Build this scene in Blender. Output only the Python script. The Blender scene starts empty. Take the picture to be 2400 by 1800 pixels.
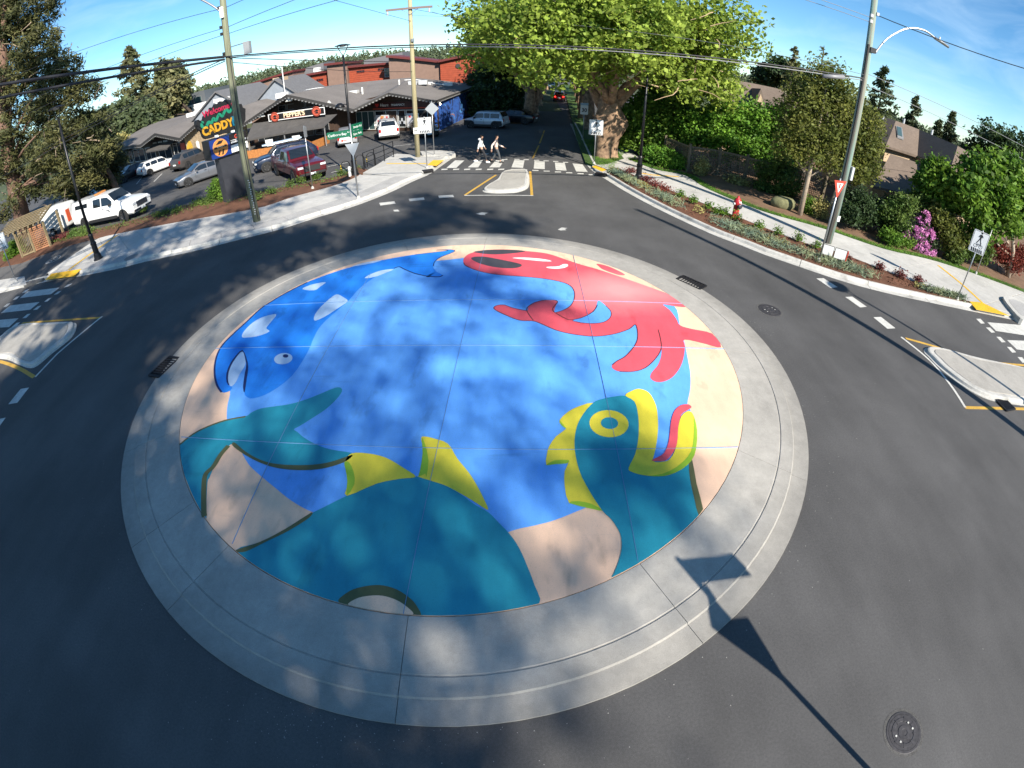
import bpy, bmesh, math, random
import numpy as np
from mathutils import Vector, Matrix
SC = bpy.context.scene
COL = SC.collection
PI = math.pi
R = math.radians
# ---------------------------------------------------------------- camera (wide action-camera fisheye on a mast, 6.5 m up)
CAM_Z, PITCH, ROLL = 6.5, 0.655986753, 0.00189260098
cd = bpy.data.cameras.new('camera'); cam = bpy.data.objects.new('camera', cd); COL.objects.link(cam); SC.camera = cam
SC.render.engine = 'CYCLES'
cd.type = 'PANO'; cd.clip_start = 0.05; cd.clip_end = 3000
cd.sensor_fit = 'HORIZONTAL'; cd.sensor_width = 36; cd.sensor_height = 27
cc = cd if hasattr(cd, 'panorama_type') else cd.cycles
cc.panorama_type = 'FISHEYE_LENS_POLYNOMIAL'; cc.fisheye_fov = R(200)
cc.fisheye_polynomial_k0 = 0.0
for i, k in enumerate((5.79076314e-02, 4.32642347e-06, -4.95013214e-06, 2.95973612e-08)):
    setattr(cc, 'fisheye_polynomial_k%d' % (i + 1), -k)
cam.matrix_world = Matrix.Translation((0, 0, CAM_Z)) @ Matrix.Rotation(PI / 2 - PITCH, 4, 'X') @ Matrix.Rotation(ROLL, 4, 'Z')
# ---------------------------------------------------------------- light: late-day sun behind the camera to the right
SUN_AZ, SUN_EL = R(-60.0), R(36.0)       # direction towards the sun, from +X
sdir = Vector((math.cos(SUN_AZ) * math.cos(SUN_EL), math.sin(SUN_AZ) * math.cos(SUN_EL), math.sin(SUN_EL)))
sl = bpy.data.lights.new('sun', 'SUN'); sl.energy = 4.6; sl.angle = R(0.53); sl.color = (1.0, 0.93, 0.82)
so = bpy.data.objects.new('sun', sl); COL.objects.link(so)
so.rotation_euler = sdir.to_track_quat('Z', 'Y').to_euler(); so.location = (20, -35, 40)
w = bpy.data.worlds.new('World'); SC.world = w; w.use_nodes = True
nt = w.node_tree; nt.nodes.clear()
def wn(t, **kw):
    n = nt.nodes.new(t)
    for k, v in kw.items(): setattr(n, k, v)
    return n
sky = wn('ShaderNodeTexSky', sky_type='NISHITA', sun_disc=False)
sky.sun_elevation = SUN_EL; sky.sun_rotation = PI / 2 - SUN_AZ
sky.air_density = 0.8; sky.dust_density = 0.05; sky.ozone_density = 2.5; sky.altitude = 0
hs = wn('ShaderNodeHueSaturation'); hs.inputs['Saturation'].default_value = 1.14; hs.inputs['Value'].default_value = 1.0
tint = wn('ShaderNodeMixRGB', blend_type='MULTIPLY'); tint.inputs[0].default_value = 1; tint.inputs[2].default_value = (0.79, 0.93, 0.96, 1)   # camera white balance set for the sun
nt.links.new(sky.outputs[0], tint.inputs[1]); nt.links.new(tint.outputs[0], hs.inputs['Color'])
tc = wn('ShaderNodeTexCoord'); mp = wn('ShaderNodeMapping')
mp.inputs['Rotation'].default_value = (0.25, 0.1, 0.5); mp.inputs['Scale'].default_value = (1.0, 3.2, 6.5)
nt.links.new(tc.outputs['Generated'], mp.inputs['Vector'])
nz = wn('ShaderNodeTexNoise'); nz.inputs['Scale'].default_value = 2.4; nz.inputs['Detail'].default_value = 7; nz.inputs['Roughness'].default_value = 0.55; nz.inputs['Distortion'].default_value = 0.6
nt.links.new(mp.outputs[0], nz.inputs['Vector'])
rp = wn('ShaderNodeValToRGB'); rp.color_ramp.elements[0].position = 0.47; rp.color_ramp.elements[1].position = 0.84
rp.color_ramp.elements[1].color = (0.34, 0.34, 0.34, 1)
nt.links.new(nz.outputs[0], rp.inputs[0])
mx = wn('ShaderNodeMixRGB'); mx.inputs[2].default_value = (5.2, 6.6, 7.8, 1)
nt.links.new(rp.outputs[0], mx.inputs[0]); nt.links.new(hs.outputs[0], mx.inputs[1])
bg = wn('ShaderNodeBackground'); bg.inputs[1].default_value = 0.092
wo = wn('ShaderNodeOutputWorld')
nt.links.new(mx.outputs[0], bg.inputs[0]); nt.links.new(bg.outputs[0], wo.inputs[0])
vs = SC.view_settings
vs.view_transform = 'Standard'; vs.look = 'None'; vs.gamma = 1.0; vs.exposure = 1.02; vs.use_curve_mapping = False
SC.cycles.use_denoising = True
SC.cycles.max_bounces = 6; SC.cycles.diffuse_bounces = 3; SC.cycles.glossy_bounces = 3; SC.cycles.transmission_bounces = 4; SC.cycles.transparent_max_bounces = 6
SC.cycles.sample_clamp_indirect = 4.0
# ---------------------------------------------------------------- pixel of the photograph -> point of the place
def ray(px, py):
    u, v = px - 1200.0, py - 900.0
    r = math.hypot(u, v) / 1151.04231
    th = r
    for _ in range(12):
        th -= (th + .0225991622 * th ** 3 + .000654311 * th ** 5 - r) / (1 + 3 * .0225991622 * th ** 2 + 5 * .000654311 * th ** 4)
    s = math.sin(th) / max(r * 1151.04231, 1e-9)
    dx, dy, f = u * s, -v * s, math.cos(th)
    c, q = math.cos(ROLL), math.sin(ROLL)
    x, y = c * dx - q * dy, q * dx + c * dy
    return x, f * math.cos(PITCH) + y * math.sin(PITCH), y * math.cos(PITCH) - f * math.sin(PITCH)
def g(px, py, z=0.0):                 # point of the horizontal plane at height z
    x, y, d = ray(px, py); t = -(CAM_Z - z) / d
    return (x * t, y * t)
def at(px, py, Y):                    # point at depth Y
    x, y, d = ray(px, py); t = Y / y
    return (x * t, Y, CAM_Z + d * t)
CROPS = dict(A=(250, 520, 800), B=(1000, 520, 800), C=(250, 1100, 800), D=(1050, 850, 800), E=(1400, 1200, 800),
             c1=(0, 0, 600), c2=(600, 0, 600), c3=(1200, 0, 600), c4=(1800, 0, 600), c5=(0, 400, 600), c6=(600, 250, 600), c7=(1200, 250, 600), c8=(1800, 400, 600),
             l=(0, 620, 280), r=(1800, 600, 600), k=(0, 650, 600))
def cp(crop, pts, z=0.0):
    x0, y0, wd = CROPS[crop]; s = wd / 2212.0
    return [g(x0 + u * s, y0 + v * s, z) for u, v in pts]
# ---------------------------------------------------------------- objects
def link(name, me, parent=None, mat=None):
    o = bpy.data.objects.new(name, me); COL.objects.link(o)
    if mat is not None and me is not None and not me.materials: me.materials.append(mat)
    if parent is not None: o.parent = parent
    return o
def tag(o, label, cat, group=None):
    o['label'] = label; o['category'] = cat
    if group: o['group'] = group
    return o
def thing(name, label, cat, loc=(0, 0, 0), rz=0.0, group=None):
    o = bpy.data.objects.new(name, None); COL.objects.link(o)
    o.empty_display_size = 0.3; o.location = loc; o.rotation_euler = (0, 0, rz)
    return tag(o, label, cat, group)
def struct(o, kind='structure'):
    o['kind'] = kind; return o
def copy_tree(o, parent=None):
    c = o.copy(); COL.objects.link(c); c.parent = parent
    for ch in list(o.children): copy_tree(ch, c)
    return c
class MB:
    def __init__(s): s.v = []; s.f = []
    def add(s, v, f):
        n = len(s.v); s.v += [tuple(p) for p in v]; s.f += [tuple(i + n for i in q) for q in f]; return s
    def face(s, *pts): return s.add(pts, [tuple(range(len(pts)))])
    def sheet(s, poly, z):
        return s.add([(x, y, z) for x, y in poly], [tuple(range(len(poly)))])
    def prism(s, poly, z0, z1):
        n = len(poly)
        if sum(poly[i][0] * poly[(i + 1) % n][1] - poly[(i + 1) % n][0] * poly[i][1] for i in range(n)) < 0: poly = poly[::-1]
        v = [(x, y, z0) for x, y in poly] + [(x, y, z1) for x, y in poly]
        f = [tuple(range(n))[::-1], tuple(range(n, 2 * n))] + [(i, (i + 1) % n, n + (i + 1) % n, n + i) for i in range(n)]
        return s.add(v, f)
    def box(s, c, d, rz=0.0, m=None):
        v = []
        for sz in (-.5, .5):
            for sx, sy in ((-.5, -.5), (.5, -.5), (.5, .5), (-.5, .5)):
                p = Vector((sx * d[0], sy * d[1], sz * d[2]))
                if m is not None: p = m @ p
                if rz: p = Matrix.Rotation(rz, 3, 'Z') @ p
                v.append(p + Vector(c))
        return s.add(v, [(3, 2, 1, 0), (4, 5, 6, 7), (0, 1, 5, 4), (1, 2, 6, 5), (2, 3, 7, 6), (3, 0, 4, 7)])
    def bar(s, a, b, wd, ht=None):     # square bar from a to b
        a, b = Vector(a), Vector(b); ht = ht or wd
        d = (b - a).normalized(); up = Vector((0, 0, 1)) if abs(d.z) < .95 else Vector((0, 1, 0))
        x = d.cross(up).normalized() * wd / 2; y = x.cross(d).normalized() * ht / 2
        v = [a - x - y, a + x - y, a + x + y, a - x + y, b - x - y, b + x - y, b + x + y, b - x + y]
        return s.add(v, [(3, 2, 1, 0), (4, 5, 6, 7), (0, 1, 5, 4), (1, 2, 6, 5), (2, 3, 7, 6), (3, 0, 4, 7)])
    def tube(s, path, rad, n=8, cap=True):
        path = [Vector(p) for p in path]; m = len(path)
        if not hasattr(rad, '__len__'): rad = [rad] * m
        v, f = [], []; px = None
        for i, p in enumerate(path):
            d = (path[min(i + 1, m - 1)] - path[max(i - 1, 0)])
            d = d.normalized() if d.length > 1e-9 else Vector((0, 0, 1))
            if px is None:
                up = Vector((0, 0, 1)) if abs(d.z) < .9 else Vector((1, 0, 0)); px = d.cross(up).normalized()
            else:
                px = (px - d * px.dot(d)); px = px.normalized() if px.length > 1e-6 else d.orthogonal().normalized()
            py = d.cross(px)
            for k in range(n):
                a = 2 * PI * k / n; v.append(p + px * math.cos(a) * rad[i] + py * math.sin(a) * rad[i])
        for i in range(m - 1):
            for k in range(n):
                f.append((i * n + k, i * n + (k + 1) % n, (i + 1) * n + (k + 1) % n, (i + 1) * n + k))
        if cap: f += [tuple(range(n))[::-1], tuple(range((m - 1) * n, m * n))]
        return s.add(v, f)
    def lathe(s, prof, n=20, m=None):  # prof: (r, z), axis z, then matrix m
        v, f = [], []; k = len(prof)
        for j in range(n):
            a = 2 * PI * j / n
            for r, z in prof:
                p = Vector((r * math.cos(a), r * math.sin(a), z)); v.append(m @ p if m is not None else p)
        for j in range(n):
            for i in range(k - 1):
                f.append((j * k + i, ((j + 1) % n) * k + i, ((j + 1) % n) * k + i + 1, j * k + i + 1))
        return s.add(v, f)
    def ball(s, c, r, nu=10, nv=6):
        r = r if hasattr(r, '__len__') else (r, r, r)
        prof = [(math.sin(PI * i / nv), -math.cos(PI * i / nv)) for i in range(nv + 1)]
        m = Matrix.Translation(c) @ Matrix.Diagonal((r[0], r[1], r[2], 1)); return s.lathe(prof, nu, m)
    def mesh(s, smooth=False):
        me = bpy.data.meshes.new('m'); me.from_pydata([tuple(p) for p in s.v], [], s.f); me.validate(); me.update()
        if smooth: me.polygons.foreach_set('use_smooth', [True] * len(me.polygons))
        return me
    def obj(s, name, mat, parent=None, smooth=False):
        return link(name, s.mesh(smooth), parent, mat)
def lerp(a, b, t): return tuple(p + (q - p) * t for p, q in zip(a, b))
def smooth_line(pts, k=6, closed=False):
    n = len(pts); out = []
    rng = range(n) if closed else range(n - 1)
    for i in rng:
        P = [pts[(i + j) % n] if closed else pts[min(max(i + j, 0), n - 1)] for j in (-1, 0, 1, 2)]
        for q in range(k):
            t = q / k
            out.append(tuple(.5 * (2 * b + (c - a) * t + (2 * a - 5 * b + 4 * c - d) * t * t + (3 * b - a - 3 * c + d) * t ** 3) for a, b, c, d in zip(*P)))
    if not closed: out.append(tuple(pts[-1]))
    return out
def resample(pts, n):
    d = [0.0]
    for a, b in zip(pts, pts[1:]): d.append(d[-1] + math.dist(a, b))
    out = []; j = 0
    for i in range(n):
        t = d[-1] * i / (n - 1)
        while j < len(d) - 2 and d[j + 1] < t: j += 1
        out.append(lerp(pts[j], pts[j + 1], (t - d[j]) / max(d[j + 1] - d[j], 1e-9)))
    return out
def length(pts): return sum(math.dist(a, b) for a, b in zip(pts, pts[1:]))
def offset(pts, o):                    # left-hand offset of a polyline
    out = []
    for i, p in enumerate(pts):
        a, b = pts[max(i - 1, 0)], pts[min(i + 1, len(pts) - 1)]
        dx, dy = b[0] - a[0], b[1] - a[1]; l = math.hypot(dx, dy) or 1
        out.append((p[0] - dy / l * o, p[1] + dx / l * o))
    return out
def ribbon(pts, w0):
    return offset(pts, w0 / 2) + offset(pts, -w0 / 2)[::-1]
# ---------------------------------------------------------------- materials
def mat(name, col, rough=.7, metal=0.0, noise=0.0, scale=3.0, spec=.5, bump=0.0, bscale=60.0, col2=None, detail=5, coat=0.0, island=0.0):
    m = bpy.data.materials.new(name); m.use_nodes = True; t = m.node_tree; b = t.nodes['Principled BSDF']
    b.inputs['Base Color'].default_value = (*col, 1); b.inputs['Roughness'].default_value = rough; b.inputs['Metallic'].default_value = metal
    b.inputs['Specular IOR Level'].default_value = spec
    if coat: b.inputs['Coat Weight'].default_value = coat; b.inputs['Coat Roughness'].default_value = .06
    if noise or col2:
        c = t.nodes.new('ShaderNodeTexCoord'); n = t.nodes.new('ShaderNodeTexNoise'); n.inputs['Scale'].default_value = scale; n.inputs['Detail'].default_value = detail; n.inputs['Roughness'].default_value = .62
        t.links.new(c.outputs['Object'], n.inputs['Vector'])
        r = t.nodes.new('ShaderNodeValToRGB'); r.color_ramp.elements[0].position = .3; r.color_ramp.elements[1].position = .7
        c2 = col2 or tuple(x * (1 + noise) for x in col); c1 = col if col2 else tuple(x * (1 - noise) for x in col)
        r.color_ramp.elements[0].color = (*c1, 1); r.color_ramp.elements[1].color = (*c2, 1)
        t.links.new(n.outputs['Fac'], r.inputs[0]); out = r.outputs[0]
        if island:
            gm = t.nodes.new('ShaderNodeNewGeometry'); h = t.nodes.new('ShaderNodeHueSaturation'); mr = t.nodes.new('ShaderNodeMapRange')
            mr.inputs['To Min'].default_value = 1 - island; mr.inputs['To Max'].default_value = 1 + island
            t.links.new(gm.outputs['Random Per Island'], mr.inputs[0]); t.links.new(mr.outputs[0], h.inputs['Value']); t.links.new(out, h.inputs['Color']); out = h.outputs[0]
        t.links.new(out, b.inputs['Base Color'])
    if bump:
        c = t.nodes.new('ShaderNodeTexCoord'); n = t.nodes.new('ShaderNodeTexNoise'); n.inputs['Scale'].default_value = bscale; n.inputs['Detail'].default_value = 3
        t.links.new(c.outputs['Object'], n.inputs['Vector']); q = t.nodes.new('ShaderNodeBump'); q.inputs['Strength'].default_value = bump; q.inputs['Distance'].default_value = .02
        t.links.new(n.outputs['Fac'], q.inputs['Height']); t.links.new(q.outputs[0], b.inputs['Normal'])
    return m
def srgb(r, g_, b): return tuple(((c / 255 + .055) / 1.055) ** 2.4 if c > 10 else c / 3294 for c in (r, g_, b))
def layered(name, base, layers, rough=.85, bump=.25, bscale=140, spec=.3, rand=0.0):
    """base colour times several noises: layers = (scale, lo, hi, p0, p1)"""
    m = bpy.data.materials.new(name); m.use_nodes = True; t = m.node_tree; b = t.nodes['Principled BSDF']
    b.inputs['Roughness'].default_value = rough; b.inputs['Specular IOR Level'].default_value = spec
    c = t.nodes.new('ShaderNodeTexCoord'); cur = None
    for sc_, lo, hi, p0, p1, stretch in layers:
        mpn = t.nodes.new('ShaderNodeMapping'); mpn.inputs['Scale'].default_value = stretch
        n = t.nodes.new('ShaderNodeTexNoise'); n.inputs['Scale'].default_value = sc_; n.inputs['Detail'].default_value = 4; n.inputs['Roughness'].default_value = .6
        t.links.new(c.outputs['Object'], mpn.inputs[0]); t.links.new(mpn.outputs[0], n.inputs['Vector'])
        mr = t.nodes.new('ShaderNodeMapRange'); mr.inputs['From Min'].default_value = p0; mr.inputs['From Max'].default_value = p1; mr.inputs['To Min'].default_value = lo; mr.inputs['To Max'].default_value = hi
        t.links.new(n.outputs['Fac'], mr.inputs[0])
        mm = t.nodes.new('ShaderNodeMixRGB'); mm.blend_type = 'MULTIPLY'; mm.inputs[0].default_value = 1
        if cur is None: mm.inputs[1].default_value = (*base, 1)
        else: t.links.new(cur, mm.inputs[1])
        t.links.new(mr.outputs[0], mm.inputs[2]); cur = mm.outputs[0]
    if rand:
        oi = t.nodes.new('ShaderNodeObjectInfo'); mr = t.nodes.new('ShaderNodeMapRange'); mr.inputs['To Min'].default_value = 1 - rand; mr.inputs['To Max'].default_value = 1 + rand
        mm = t.nodes.new('ShaderNodeMixRGB'); mm.blend_type = 'MULTIPLY'; mm.inputs[0].default_value = 1
        t.links.new(oi.outputs['Random'], mr.inputs[0]); t.links.new(cur, mm.inputs[1]); t.links.new(mr.outputs[0], mm.inputs[2]); cur = mm.outputs[0]
    t.links.new(cur, b.inputs['Base Color'])
    if bump:
        n = t.nodes.new('ShaderNodeTexNoise'); n.inputs['Scale'].default_value = bscale; n.inputs['Detail'].default_value = 2
        t.links.new(c.outputs['Object'], n.inputs['Vector']); q = t.nodes.new('ShaderNodeBump'); q.inputs['Strength'].default_value = bump; q.inputs['Distance'].default_value = .01
        t.links.new(n.outputs['Fac'], q.inputs['Height']); t.links.new(q.outputs[0], b.inputs['Normal'])
    return m
def leafmat(name, c1, c2, trans=.35, scale=.7, island=.35, rough=.6):
    m = bpy.data.materials.new(name); m.use_nodes = True; t = m.node_tree; b = t.nodes['Principled BSDF']; out = t.nodes['Material Output']
    c = t.nodes.new('ShaderNodeTexCoord'); n = t.nodes.new('ShaderNodeTexNoise'); n.inputs['Scale'].default_value = scale; n.inputs['Detail'].default_value = 4
    t.links.new(c.outputs['Object'], n.inputs['Vector'])
    r = t.nodes.new('ShaderNodeValToRGB'); r.color_ramp.elements[0].position = .35; r.color_ramp.elements[1].position = .65
    r.color_ramp.elements[0].color = (*c1, 1); r.color_ramp.elements[1].color = (*c2, 1); t.links.new(n.outputs['Fac'], r.inputs[0])
    gm = t.nodes.new('ShaderNodeNewGeometry'); h = t.nodes.new('ShaderNodeHueSaturation'); mr = t.nodes.new('ShaderNodeMapRange')
    mr.inputs['To Min'].default_value = 1 - island; mr.inputs['To Max'].default_value = 1 + island
    t.links.new(gm.outputs['Random Per Island'], mr.inputs[0]); t.links.new(mr.outputs[0], h.inputs['Value']); t.links.new(r.outputs[0], h.inputs['Color'])
    b.inputs['Roughness'].default_value = rough; b.inputs['Specular IOR Level'].default_value = .3
    t.links.new(h.outputs[0], b.inputs['Base Color'])
    tr = t.nodes.new('ShaderNodeBsdfTranslucent'); t.links.new(h.outputs[0], tr.inputs[0])
    ms = t.nodes.new('ShaderNodeMixShader'); ms.inputs[0].default_value = trans
    t.links.new(b.outputs[0], ms.inputs[1]); t.links.new(tr.outputs[0], ms.inputs[2]); t.links.new(ms.outputs[0], out.inputs[0])
    return m
def emis(name, col, s):
    m = bpy.data.materials.new(name); m.use_nodes = True; b = m.node_tree.nodes['Principled BSDF']
    b.inputs['Base Color'].default_value = (*col, 1); b.inputs['Emission Color'].default_value = (*col, 1); b.inputs['Emission Strength'].default_value = s
    return m
ONE = (1, 1, 1)
M = {}
M['asphalt'] = layered('asphalt', (.078, .076, .075), [(.25, .84, 1.18, .35, .65, ONE), (.9, .88, 1.14, .3, .7, (1, .25, 1)), (.7, .93, 1.0, .25, .4, ONE), (26, .86, 1.14, .3, .7, ONE), (150, .5, 1.7, .3, .75, ONE)], rough=.82, bump=.35, bscale=170)
M['asphalt_lot'] = layered('asphalt_lot', (.105, .101, .097), [(.2, .8, 1.2, .35, .65, ONE), (2.0, .9, 1.12, .3, .7, ONE), (90, .7, 1.35, .3, .7, ONE)], rough=.85, bump=.2)
M['concrete'] = layered('concrete', (.46, .448, .42), [(.35, .88, 1.1, .3, .7, ONE), (3.0, .9, 1.08, .3, .7, ONE), (60, .9, 1.1, .3, .7, ONE), (1.3, .84, 1.0, .28, .42, ONE)], rough=.8, bump=.12, bscale=90, rand=.05)
M['apron'] = layered('apron', (.365, .345, .31), [(.5, .9, 1.08, .3, .7, ONE), (4.0, .93, 1.06, .3, .7, ONE), (14, .95, 1.05, .3, .7, ONE), (110, .82, 1.18, .3, .7, ONE), (1.1, .86, 1.0, .28, .42, (1, .5, 1))], rough=.8, bump=.2, bscale=120, rand=.035)
M['aggregate'] = layered('aggregate', (.36, .352, .34), [(1.0, .9, 1.1, .3, .7, ONE), (70, .65, 1.35, .3, .7, ONE)], rough=.85, bump=.3, bscale=110)
M['kerb'] = layered('kerb', (.50, .485, .45), [(.8, .82, 1.1, .3, .7, ONE), (9, .85, 1.08, .3, .7, ONE), (1.6, .72, 1.0, .3, .42, ONE)], rough=.8, bump=.1)
M['joint'] = mat('joint', (.11, .105, .1), .9)
M['white_line'] = layered('white_line', (.56, .55, .51), [(2.5, .85, 1.08, .3, .7, ONE), (40, .84, 1.08, .3, .6, ONE), (16, .45, 1.0, .30, .38, ONE), (2.2, .8, 1.0, .32, .45, ONE)], rough=.7, bump=.1)
M['yellow_line'] = layered('yellow_line', (.55, .33, .06), [(2.5, .8, 1.1, .3, .7, ONE), (40, .8, 1.1, .3, .6, ONE), (16, .45, 1.0, .30, .38, ONE)], rough=.7, bump=.1)
M['tactile'] = layered('tactile', (.72, .42, .03), [(3, .9, 1.08, .3, .7, ONE)], rough=.6, bump=.0)
M['iron'] = mat('iron', (.03, .028, .03), .6, .6, noise=.3, scale=14)
M['black_metal'] = mat('black_metal', (.012, .012, .014), .38, .3)
M['steel'] = mat('steel', (.42, .43, .44), .42, .85, noise=.12, scale=6)
M['alu'] = mat('alu', (.62, .63, .64), .5, .5)
M['soil'] = layered('soil', (.17, .105, .065), [(1.2, .75, 1.25, .3, .7, ONE), (30, .6, 1.4, .3, .7, ONE)], rough=.95, bump=.5, bscale=60)
M['mulch'] = layered('mulch', (.13, .06, .035), [(2, .8, 1.2, .3, .7, ONE), (45, .5, 1.5, .3, .7, ONE)], rough=.95, bump=.6, bscale=70)
M['lawn'] = layered('lawn', (.05, .095, .02), [(.9, .75, 1.25, .3, .7, ONE), (40, .6, 1.4, .3, .7, ONE)], rough=.95, bump=.5, bscale=80)
M['ground'] = layered('ground', (.07, .085, .035), [(.05, .7, 1.3, .3, .7, ONE), (3, .8, 1.2, .3, .7, ONE)], rough=.95, bump=.2)

# worn wheel paths round the island: traffic polishes two rings of the asphalt, grit gathers along the edge
t = M['asphalt'].node_tree; b = t.nodes['Principled BSDF']; src = b.inputs['Base Color'].links[0].from_socket
gp = t.nodes.new('ShaderNodeNewGeometry'); vd = t.nodes.new('ShaderNodeVectorMath'); vd.operation = 'DISTANCE'; vd.inputs[1].default_value = (-1.318, 9.593, 0)
nn = t.nodes.new('ShaderNodeTexNoise'); nn.inputs['Scale'].default_value = .35; nn.inputs['Detail'].default_value = 3
ad = t.nodes.new('ShaderNodeMath'); ad.operation = 'MULTIPLY_ADD'; ad.inputs[1].default_value = 1.3
mr = t.nodes.new('ShaderNodeMapRange'); mr.inputs['From Min'].default_value = 8.0; mr.inputs['From Max'].default_value = 16.0
rr_ = t.nodes.new('ShaderNodeValToRGB'); el = rr_.color_ramp.elements; el[0].position = 0.0; el[0].color = (1.12, 1.10, 1.06, 1); el[1].position = 1.0; el[1].color = (1, 1, 1, 1)
for p_, v_ in ((.10, .96), (.24, .97), (.32, 1.07), (.40, .97), (.54, .96), (.62, 1.06), (.72, .97)):
    e_ = el.new(p_); e_.color = (v_, v_, v_, 1)
mm = t.nodes.new('ShaderNodeMixRGB'); mm.blend_type = 'MULTIPLY'; mm.inputs[0].default_value = 1
t.links.new(gp.outputs['Position'], vd.inputs[0]); t.links.new(gp.outputs['Position'], nn.inputs['Vector']); t.links.new(nn.outputs['Fac'], ad.inputs[0]); t.links.new(vd.outputs['Value'], ad.inputs[2]); t.links.new(ad.outputs[0], mr.inputs[0]); t.links.new(mr.outputs[0], rr_.inputs[0])
t.links.new(src, mm.inputs[1]); t.links.new(rr_.outputs[0], mm.inputs[2]); t.links.new(mm.outputs[0], b.inputs['Base Color'])

# tyre-rubbed outer band of the island apron
t = M['apron'].node_tree; b = t.nodes['Principled BSDF']; src = b.inputs['Base Color'].links[0].from_socket
oc = t.nodes.new('ShaderNodeTexCoord'); fl = t.nodes.new('ShaderNodeVectorMath'); fl.operation = 'MULTIPLY'; fl.inputs[1].default_value = (1, 1, 0); vl = t.nodes.new('ShaderNodeVectorMath'); vl.operation = 'LENGTH'
nn = t.nodes.new('ShaderNodeTexNoise'); nn.inputs['Scale'].default_value = 1.6; nn.inputs['Detail'].default_value = 5
ad = t.nodes.new('ShaderNodeMath'); ad.operation = 'MULTIPLY_ADD'; ad.inputs[1].default_value = .7
mr = t.nodes.new('ShaderNodeMapRange'); mr.inputs['From Min'].default_value = 7.75; mr.inputs['From Max'].default_value = 8.75; mr.inputs['To Min'].default_value = 1.0; mr.inputs['To Max'].default_value = .62
mm = t.nodes.new('ShaderNodeMixRGB'); mm.blend_type = 'MULTIPLY'; mm.inputs[0].default_value = 1
t.links.new(oc.outputs['Object'], fl.inputs[0]); t.links.new(fl.outputs[0], vl.inputs[0]); t.links.new(oc.outputs['Object'], nn.inputs['Vector']); t.links.new(nn.outputs['Fac'], ad.inputs[0]); t.links.new(vl.outputs['Value'], ad.inputs[2]); t.links.new(ad.outputs[0], mr.inputs[0])
t.links.new(src, mm.inputs[1]); t.links.new(mr.outputs[0], mm.inputs[2]); t.links.new(mm.outputs[0], b.inputs['Base Color'])
M['cast_iron'] = mat('cast_iron', (.055, .052, .055), .65, .35, noise=.35, scale=16)
M['patch'] = layered('patch', (.088, .085, .081), [(6, .7, 1.25, .3, .7, ONE), (60, .5, 1.6, .3, .7, ONE)], rough=.9, bump=.3)
# ================================================================= THE SETTING: ground, road, pavements
struct(MB().sheet([(-1500, -400), (1500, -400), (1500, 1500), (-1500, 1500)], -.03).obj('ground', M['ground']))
struct(MB().sheet([(-70, -40), (60, -40), (60, 40), (24, 40), (30, 260), (14, 260), (6, 62), (-60, 75), (-110, 60)], 0.0).obj('road', M['asphalt']))
ZK = .14
# --- left: kerb line, pavement, planting strip, car park
lk = smooth_line([g(*p) for p in [(-120, 712), (0, 687), (100, 662), (174, 650), (271, 631), (342, 613), (461, 587), (600, 552), (665, 535), (736, 512), (831, 483), (912, 452), (966, 426), (1007, 408), (1036, 388), (1060, 371)]], 5)
def kerb_run(line, side, name, n_seg, parent, z=ZK, gut=.36, kw=.17, mat_=None):
    """cast gutter and kerb along a road edge, in segments with open joints"""
    L = resample(line, n_seg * 6 + 1)
    a, b, c = L, offset(L, side * gut), offset(L, side * (gut + kw))
    b2 = offset(L, side * (gut + .03))
    for k in range(n_seg):
        q = list(range(k * 6, k * 6 + 7)); mb = MB(); e = .012
        def sec(i):
            t = e if i == q[0] else (-e if i == q[-1] else 0)
            j = min(max(i + (1 if t >= 0 else -1), 0), len(L) - 1)
            def pt(P, zz):
                p = P[i]
                if t: 
                    d = math.dist(p, P[j]) or 1; p = lerp(p, P[j], abs(t) / d)
                return (p[0], p[1], zz)
            return [pt(a, -.02), pt(a, .012), pt(b, .004), pt(b2, z - .03), pt(lambda_b3, z) if False else pt(b2m, z), pt(c, z), pt(c, -.02)]
        b2m = offset(L, side * (gut + .06))
        lambda_b3 = b2m
        S = [sec(i) for i in q]; m = len(S[0]); v = [p for s_ in S for p in s_]; f = []
        for i in range(len(S) - 1):
            for j in range(m):
                f.append((i * m + j, i * m + (j + 1) % m, (i + 1) * m + (j + 1) % m, (i + 1) * m + j))
        f += [tuple(range(m)), tuple(range((len(S) - 1) * m, len(S) * m))[::-1]]
        mb.add(v, f); mb.obj(name, mat_ or M['kerb'], parent)
    return c
def slabs(pa, pb, n, z0, z1, name, mat_, parent, gap=.008, sub=3):
    A, B = resample(pa, n * sub + 1), resample(pb, n * sub + 1)
    for k in range(n):
        q = list(range(k * sub, k * sub + sub + 1))
        aa, bb = [A[i] for i in q], [B[i] for i in q]
        aa[0] = lerp(aa[0], aa[1], gap / max(math.dist(aa[0], aa[1]), .02)); bb[0] = lerp(bb[0], bb[1], gap / max(math.dist(bb[0], bb[1]), .02))
        aa[-1] = lerp(aa[-1], aa[-2], gap / max(math.dist(aa[-1], aa[-2]), .02)); bb[-1] = lerp(bb[-1], bb[-2], gap / max(math.dist(bb[-1], bb[-2]), .02))
        MB().prism(aa + bb[::-1], z0, z1).obj(name, mat_, parent)
pav_l = struct(MB().sheet([(-60, 8), (-58, 8), (-58, 8.2)], -.02).obj('pavement', M['concrete']))
lkb = kerb_run(lk, 1, 'kerb_segment', 16, pav_l)
pav_poly_back = smooth_line([g(*p, ZK) for p in [(231, 557), (380, 527), (589, 491), (681, 463), (776, 437), (828, 418), (855, 402), (882, 387), (905, 372), (923, 362)]], 4)
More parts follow.
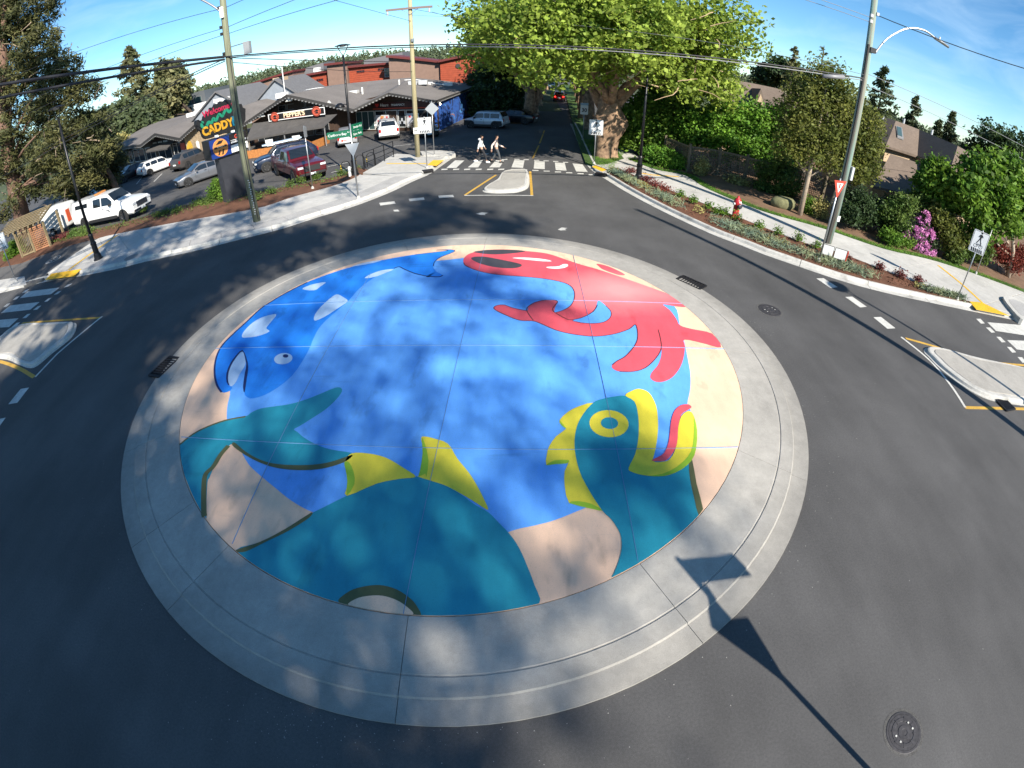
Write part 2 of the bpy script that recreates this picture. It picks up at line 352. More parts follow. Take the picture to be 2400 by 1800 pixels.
# front edge of the slabs is the back of the kerb, from the tactile plate on the left to the corner
i0 = min(range(len(lkb)), key=lambda i: math.dist(lkb[i], g(120, 645)))
front = lkb[i0:]
nose = [g(1058, 366, ZK), g(1040, 364, ZK), g(990, 364, ZK), g(930, 360, ZK)]
agg_out = offset(front, .95)
j1 = int(len(front) * .80)
slabs(front[:j1], agg_out[:j1], 14, -.02, ZK - .004, 'slab', M['aggregate'], pav_l)
backline = [g(110, 640, ZK), g(170, 598, ZK)] + pav_poly_back
inner = offset(front, .962)[:j1]
slabs(inner, resample(backline, 60)[:int(60 * .80)], 15, -.02, ZK - .002, 'slab', M['concrete'], pav_l)
corner = [inner[-1]] + front[j1 - 1:] + nose + [resample(backline, 60)[int(60 * .80)]]
corner = [front[j1 - 1]] + front[j1:] + nose + resample(backline, 60)[int(60 * .80):][::-1] 
MB().prism([inner[-1]] + corner, -.02, ZK - .003).obj('corner_slab', M['concrete'], pav_l)
# raised kerb nose at the crossing
nk = [g(990, 366, ZK), g(1020, 366.5, ZK), g(1055, 367.5, ZK), g(1068, 364, ZK), g(1064, 358, ZK), g(1030, 355, ZK), g(985, 357, ZK)]
MB().prism(nk, -.02, ZK + .09).obj('kerb_nose', M['kerb'], pav_l)
# wedge of pavement at the far left and the cycle path beyond it
MB().prism([g(-140, 700, ZK), g(62, 667, ZK), g(57, 647, ZK), g(-40, 662, ZK), g(-160, 690, ZK)], -.02, ZK - .01).obj('wedge_slab', M['concrete'], pav_l)
path = struct(MB().prism([g(62, 668, .12), g(100, 655, .12), g(112, 640, .12), g(170, 598, .12), g(228, 558, .12), g(160, 577, .12), g(110, 594, .12), g(50, 617, .12), g(-60, 640, .12), g(-260, 690, .12), g(-200, 705, .12)], -.02, .12).obj('cycle_path', M['asphalt_lot']))
# planting strip between pavement and car park
strip_front = [(g(-60, 640, .12)), g(50, 617, .12), g(110, 594, .12), g(160, 577, .12)] + pav_poly_back[:26]
strip_back = [g(*p) for p in [(-80, 600), (40, 585), (130, 570), (200, 548), (300, 524), (420, 490), (520, 468), (620, 452), (700, 438), (770, 424), (806, 414), (822, 404), (836, 396)]]
bed_l = struct(MB().prism(offset(strip_front, .02) + smooth_line(strip_back, 3)[::-1], -.03, .155).obj('planting_strip', M['mulch']))
# --- right: kerb, planting bed, pavement, verge
rk = smooth_line([g(*p) for p in [(1336, 290), (1348, 317), (1362, 355), (1374, 384), (1390, 402), (1414, 417), (1471, 452), (1553, 495.5), (1661, 546), (1742, 577), (1800, 600), (1957, 653.6), (2071, 685), (2180, 709), (2285, 731), (2400, 755), (2520, 780)]], 5)
pav_r = struct(MB().sheet([(60, 8), (60.2, 8), (60.2, 8.2)], -.02).obj('pavement', M['concrete']))
rkb = kerb_run(rk, 1, 'kerb_segment', 18, pav_r)
near_r = smooth_line([g(*p, ZK) for p in [(1447, 392), (1490, 412), (1550, 437), (1661, 481), (1800, 536), (1900, 573), (1963, 590), (2117, 650), (2272, 707), (2300, 716)]], 4)
far_r = smooth_line([g(*p, ZK) for p in [(1470, 372), (1536, 397), (1604, 410), (1648, 437), (1715, 467), (1800, 499), (1928, 535), (2071, 583), (2201, 614), (2400, 685)]], 4)
slabs(near_r, far_r, 13, -.02, ZK - .003, 'slab', M['concrete'], pav_r)
MB().prism([g(2300, 717, ZK), g(2402, 686, ZK), g(2560, 735, ZK), g(2560, 790, ZK), g(2400, 744, ZK), g(2290, 722, ZK)], -.02, ZK - .006).obj('slab', M['concrete'], pav_r)
MB().prism([g(1388, 387, ZK), g(1424, 384, ZK), g(1464, 371, ZK), g(1470, 373, ZK), g(1447, 392, ZK), g(1412, 404, ZK), g(1396, 398, ZK)], -.02, ZK - .008).obj('ramp_slab', M['concrete'], pav_r)
walk = struct(MB().prism([g(1463, 371, ZK), g(1536, 396, ZK), g(1500, 372, ZK), g(1462, 340, ZK), g(1440, 318, ZK), g(1425, 305, ZK), g(1408, 300, ZK), g(1420, 318, ZK), g(1440, 345, ZK)], -.02, ZK - .012).obj('footpath', M['concrete']))
# beds and verges on the right
i1 = min(range(len(rkb)), key=lambda i: math.dist(rkb[i], g(1418, 408, ZK))); i2 = min(range(len(rkb)), key=lambda i: math.dist(rkb[i], g(2270, 714, ZK)))
bed_front = [(x, y) for x, y in rkb[i1:i2 + 1]]
near_bed = [g(1428, 392, ZK), g(1440, 390, ZK)] + near_r[:-4]
bed_r = struct(MB().prism(offset(bed_front, .01) + offset(near_bed, -.015)[::-1], -.03, .13).obj('planting_bed', M['mulch']))
grass_r = struct(MB().prism(offset(far_r, .0) + [g(2560, 735, ZK), g(2580, 715, ZK)] + offset(far_r, .55)[::-1], -.03, ZK + .0).obj('grass_verge', M['lawn']))
garden = struct(MB().prism(offset(far_r, .56) + [(60, 14), (70, 60), (24, 70), (18, 70), (10.2, 60), (9.6, 44), (8.9, 33)], -.03, .13).obj('garden_soil', M['soil']))
lawn = struct(MB().prism([g(1372, 380, .12), g(1388, 386, .12), g(1424, 383, .12), g(1463, 370, .12), g(1440, 346, .12), g(1419, 318, .12), g(1407, 300, .12), (8.2, 60), (10, 80), (15, 130), (12.5, 130), g(1350, 318, .12)], -.02, .125).obj('verge', M['lawn']))
struct(MB().prism([(1.0, 50), (2.2, 62), (6.2, 118), (-2, 118), (-3.6, 66), (-2.2, 50)], -.02, .1).obj('verge', M['soil']))
# ================================================================= markings
mark = struct(MB().sheet([(-61, 9), (-60.9, 9), (-60.9, 9.1)], -.02).obj('road_marking', M['white_line']))
def marking(poly, m='white_line', z=.005, name='paint_bar'): MB().sheet(poly, z).obj(name, M[m], mark)
# top crossing
for q in [[(1720, 465), (1800, 465), (1730, 530), (1645, 530)], [(1900, 468), (1960, 462), (1920, 525), (1830, 525)], [(2075, 462), (2145, 462), (2105, 525), (2015, 525)]]: marking(cp('c6', q))
for q in [[(20, 462), (108, 465), (95, 530), (-5, 525)], [(195, 470), (283, 475), (283, 540), (187, 535)], [(370, 483), (455, 487), (472, 553), (378, 548)], [(523, 490), (610, 500), (655, 565), (555, 560)]]: marking(cp('c7', q))
for u in (1605, 1705, 1800, 1900, 2000, 2095): marking(cp('c6', [(u, 538), (u + 52, 536), (u + 48, 546), (u - 4, 548)]))
for u, v in ((-10, 538), (78, 542), (175, 547), (272, 553), (370, 560), (467, 567), (565, 575), (662, 584)): marking(cp('c7', [(u, v), (u + 52, v + 1), (u + 55, v + 9), (u + 2, v + 8)]))
for u, v in ((1960, 405), (2045, 405), (2125, 452)): marking(cp('c6', [(u, v), (u + 50, v), (u + 45, v + 7), (u - 5, v + 7)]))
for u, v in ((20, 452), (100, 455), (190, 460), (272, 465), (355, 470), (440, 478)): marking(cp('c7', [(u, v), (u + 45, v + 1), (u + 46, v + 7), (u + 1, v + 7)]))
# left crossing
for q in [[(510, 500), (1105, 428), (945, 550), (365, 625)], [(190, 760), (735, 695), (560, 838), (15, 900)], [(-200, 1045), (345, 995), (165, 1160), (-420, 1190)]]: marking(cp('l', q))
for q in [[(1250, 375), (1345, 350), (1265, 405), (1185, 428)], [(1075, 505), (1140, 488), (1065, 550), (995, 560)], [(895, 630), (955, 615), (880, 685), (815, 693)], [(700, 775), (765, 760), (690, 835), (610, 845)], [(505, 920), (570, 910), (485, 990), (415, 997)], [(310, 1080), (375, 1072), (285, 1155), (215, 1162)], [(110, 1240), (175, 1232), (75, 1328), (10, 1335)], [(470, 475), (540, 460), (470, 520), (405, 530)], [(300, 600), (370, 582), (310, 642), (240, 658)], [(130, 730), (195, 715), (130, 780), (65, 790)]]: marking(cp('l', q), name='paint_dash')
marking(cp('k', [(180, 965), (252, 953), (150, 1085), (72, 1098)]), name='paint_dash'); marking(cp('k', [(-30, 1230), (50, 1213), (-20, 1310), (-110, 1325)]), name='paint_dash')
# right crossing and dashes
for q in [[(1895, 573), (2212, 600), (2300, 640), (2300, 700), (1970, 648)], [(2065, 727), (2212, 733), (2330, 745), (2330, 830), (2150, 808)]]: marking(cp('r', q))
for q in [[(418, 195), (478, 192), (602, 270), (540, 278)], [(667, 355), (728, 352), (853, 440), (795, 445)], [(910, 530), (975, 527), (1100, 625), (1032, 630)], [(1798, 543), (1835, 543), (1873, 583), (1840, 585)], [(1882, 618), (1920, 619), (1962, 661), (1930, 663)], [(1972, 698), (2008, 700), (2053, 745), (2020, 747)], [(2064, 785), (2100, 788), (2145, 833), (2110, 836)], [(2155, 873), (2195, 876), (2235, 920), (2200, 924)]]: marking(cp('r', q), name='paint_dash')
marking(cp('r', [(-60, 770), (0, 800), (95, 1020), (60, 1020)]), 'white_line', .005, 'paint_dash') if False else None
for q in [[(1320, 797), (1450, 785), (1457, 805), (1328, 818)], [(1575, 770), (1702, 762), (1712, 782), (1582, 790)], [(1065, 832), (1195, 818), (1207, 838), (1075, 855)]]: marking(cp('c6', q), name='paint_dash')
for q in [[(1185, 893), (1225, 890), (1240, 905), (1195, 906)]]: marking(cp('c6', q), name='paint_splash')
def splash(c, poly): marking(cp(c, poly), name='paint_splash')
splash('c6', [(1900, 925), (1950, 915), (2005, 918), (1975, 930), (1985, 938), (1940, 936)]); splash('c7', [(395, 1062), (430, 1045), (480, 1050), (455, 1058), (470, 1068), (420, 1070)])
# yellow centre line of the avenue
for a, b in (((180, 445), (232, 335)), ((238, 318), (268, 240)), ((270, 232), (280, 205))):
    A_, B_ = cp('c7', [a])[0], cp('c7', [b])[0]; marking(ribbon([A_, B_], .11), 'yellow_line', .005, 'paint_line')
# lines around the splitter islands
for c, a, b, m_ in (('c6', (1805, 765), (2075, 590), 'yellow_line'), ('c7', (157, 560), (172, 768), 'yellow_line'), ('l', (410, 1085), (1880, 985), 'yellow_line'), ('r', (1700, 1310), (2350, 1325), 'yellow_line')):
    marking(ribbon(cp(c, [a, b]), .13), m_, .005, 'paint_line')
marking(ribbon(cp('c6', [(1800, 768), (2212, 766)]) + cp('c7', [(185, 769)]), .09), 'white_line', .0055, 'paint_line')
marking(ribbon(cp('l', [(1892, 962), (1060, 1655)]) + cp('k', [(420, 740), (305, 862)]), .1), 'white_line', .0055, 'paint_line')
marking(ribbon(smooth_line(cp('k', [(-60, 715), (60, 745), (180, 795), (295, 862)])), .16), 'yellow_line', .005, 'paint_line')
marking(ribbon(smooth_line(cp('r', [(1150, 700), (1400, 905), (1580, 1120), (1705, 1310)])), .1), 'white_line', .0055, 'paint_line')
marking(ribbon(smooth_line(cp('r', [(1190, 712), (1500, 800), (1750, 880), (2000, 925), (2212, 945), (2330, 955)])), .13), 'yellow_line', .005, 'paint_line')
# car park bay lines
for a, b in (((1170, 345), (1400, 318)), ((620, 520), (800, 480)), ((650, 570), (850, 520)), ((170, 705), (260, 745)), ((420, 400), (520, 380))):
    marking(ribbon(cp('c6', [a, b]), .1), 'white_line', .004, 'bay_line')
for a, b in (((1300, 1440), (1180, 1590)), ((1400, 1500), (1330, 1570)), ((1720, 1400), (1640, 1540)), ((1880, 1380), (1830, 1480)), ((1020, 1600), (960, 1659))):
    marking(ribbon(cp('c1', [a, b]), .1), 'white_line', .004, 'bay_line')
# cycle symbol ring on the path
ringp = [lerp((0, 0, 0), (1, 1, 0), 0)] 
cpos = g(459 * .27125, 400 + 772 * .27125, .12)
mb = MB(); N = 28; ax = Vector((*g(395 * .27125, 400 + 805 * .27125, .12), 0)) ; bx_ = Vector((*g(523 * .27125, 400 + 735 * .27125, .12), 0))
ctr = (ax + bx_) / 2; half = (bx_ - ax) / 2; nrm = Vector((-half.y, half.x, 0)).normalized() * .62
for k in range(N):
    q = []
    for t, s_ in ((k, 1), (k + 1, 1), (k + 1, .9), (k, .9)):
        an = 2 * PI * t / N; p = ctr + half * math.cos(an) * s_ + nrm * math.sin(an) * s_; q.append((p.x, p.y, .125))
    mb.face(*q)
for s_, t_ in ((-.45, 0), (.35, 0)):
    for k in range(12):
        q = []
        for t, rr in ((k, 1), (k + 1, 1), (k + 1, .72), (k, .72)):
            an = 2 * PI * t / 12; p = ctr + half * (s_ + .3 * rr * math.cos(an)) + nrm * .45 * rr * math.sin(an); q.append((p.x, p.y, .125))
        mb.face(*q)
mb.obj('cycle_symbol', M['white_line'], path)
# tactile plates and guide lines (raised dots as geometry on the plates)
def plate(poly, z, parent, dots=True):
    o = MB().prism(poly, z, z + .012).obj('tactile_plate', M['tactile'], parent)
    if dots:
        mb = MB(); a, b, c, d = poly
        nu = max(2, int(math.dist(a, b) / .12)); nv = max(2, int(math.dist(a, d) / .12))
        for i in range(nu):
            for j in range(nv):
                p = lerp(lerp(a, b, (i + .5) / nu), lerp(d, c, (i + .5) / nu), (j + .5) / nv)
                mb.lathe([(.026, 0), (.02, .01), (0, .011)], 6, Matrix.Translation((p[0], p[1], z + .012)))
        mb.obj('dome_field', M['tactile'], o)['kind'] = 'stuff'
    return o
plate(cp('c5', [(390, 945), (445, 892), (705, 850), (640, 912)], ZK), ZK, pav_l)
plate(cp('c6', [(1480, 505), (1530, 463), (1625, 463), (1560, 512)], ZK), ZK, pav_l)
plate(cp('c7', [(690, 520), (780, 560), (818, 545), (725, 505)], ZK), ZK - .006, pav_r)
plate(cp('c8', [(1740, 1130), (1850, 1140), (2085, 1255), (1800, 1200)], ZK), ZK - .004, pav_r)
for c, pts, par in (('c5', [(590, 860), (800, 705), (1015, 557)], pav_l), ('c6', [(1130, 492), (1480, 492)], pav_l), ('c8', [(1470, 818), (1680, 985), (1850, 1140)], pav_r), ('c7', [(1120, 575), (1220, 590), (1440, 605)], pav_r)):
    MB().prism(ribbon(cp(c, pts, ZK), .16), ZK - .004, ZK + .008).obj('guide_strip', M['tactile'], par)
# ================================================================= splitter islands
def splitter(outline, label, z=.13):
    t = thing('splitter_island', label, 'traffic island', group='concrete splitter islands')
    P = smooth_line(outline, 5, True); cx = sum(p[0] for p in P) / len(P); cy = sum(p[1] for p in P) / len(P)
    t.location = (cx, cy, 0); P = [(x - cx, y - cy) for x, y in P]
    n = len(P)
    if sum(P[i][0] * P[(i + 1) % n][1] - P[(i + 1) % n][0] * P[i][1] for i in range(n)) < 0: P = P[::-1]
    rings = []; rm = sum(math.hypot(*p) for p in P) / len(P)
    for o_, zz in ((0, -.02), (0, .02), (.10, .03), (.12, z - .02), (.17, z), (.34, z), (.355, z - .02), (.38, z - .02), (.395, z)):
        rings.append([(x * (1 - o_ / (math.hypot(x, y) * .75 + .25 * rm)), y * (1 - o_ / (math.hypot(x, y) * .75 + .25 * rm)), zz) for x, y in P])
    mb = MB(); v = [p for r_ in rings[:6] for p in r_]
    f = [(i * n + j, i * n + (j + 1) % n, (i + 1) * n + (j + 1) % n, (i + 1) * n + j) for i in range(5) for j in range(n)]
    mb.add(v, f).obj('kerb_ring', M['kerb'], t)
    mb = MB(); v = [p for r_ in rings[5:] for p in r_]
    f = [(i * n + j, i * n + (j + 1) % n, (i + 1) * n + (j + 1) % n, (i + 1) * n + j) for i in range(3) for j in range(n)] + [tuple(range(3 * n, 4 * n))]
    mb.add(v, f).obj('top_slab', M['apron'], t)
    return t
splitter(cp('c6', [(1960, 735), (2000, 690), (2075, 640), (2130, 575), (2200, 555)]) + cp('c7', [(60, 550), (130, 556), (150, 620), (140, 700), (60, 738), (-40, 748)]) + cp('c6', [(2060, 750)]), 'small wedge shaped concrete island before the crossing with the two walkers')
splitter(cp('l', [(1420, 1120), (1300, 1085), (900, 1095), (500, 1115), (200, 1210), (-50, 1400), (-400, 1560)]) + cp('k', [(-120, 690), (60, 712), (160, 755), (260, 785), (330, 760), (450, 660), (620, 520)]), 'triangular concrete splitter island at the left edge by the shaded crossing')
splitter(cp('r', [(1345, 830), (1370, 797), (1500, 815), (1700, 865), (1950, 925), (2212, 985), (2420, 1040), (2470, 1200), (2300, 1290), (2100, 1280), (1900, 1240), (1700, 1140), (1500, 990), (1400, 890)]), 'sunlit concrete splitter island at the right edge beside a drain grate')
# ================================================================= CENTRAL ISLAND with its painted sea creatures
CX, CY, RO, RI, ZD = -1.3184, 9.5933, 8.1588, 6.6101, .166
isl = thing('central_island', 'large round concrete traffic island painted with bright blue water and sea creatures', 'traffic island', (CX, CY, 0))
prof = [(RO, -.03), (RO - .01, .028), (RO - .36, .05), (RO - .385, .082), (RO - .66, .098), (RO - .672, .085), (RO - .688, .085), (RO - .70, .10), (RI + .012, ZD - .002), (RI + .012, -.03)]
jpx = [(490, 804), (614, 692), (762, 620), (949, 572), (1139, 562), (1298, 571), (1420, 605), (1562, 662), (1607, 683), (1737, 826), (1781, 1078), (1541, 1374), (940, 1567), (480, 1336), (408, 1210), (404, 1016)]
ja = sorted(math.atan2(g(x, y, .12)[1] - CY, g(x, y, .12)[0] - CX) for x, y in jpx)
for k, a0 in enumerate(ja):
    a1 = ja[(k + 1) % len(ja)]
    if a1 < a0: a1 += 2 * PI
    n = max(3, int((a1 - a0) / .045)); v, f = [], []; m = len(prof)
    for i in range(n + 1):
        for r_, z_ in prof:
            e = .0045 / r_; a = a0 + e + (a1 - a0 - 2 * e) * i / n
            v.append((r_ * math.cos(a), r_ * math.sin(a), z_))
    for i in range(n):
        for j in range(m): f.append((i * m + j, (i + 1) * m + j, (i + 1) * m + (j + 1) % m, i * m + (j + 1) % m))
    f += [tuple(range(m)), tuple(range(n * m, n * m + m))[::-1]]
    MB().add(v, f).obj('apron_slab', M['apron'], isl)
def paint(name, rgb, noise=.1, rough=.62):
    return layered(name, srgb(*rgb), [(.6, 1 - noise, 1 + noise * .6, .3, .7, ONE), (5, .93, 1.05, .3, .7, (1, .3, 1)), (120, .86, 1.14, .3, .7, ONE), (38, .90, 1.04, .25, .45, ONE), (1.7, .78, 1.0, .30, .40, (1, .45, 1)), (.8, .86, 1.0, .30, .36, (.25, 2.2, 1)), (.45, .94, 1.05, .35, .65, (.4, 1, 1))], rough=rough, bump=.14, bscale=150, spec=.35)
PT = dict(sand=paint('paint_sand', (234, 196, 166)), water=paint('paint_water', (98, 166, 242), .14), orca=paint('paint_orca', (36, 130, 228), .12), pale=paint('paint_pale_blue', (178, 205, 232), .05),
          navy=paint('paint_navy', (22, 40, 96)), red=paint('paint_red', (220, 86, 98), .1), grey=paint('paint_grey', (74, 72, 78), .3), white=paint('paint_white', (232, 230, 228), .04), yellow=paint('paint_yellow', (222, 206, 62), .06),
          green=paint('paint_green', (146, 186, 50), .06), teal=paint('paint_teal', (38, 142, 162), .12), olive=paint('paint_olive', (92, 96, 62), .1), brown=paint('paint_brown', (96, 52, 56), .1))
# the octopus paint blends to salmon around its shoulder
t = PT['red'].node_tree; b = t.nodes['Principled BSDF']; src = b.inputs['Base Color'].links[0].from_socket
fc = g(1000 + 1250 * .36166, 520 + 440 * .36166, ZD); oc = t.nodes.new('ShaderNodeTexCoord'); mpn = t.nodes.new('ShaderNodeMapping'); mpn.inputs['Location'].default_value = (CX - fc[0], CY - fc[1], 0); sc2 = t.nodes.new('ShaderNodeVectorMath'); sc2.operation = 'MULTIPLY'; sc2.inputs[1].default_value = (.55, .85, 0); vl = t.nodes.new('ShaderNodeVectorMath'); vl.operation = 'LENGTH'
nn = t.nodes.new('ShaderNodeTexNoise'); nn.inputs['Scale'].default_value = 1.2; nn.inputs['Detail'].default_value = 5; ad = t.nodes.new('ShaderNodeMath'); ad.operation = 'MULTIPLY_ADD'; ad.inputs[1].default_value = .7
mr = t.nodes.new('ShaderNodeMapRange'); mr.inputs['From Min'].default_value = .45; mr.inputs['From Max'].default_value = 1.75; mr.inputs['To Min'].default_value = .62; mr.inputs['To Max'].default_value = 0
mm = t.nodes.new('ShaderNodeMixRGB'); mm.inputs[2].default_value = (*srgb(240, 176, 172), 1)
t.links.new(oc.outputs['Object'], mpn.inputs[0]); t.links.new(mpn.outputs[0], sc2.inputs[0]); t.links.new(sc2.outputs[0], vl.inputs[0]); t.links.new(oc.outputs['Object'], nn.inputs['Vector']); t.links.new(nn.outputs['Fac'], ad.inputs[0]); t.links.new(vl.outputs['Value'], ad.inputs[2]); t.links.new(ad.outputs[0], mr.inputs[0]); t.links.new(mr.outputs[0], mm.inputs[0]); t.links.new(src, mm.inputs[1]); t.links.new(mm.outputs[0], b.inputs['Base Color'])
disc = MB(); disc.prism([(RI * math.cos(2 * PI * i / 120), RI * math.sin(2 * PI * i / 120)) for i in range(120)], -.03, ZD)
disc.obj('painted_disc', PT['sand'], isl)
def seg(*parts):
    out = []
    for c, pts in parts: out += cp(c, pts, ZD)
    return out
def clampd(pts, rr=RI - .006):
    out = []
    for x, y in pts:
        x, y = x - CX, y - CY; d = math.hypot(x, y)
        if d > rr: x, y = x / d * rr, y / d * rr
        out.append((x, y))
    return out
def shape(name, m, pts, lay, parent=isl, sm=True, k=4):
    P = clampd(smooth_line(pts, k, True) if sm else pts)
    Q = []
    for p in P:
        if not Q or math.dist(p, Q[-1]) > .012: Q.append(p)
    o = MB().sheet(Q, ZD + .0025 * lay).obj(name, PT[m], parent); return o
def stroke(name, m, pts, wd, lay, parent=isl, taper=False):
    P = clampd(smooth_line(pts, 5)); mb = MB(); n = len(P); A_ = []; B_ = []
    for i in range(n):
        a, b = P[max(i - 1, 0)], P[min(i + 1, n - 1)]; dx, dy = b[0] - a[0], b[1] - a[1]; l = math.hypot(dx, dy) or 1
        w_ = wd / 2 * (math.sin(PI * (i + .6) / (n + .2)) ** .5 if taper else 1)
        A_.append((P[i][0] - dy / l * w_, P[i][1] + dx / l * w_, ZD + .0025 * lay)); B_.append((P[i][0] + dy / l * w_, P[i][1] - dx / l * w_, ZD + .0025 * lay))
    for i in range(n - 1): mb.face(B_[i], B_[i + 1], A_[i + 1], A_[i])
    return mb.obj(name, PT[m], parent)
def oval(name, m, crop, c, rx, ry, lay, parent, rot=0):
    pts = [(c[0] + rx * math.cos(t) * math.cos(rot) - ry * math.sin(t) * math.sin(rot), c[1] + rx * math.cos(t) * math.sin(rot) + ry * math.sin(t) * math.cos(rot)) for t in [2 * PI * i / 28 for i in range(28)]]
    return shape(name, m, seg((crop, pts)), lay, parent, sm=False)
# water
shape('painted_water', 'water', seg(('A', [(780, 1285), (783, 1190), (800, 1100), (760, 1060), (740, 900), (830, 740), (1000, 580), (1300, 410), (1600, 310), (2000, 228), (2150, 215)]), ('B', [(50, 252), (240, 234), (420, 210), (800, 240), (1100, 330), (1400, 440), (1600, 540), (1640, 670), (1670, 780), (1692, 890), (1708, 980), (1708, 1080), (1690, 1175)]), ('D', [(1565, 290), (1590, 400), (1560, 620), (1200, 760), (1010, 900), (900, 938), (700, 1018), (560, 1056), (390, 1098), (0, 1250)]), ('C', [(1800, 300), (1500, 320), (1335, 278), (1200, 205), (1090, 118), (950, 0)]), ('A', [(900, 1540), (850, 1440), (800, 1350)])), 1)
# orca
orca = shape('painted_orca', 'orca', seg(('A', [(745, 1105), (712, 1050), (699, 960), (714, 870), (752, 798), (830, 718), (900, 655), (1000, 562), (1060, 522), (1150, 468), (1300, 392), (1500, 318), (1650, 277), (1800, 246), (2000, 212), (2212, 186)]), ('B', [(60, 183), (150, 180), (182, 189), (150, 206), (90, 230), (52, 260), (42, 290), (62, 322), (104, 346), (80, 356), (0, 353)]), ('A', [(2090, 356), (2000, 336), (1930, 308), (1895, 292), (1850, 308), (1760, 345), (1640, 430), (1560, 520), (1420, 640), (1358, 720), (1300, 850), (1200, 1000), (1060, 1105), (950, 1145), (902, 1130), (894, 1100), (906, 990), (914, 930), (880, 838), (822, 890), (782, 980), (786, 1040), (812, 1072), (795, 1098)])), 2, k=3)
stroke('back_outline', 'navy', seg(('A', [(745, 1105), (712, 1050), (699, 960), (714, 870), (752, 798), (830, 718), (900, 655), (1000, 562), (1060, 522), (1150, 468), (1300, 392)])), .05, 3, orca)
stroke('tail_outline', 'navy', seg(('A', [(1860, 304), (1895, 292), (1930, 308), (2000, 336), (2090, 356)]), ('B', [(0, 355), (80, 357), (104, 347)])), .045, 3, orca)
stroke('tail_outline', 'navy', seg(('B', [(44, 288), (52, 260), (90, 230), (150, 206), (182, 189), (150, 181), (60, 184)]), ('A', [(2212, 187), (2000, 213)])), .03, 3, orca)
shape('mouth_edge', 'navy', seg(('A', [(880, 830), (905, 880), (918, 940), (908, 1020), (894, 1108), (884, 1070), (896, 980), (905, 920), (880, 845), (825, 905), (792, 990), (795, 1060), (778, 1040), (776, 985), (800, 920), (840, 865)])), 3, orca, k=2)
shape('mouth_inside', 'pale', seg(('A', [(880, 842), (900, 905), (893, 940), (862, 990), (838, 1040), (806, 1068), (788, 1030), (795, 965), (830, 895)])), 4, orca)
oval('eye', 'pale', 'A', (1145, 888), 60, 36, 3, orca, -.15); oval('pupil', 'navy', 'A', (1160, 871), 18, 11, 4, orca)
for pts in ([(1100, 600), (1060, 655), (1035, 690), (1055, 712), (985, 740), (905, 752), (877, 745), (892, 708), (950, 652), (1020, 615)], [(1345, 640), (1352, 598), (1400, 540), (1468, 482), (1500, 472), (1535, 490), (1562, 516), (1500, 560), (1440, 600), (1385, 630)], [(1268, 436), (1330, 407), (1420, 392), (1385, 420), (1345, 445)], [(1673, 367), (1705, 343), (1780, 316), (1860, 308), (1800, 335), (1740, 357)], [(1592, 291), (1660, 268), (1785, 247), (1735, 265)]):
    shape('pale_patch', 'pale', seg(('A', pts)), 3, orca, k=3)
# octopus
octo = shape('painted_octopus', 'red', seg(('B', [(237, 250), (258, 219), (305, 198), (400, 183), (520, 180), (640, 190), (780, 206), (900, 245), (1000, 278), (1100, 306), (1280, 366), (1450, 426), (1590, 478), (1650, 516), (1682, 552), (1600, 546), (1530, 536), (1575, 572), (1618, 630), (1642, 672), (1720, 696), (1850, 726), (1908, 814), (1800, 790), (1672, 764), (1674, 810), (1664, 885), (1638, 952), (1590, 1010), (1530, 1038), (1480, 1036), (1450, 1012), (1458, 978), (1498, 930), (1520, 870), (1520, 822), (1488, 882), (1420, 945), (1340, 971), (1250, 971), (1206, 952), (1202, 930), (1232, 904), (1292, 868), (1350, 800), (1368, 740), (1354, 667), (1310, 696), (1220, 726), (1100, 742), (980, 733), (850, 706), (740, 660), (690, 643), (600, 638), (500, 600), (438, 566), (450, 546), (500, 540), (560, 560), (648, 578), (662, 548), (720, 518), (800, 508), (848, 516), (832, 555), (830, 588), (890, 570), (936, 540), (958, 490), (950, 436), (900, 398), (780, 371), (640, 356), (450, 341), (330, 316), (256, 286)])), 3, k=3)
stroke('outline', 'brown', seg(('B', [(240, 265), (256, 287), (330, 317), (450, 342), (640, 357), (780, 372), (900, 399), (950, 437), (958, 490), (936, 541), (890, 572), (835, 590)])), .025, 4, octo)
stroke('outline', 'brown', seg(('B', [(648, 578), (560, 560), (500, 540), (450, 546), (438, 566), (500, 600), (600, 638), (690, 644), (740, 661), (850, 707), (980, 734), (1100, 743), (1220, 727), (1310, 697), (1354, 668), (1368, 740), (1350, 800), (1292, 869), (1232, 905), (1202, 930)])), .025, 4, octo)
stroke('arm_line', 'brown', seg(('B', [(835, 592), (880, 618), (930, 637), (1010, 621), (1080, 582), (1106, 540)])), .025, 5, octo)
stroke('arm_line', 'brown', seg(('B', [(830, 590), (815, 570), (830, 545), (848, 517), (800, 508), (720, 518), (662, 548), (650, 580), (690, 640)])), .025, 5, octo)
stroke('arm_line', 'brown', seg(('B', [(1500, 700), (1515, 760), (1520, 822), (1488, 882), (1420, 946), (1340, 972), (1250, 972)])), .022, 5, octo)
shape('water_gap', 'water', seg(('B', [(1112, 514), (1160, 545), (1192, 582), (1190, 620), (1150, 650), (1080, 660), (1000, 655), (945, 641), (1030, 614), (1090, 570)])), 5, octo)
stroke('arm_line', 'brown', seg(('B', [(945, 642), (1000, 656), (1080, 661), (1150, 651), (1190, 621), (1193, 582), (1160, 545)])), .022, 6, octo)
shape('dark_patch', 'grey', seg(('B', [(288, 236), (360, 226), (480, 246), (600, 272), (612, 290), (560, 302), (450, 296), (340, 270)])), 4, octo)
shape('dark_patch', 'grey', seg(('B', [(305, 197), (400, 183), (560, 183), (640, 192), (560, 205), (420, 212)])), 4, octo)
shape('white_mark', 'white', seg(('B', [(556, 235), (640, 233), (760, 243), (810, 257), (740, 256), (620, 244)])), 4, octo); shape('white_mark', 'white', seg(('B', [(780, 293), (850, 290), (885, 276), (912, 276), (915, 288), (890, 300), (840, 306), (785, 301)])), 4, octo)
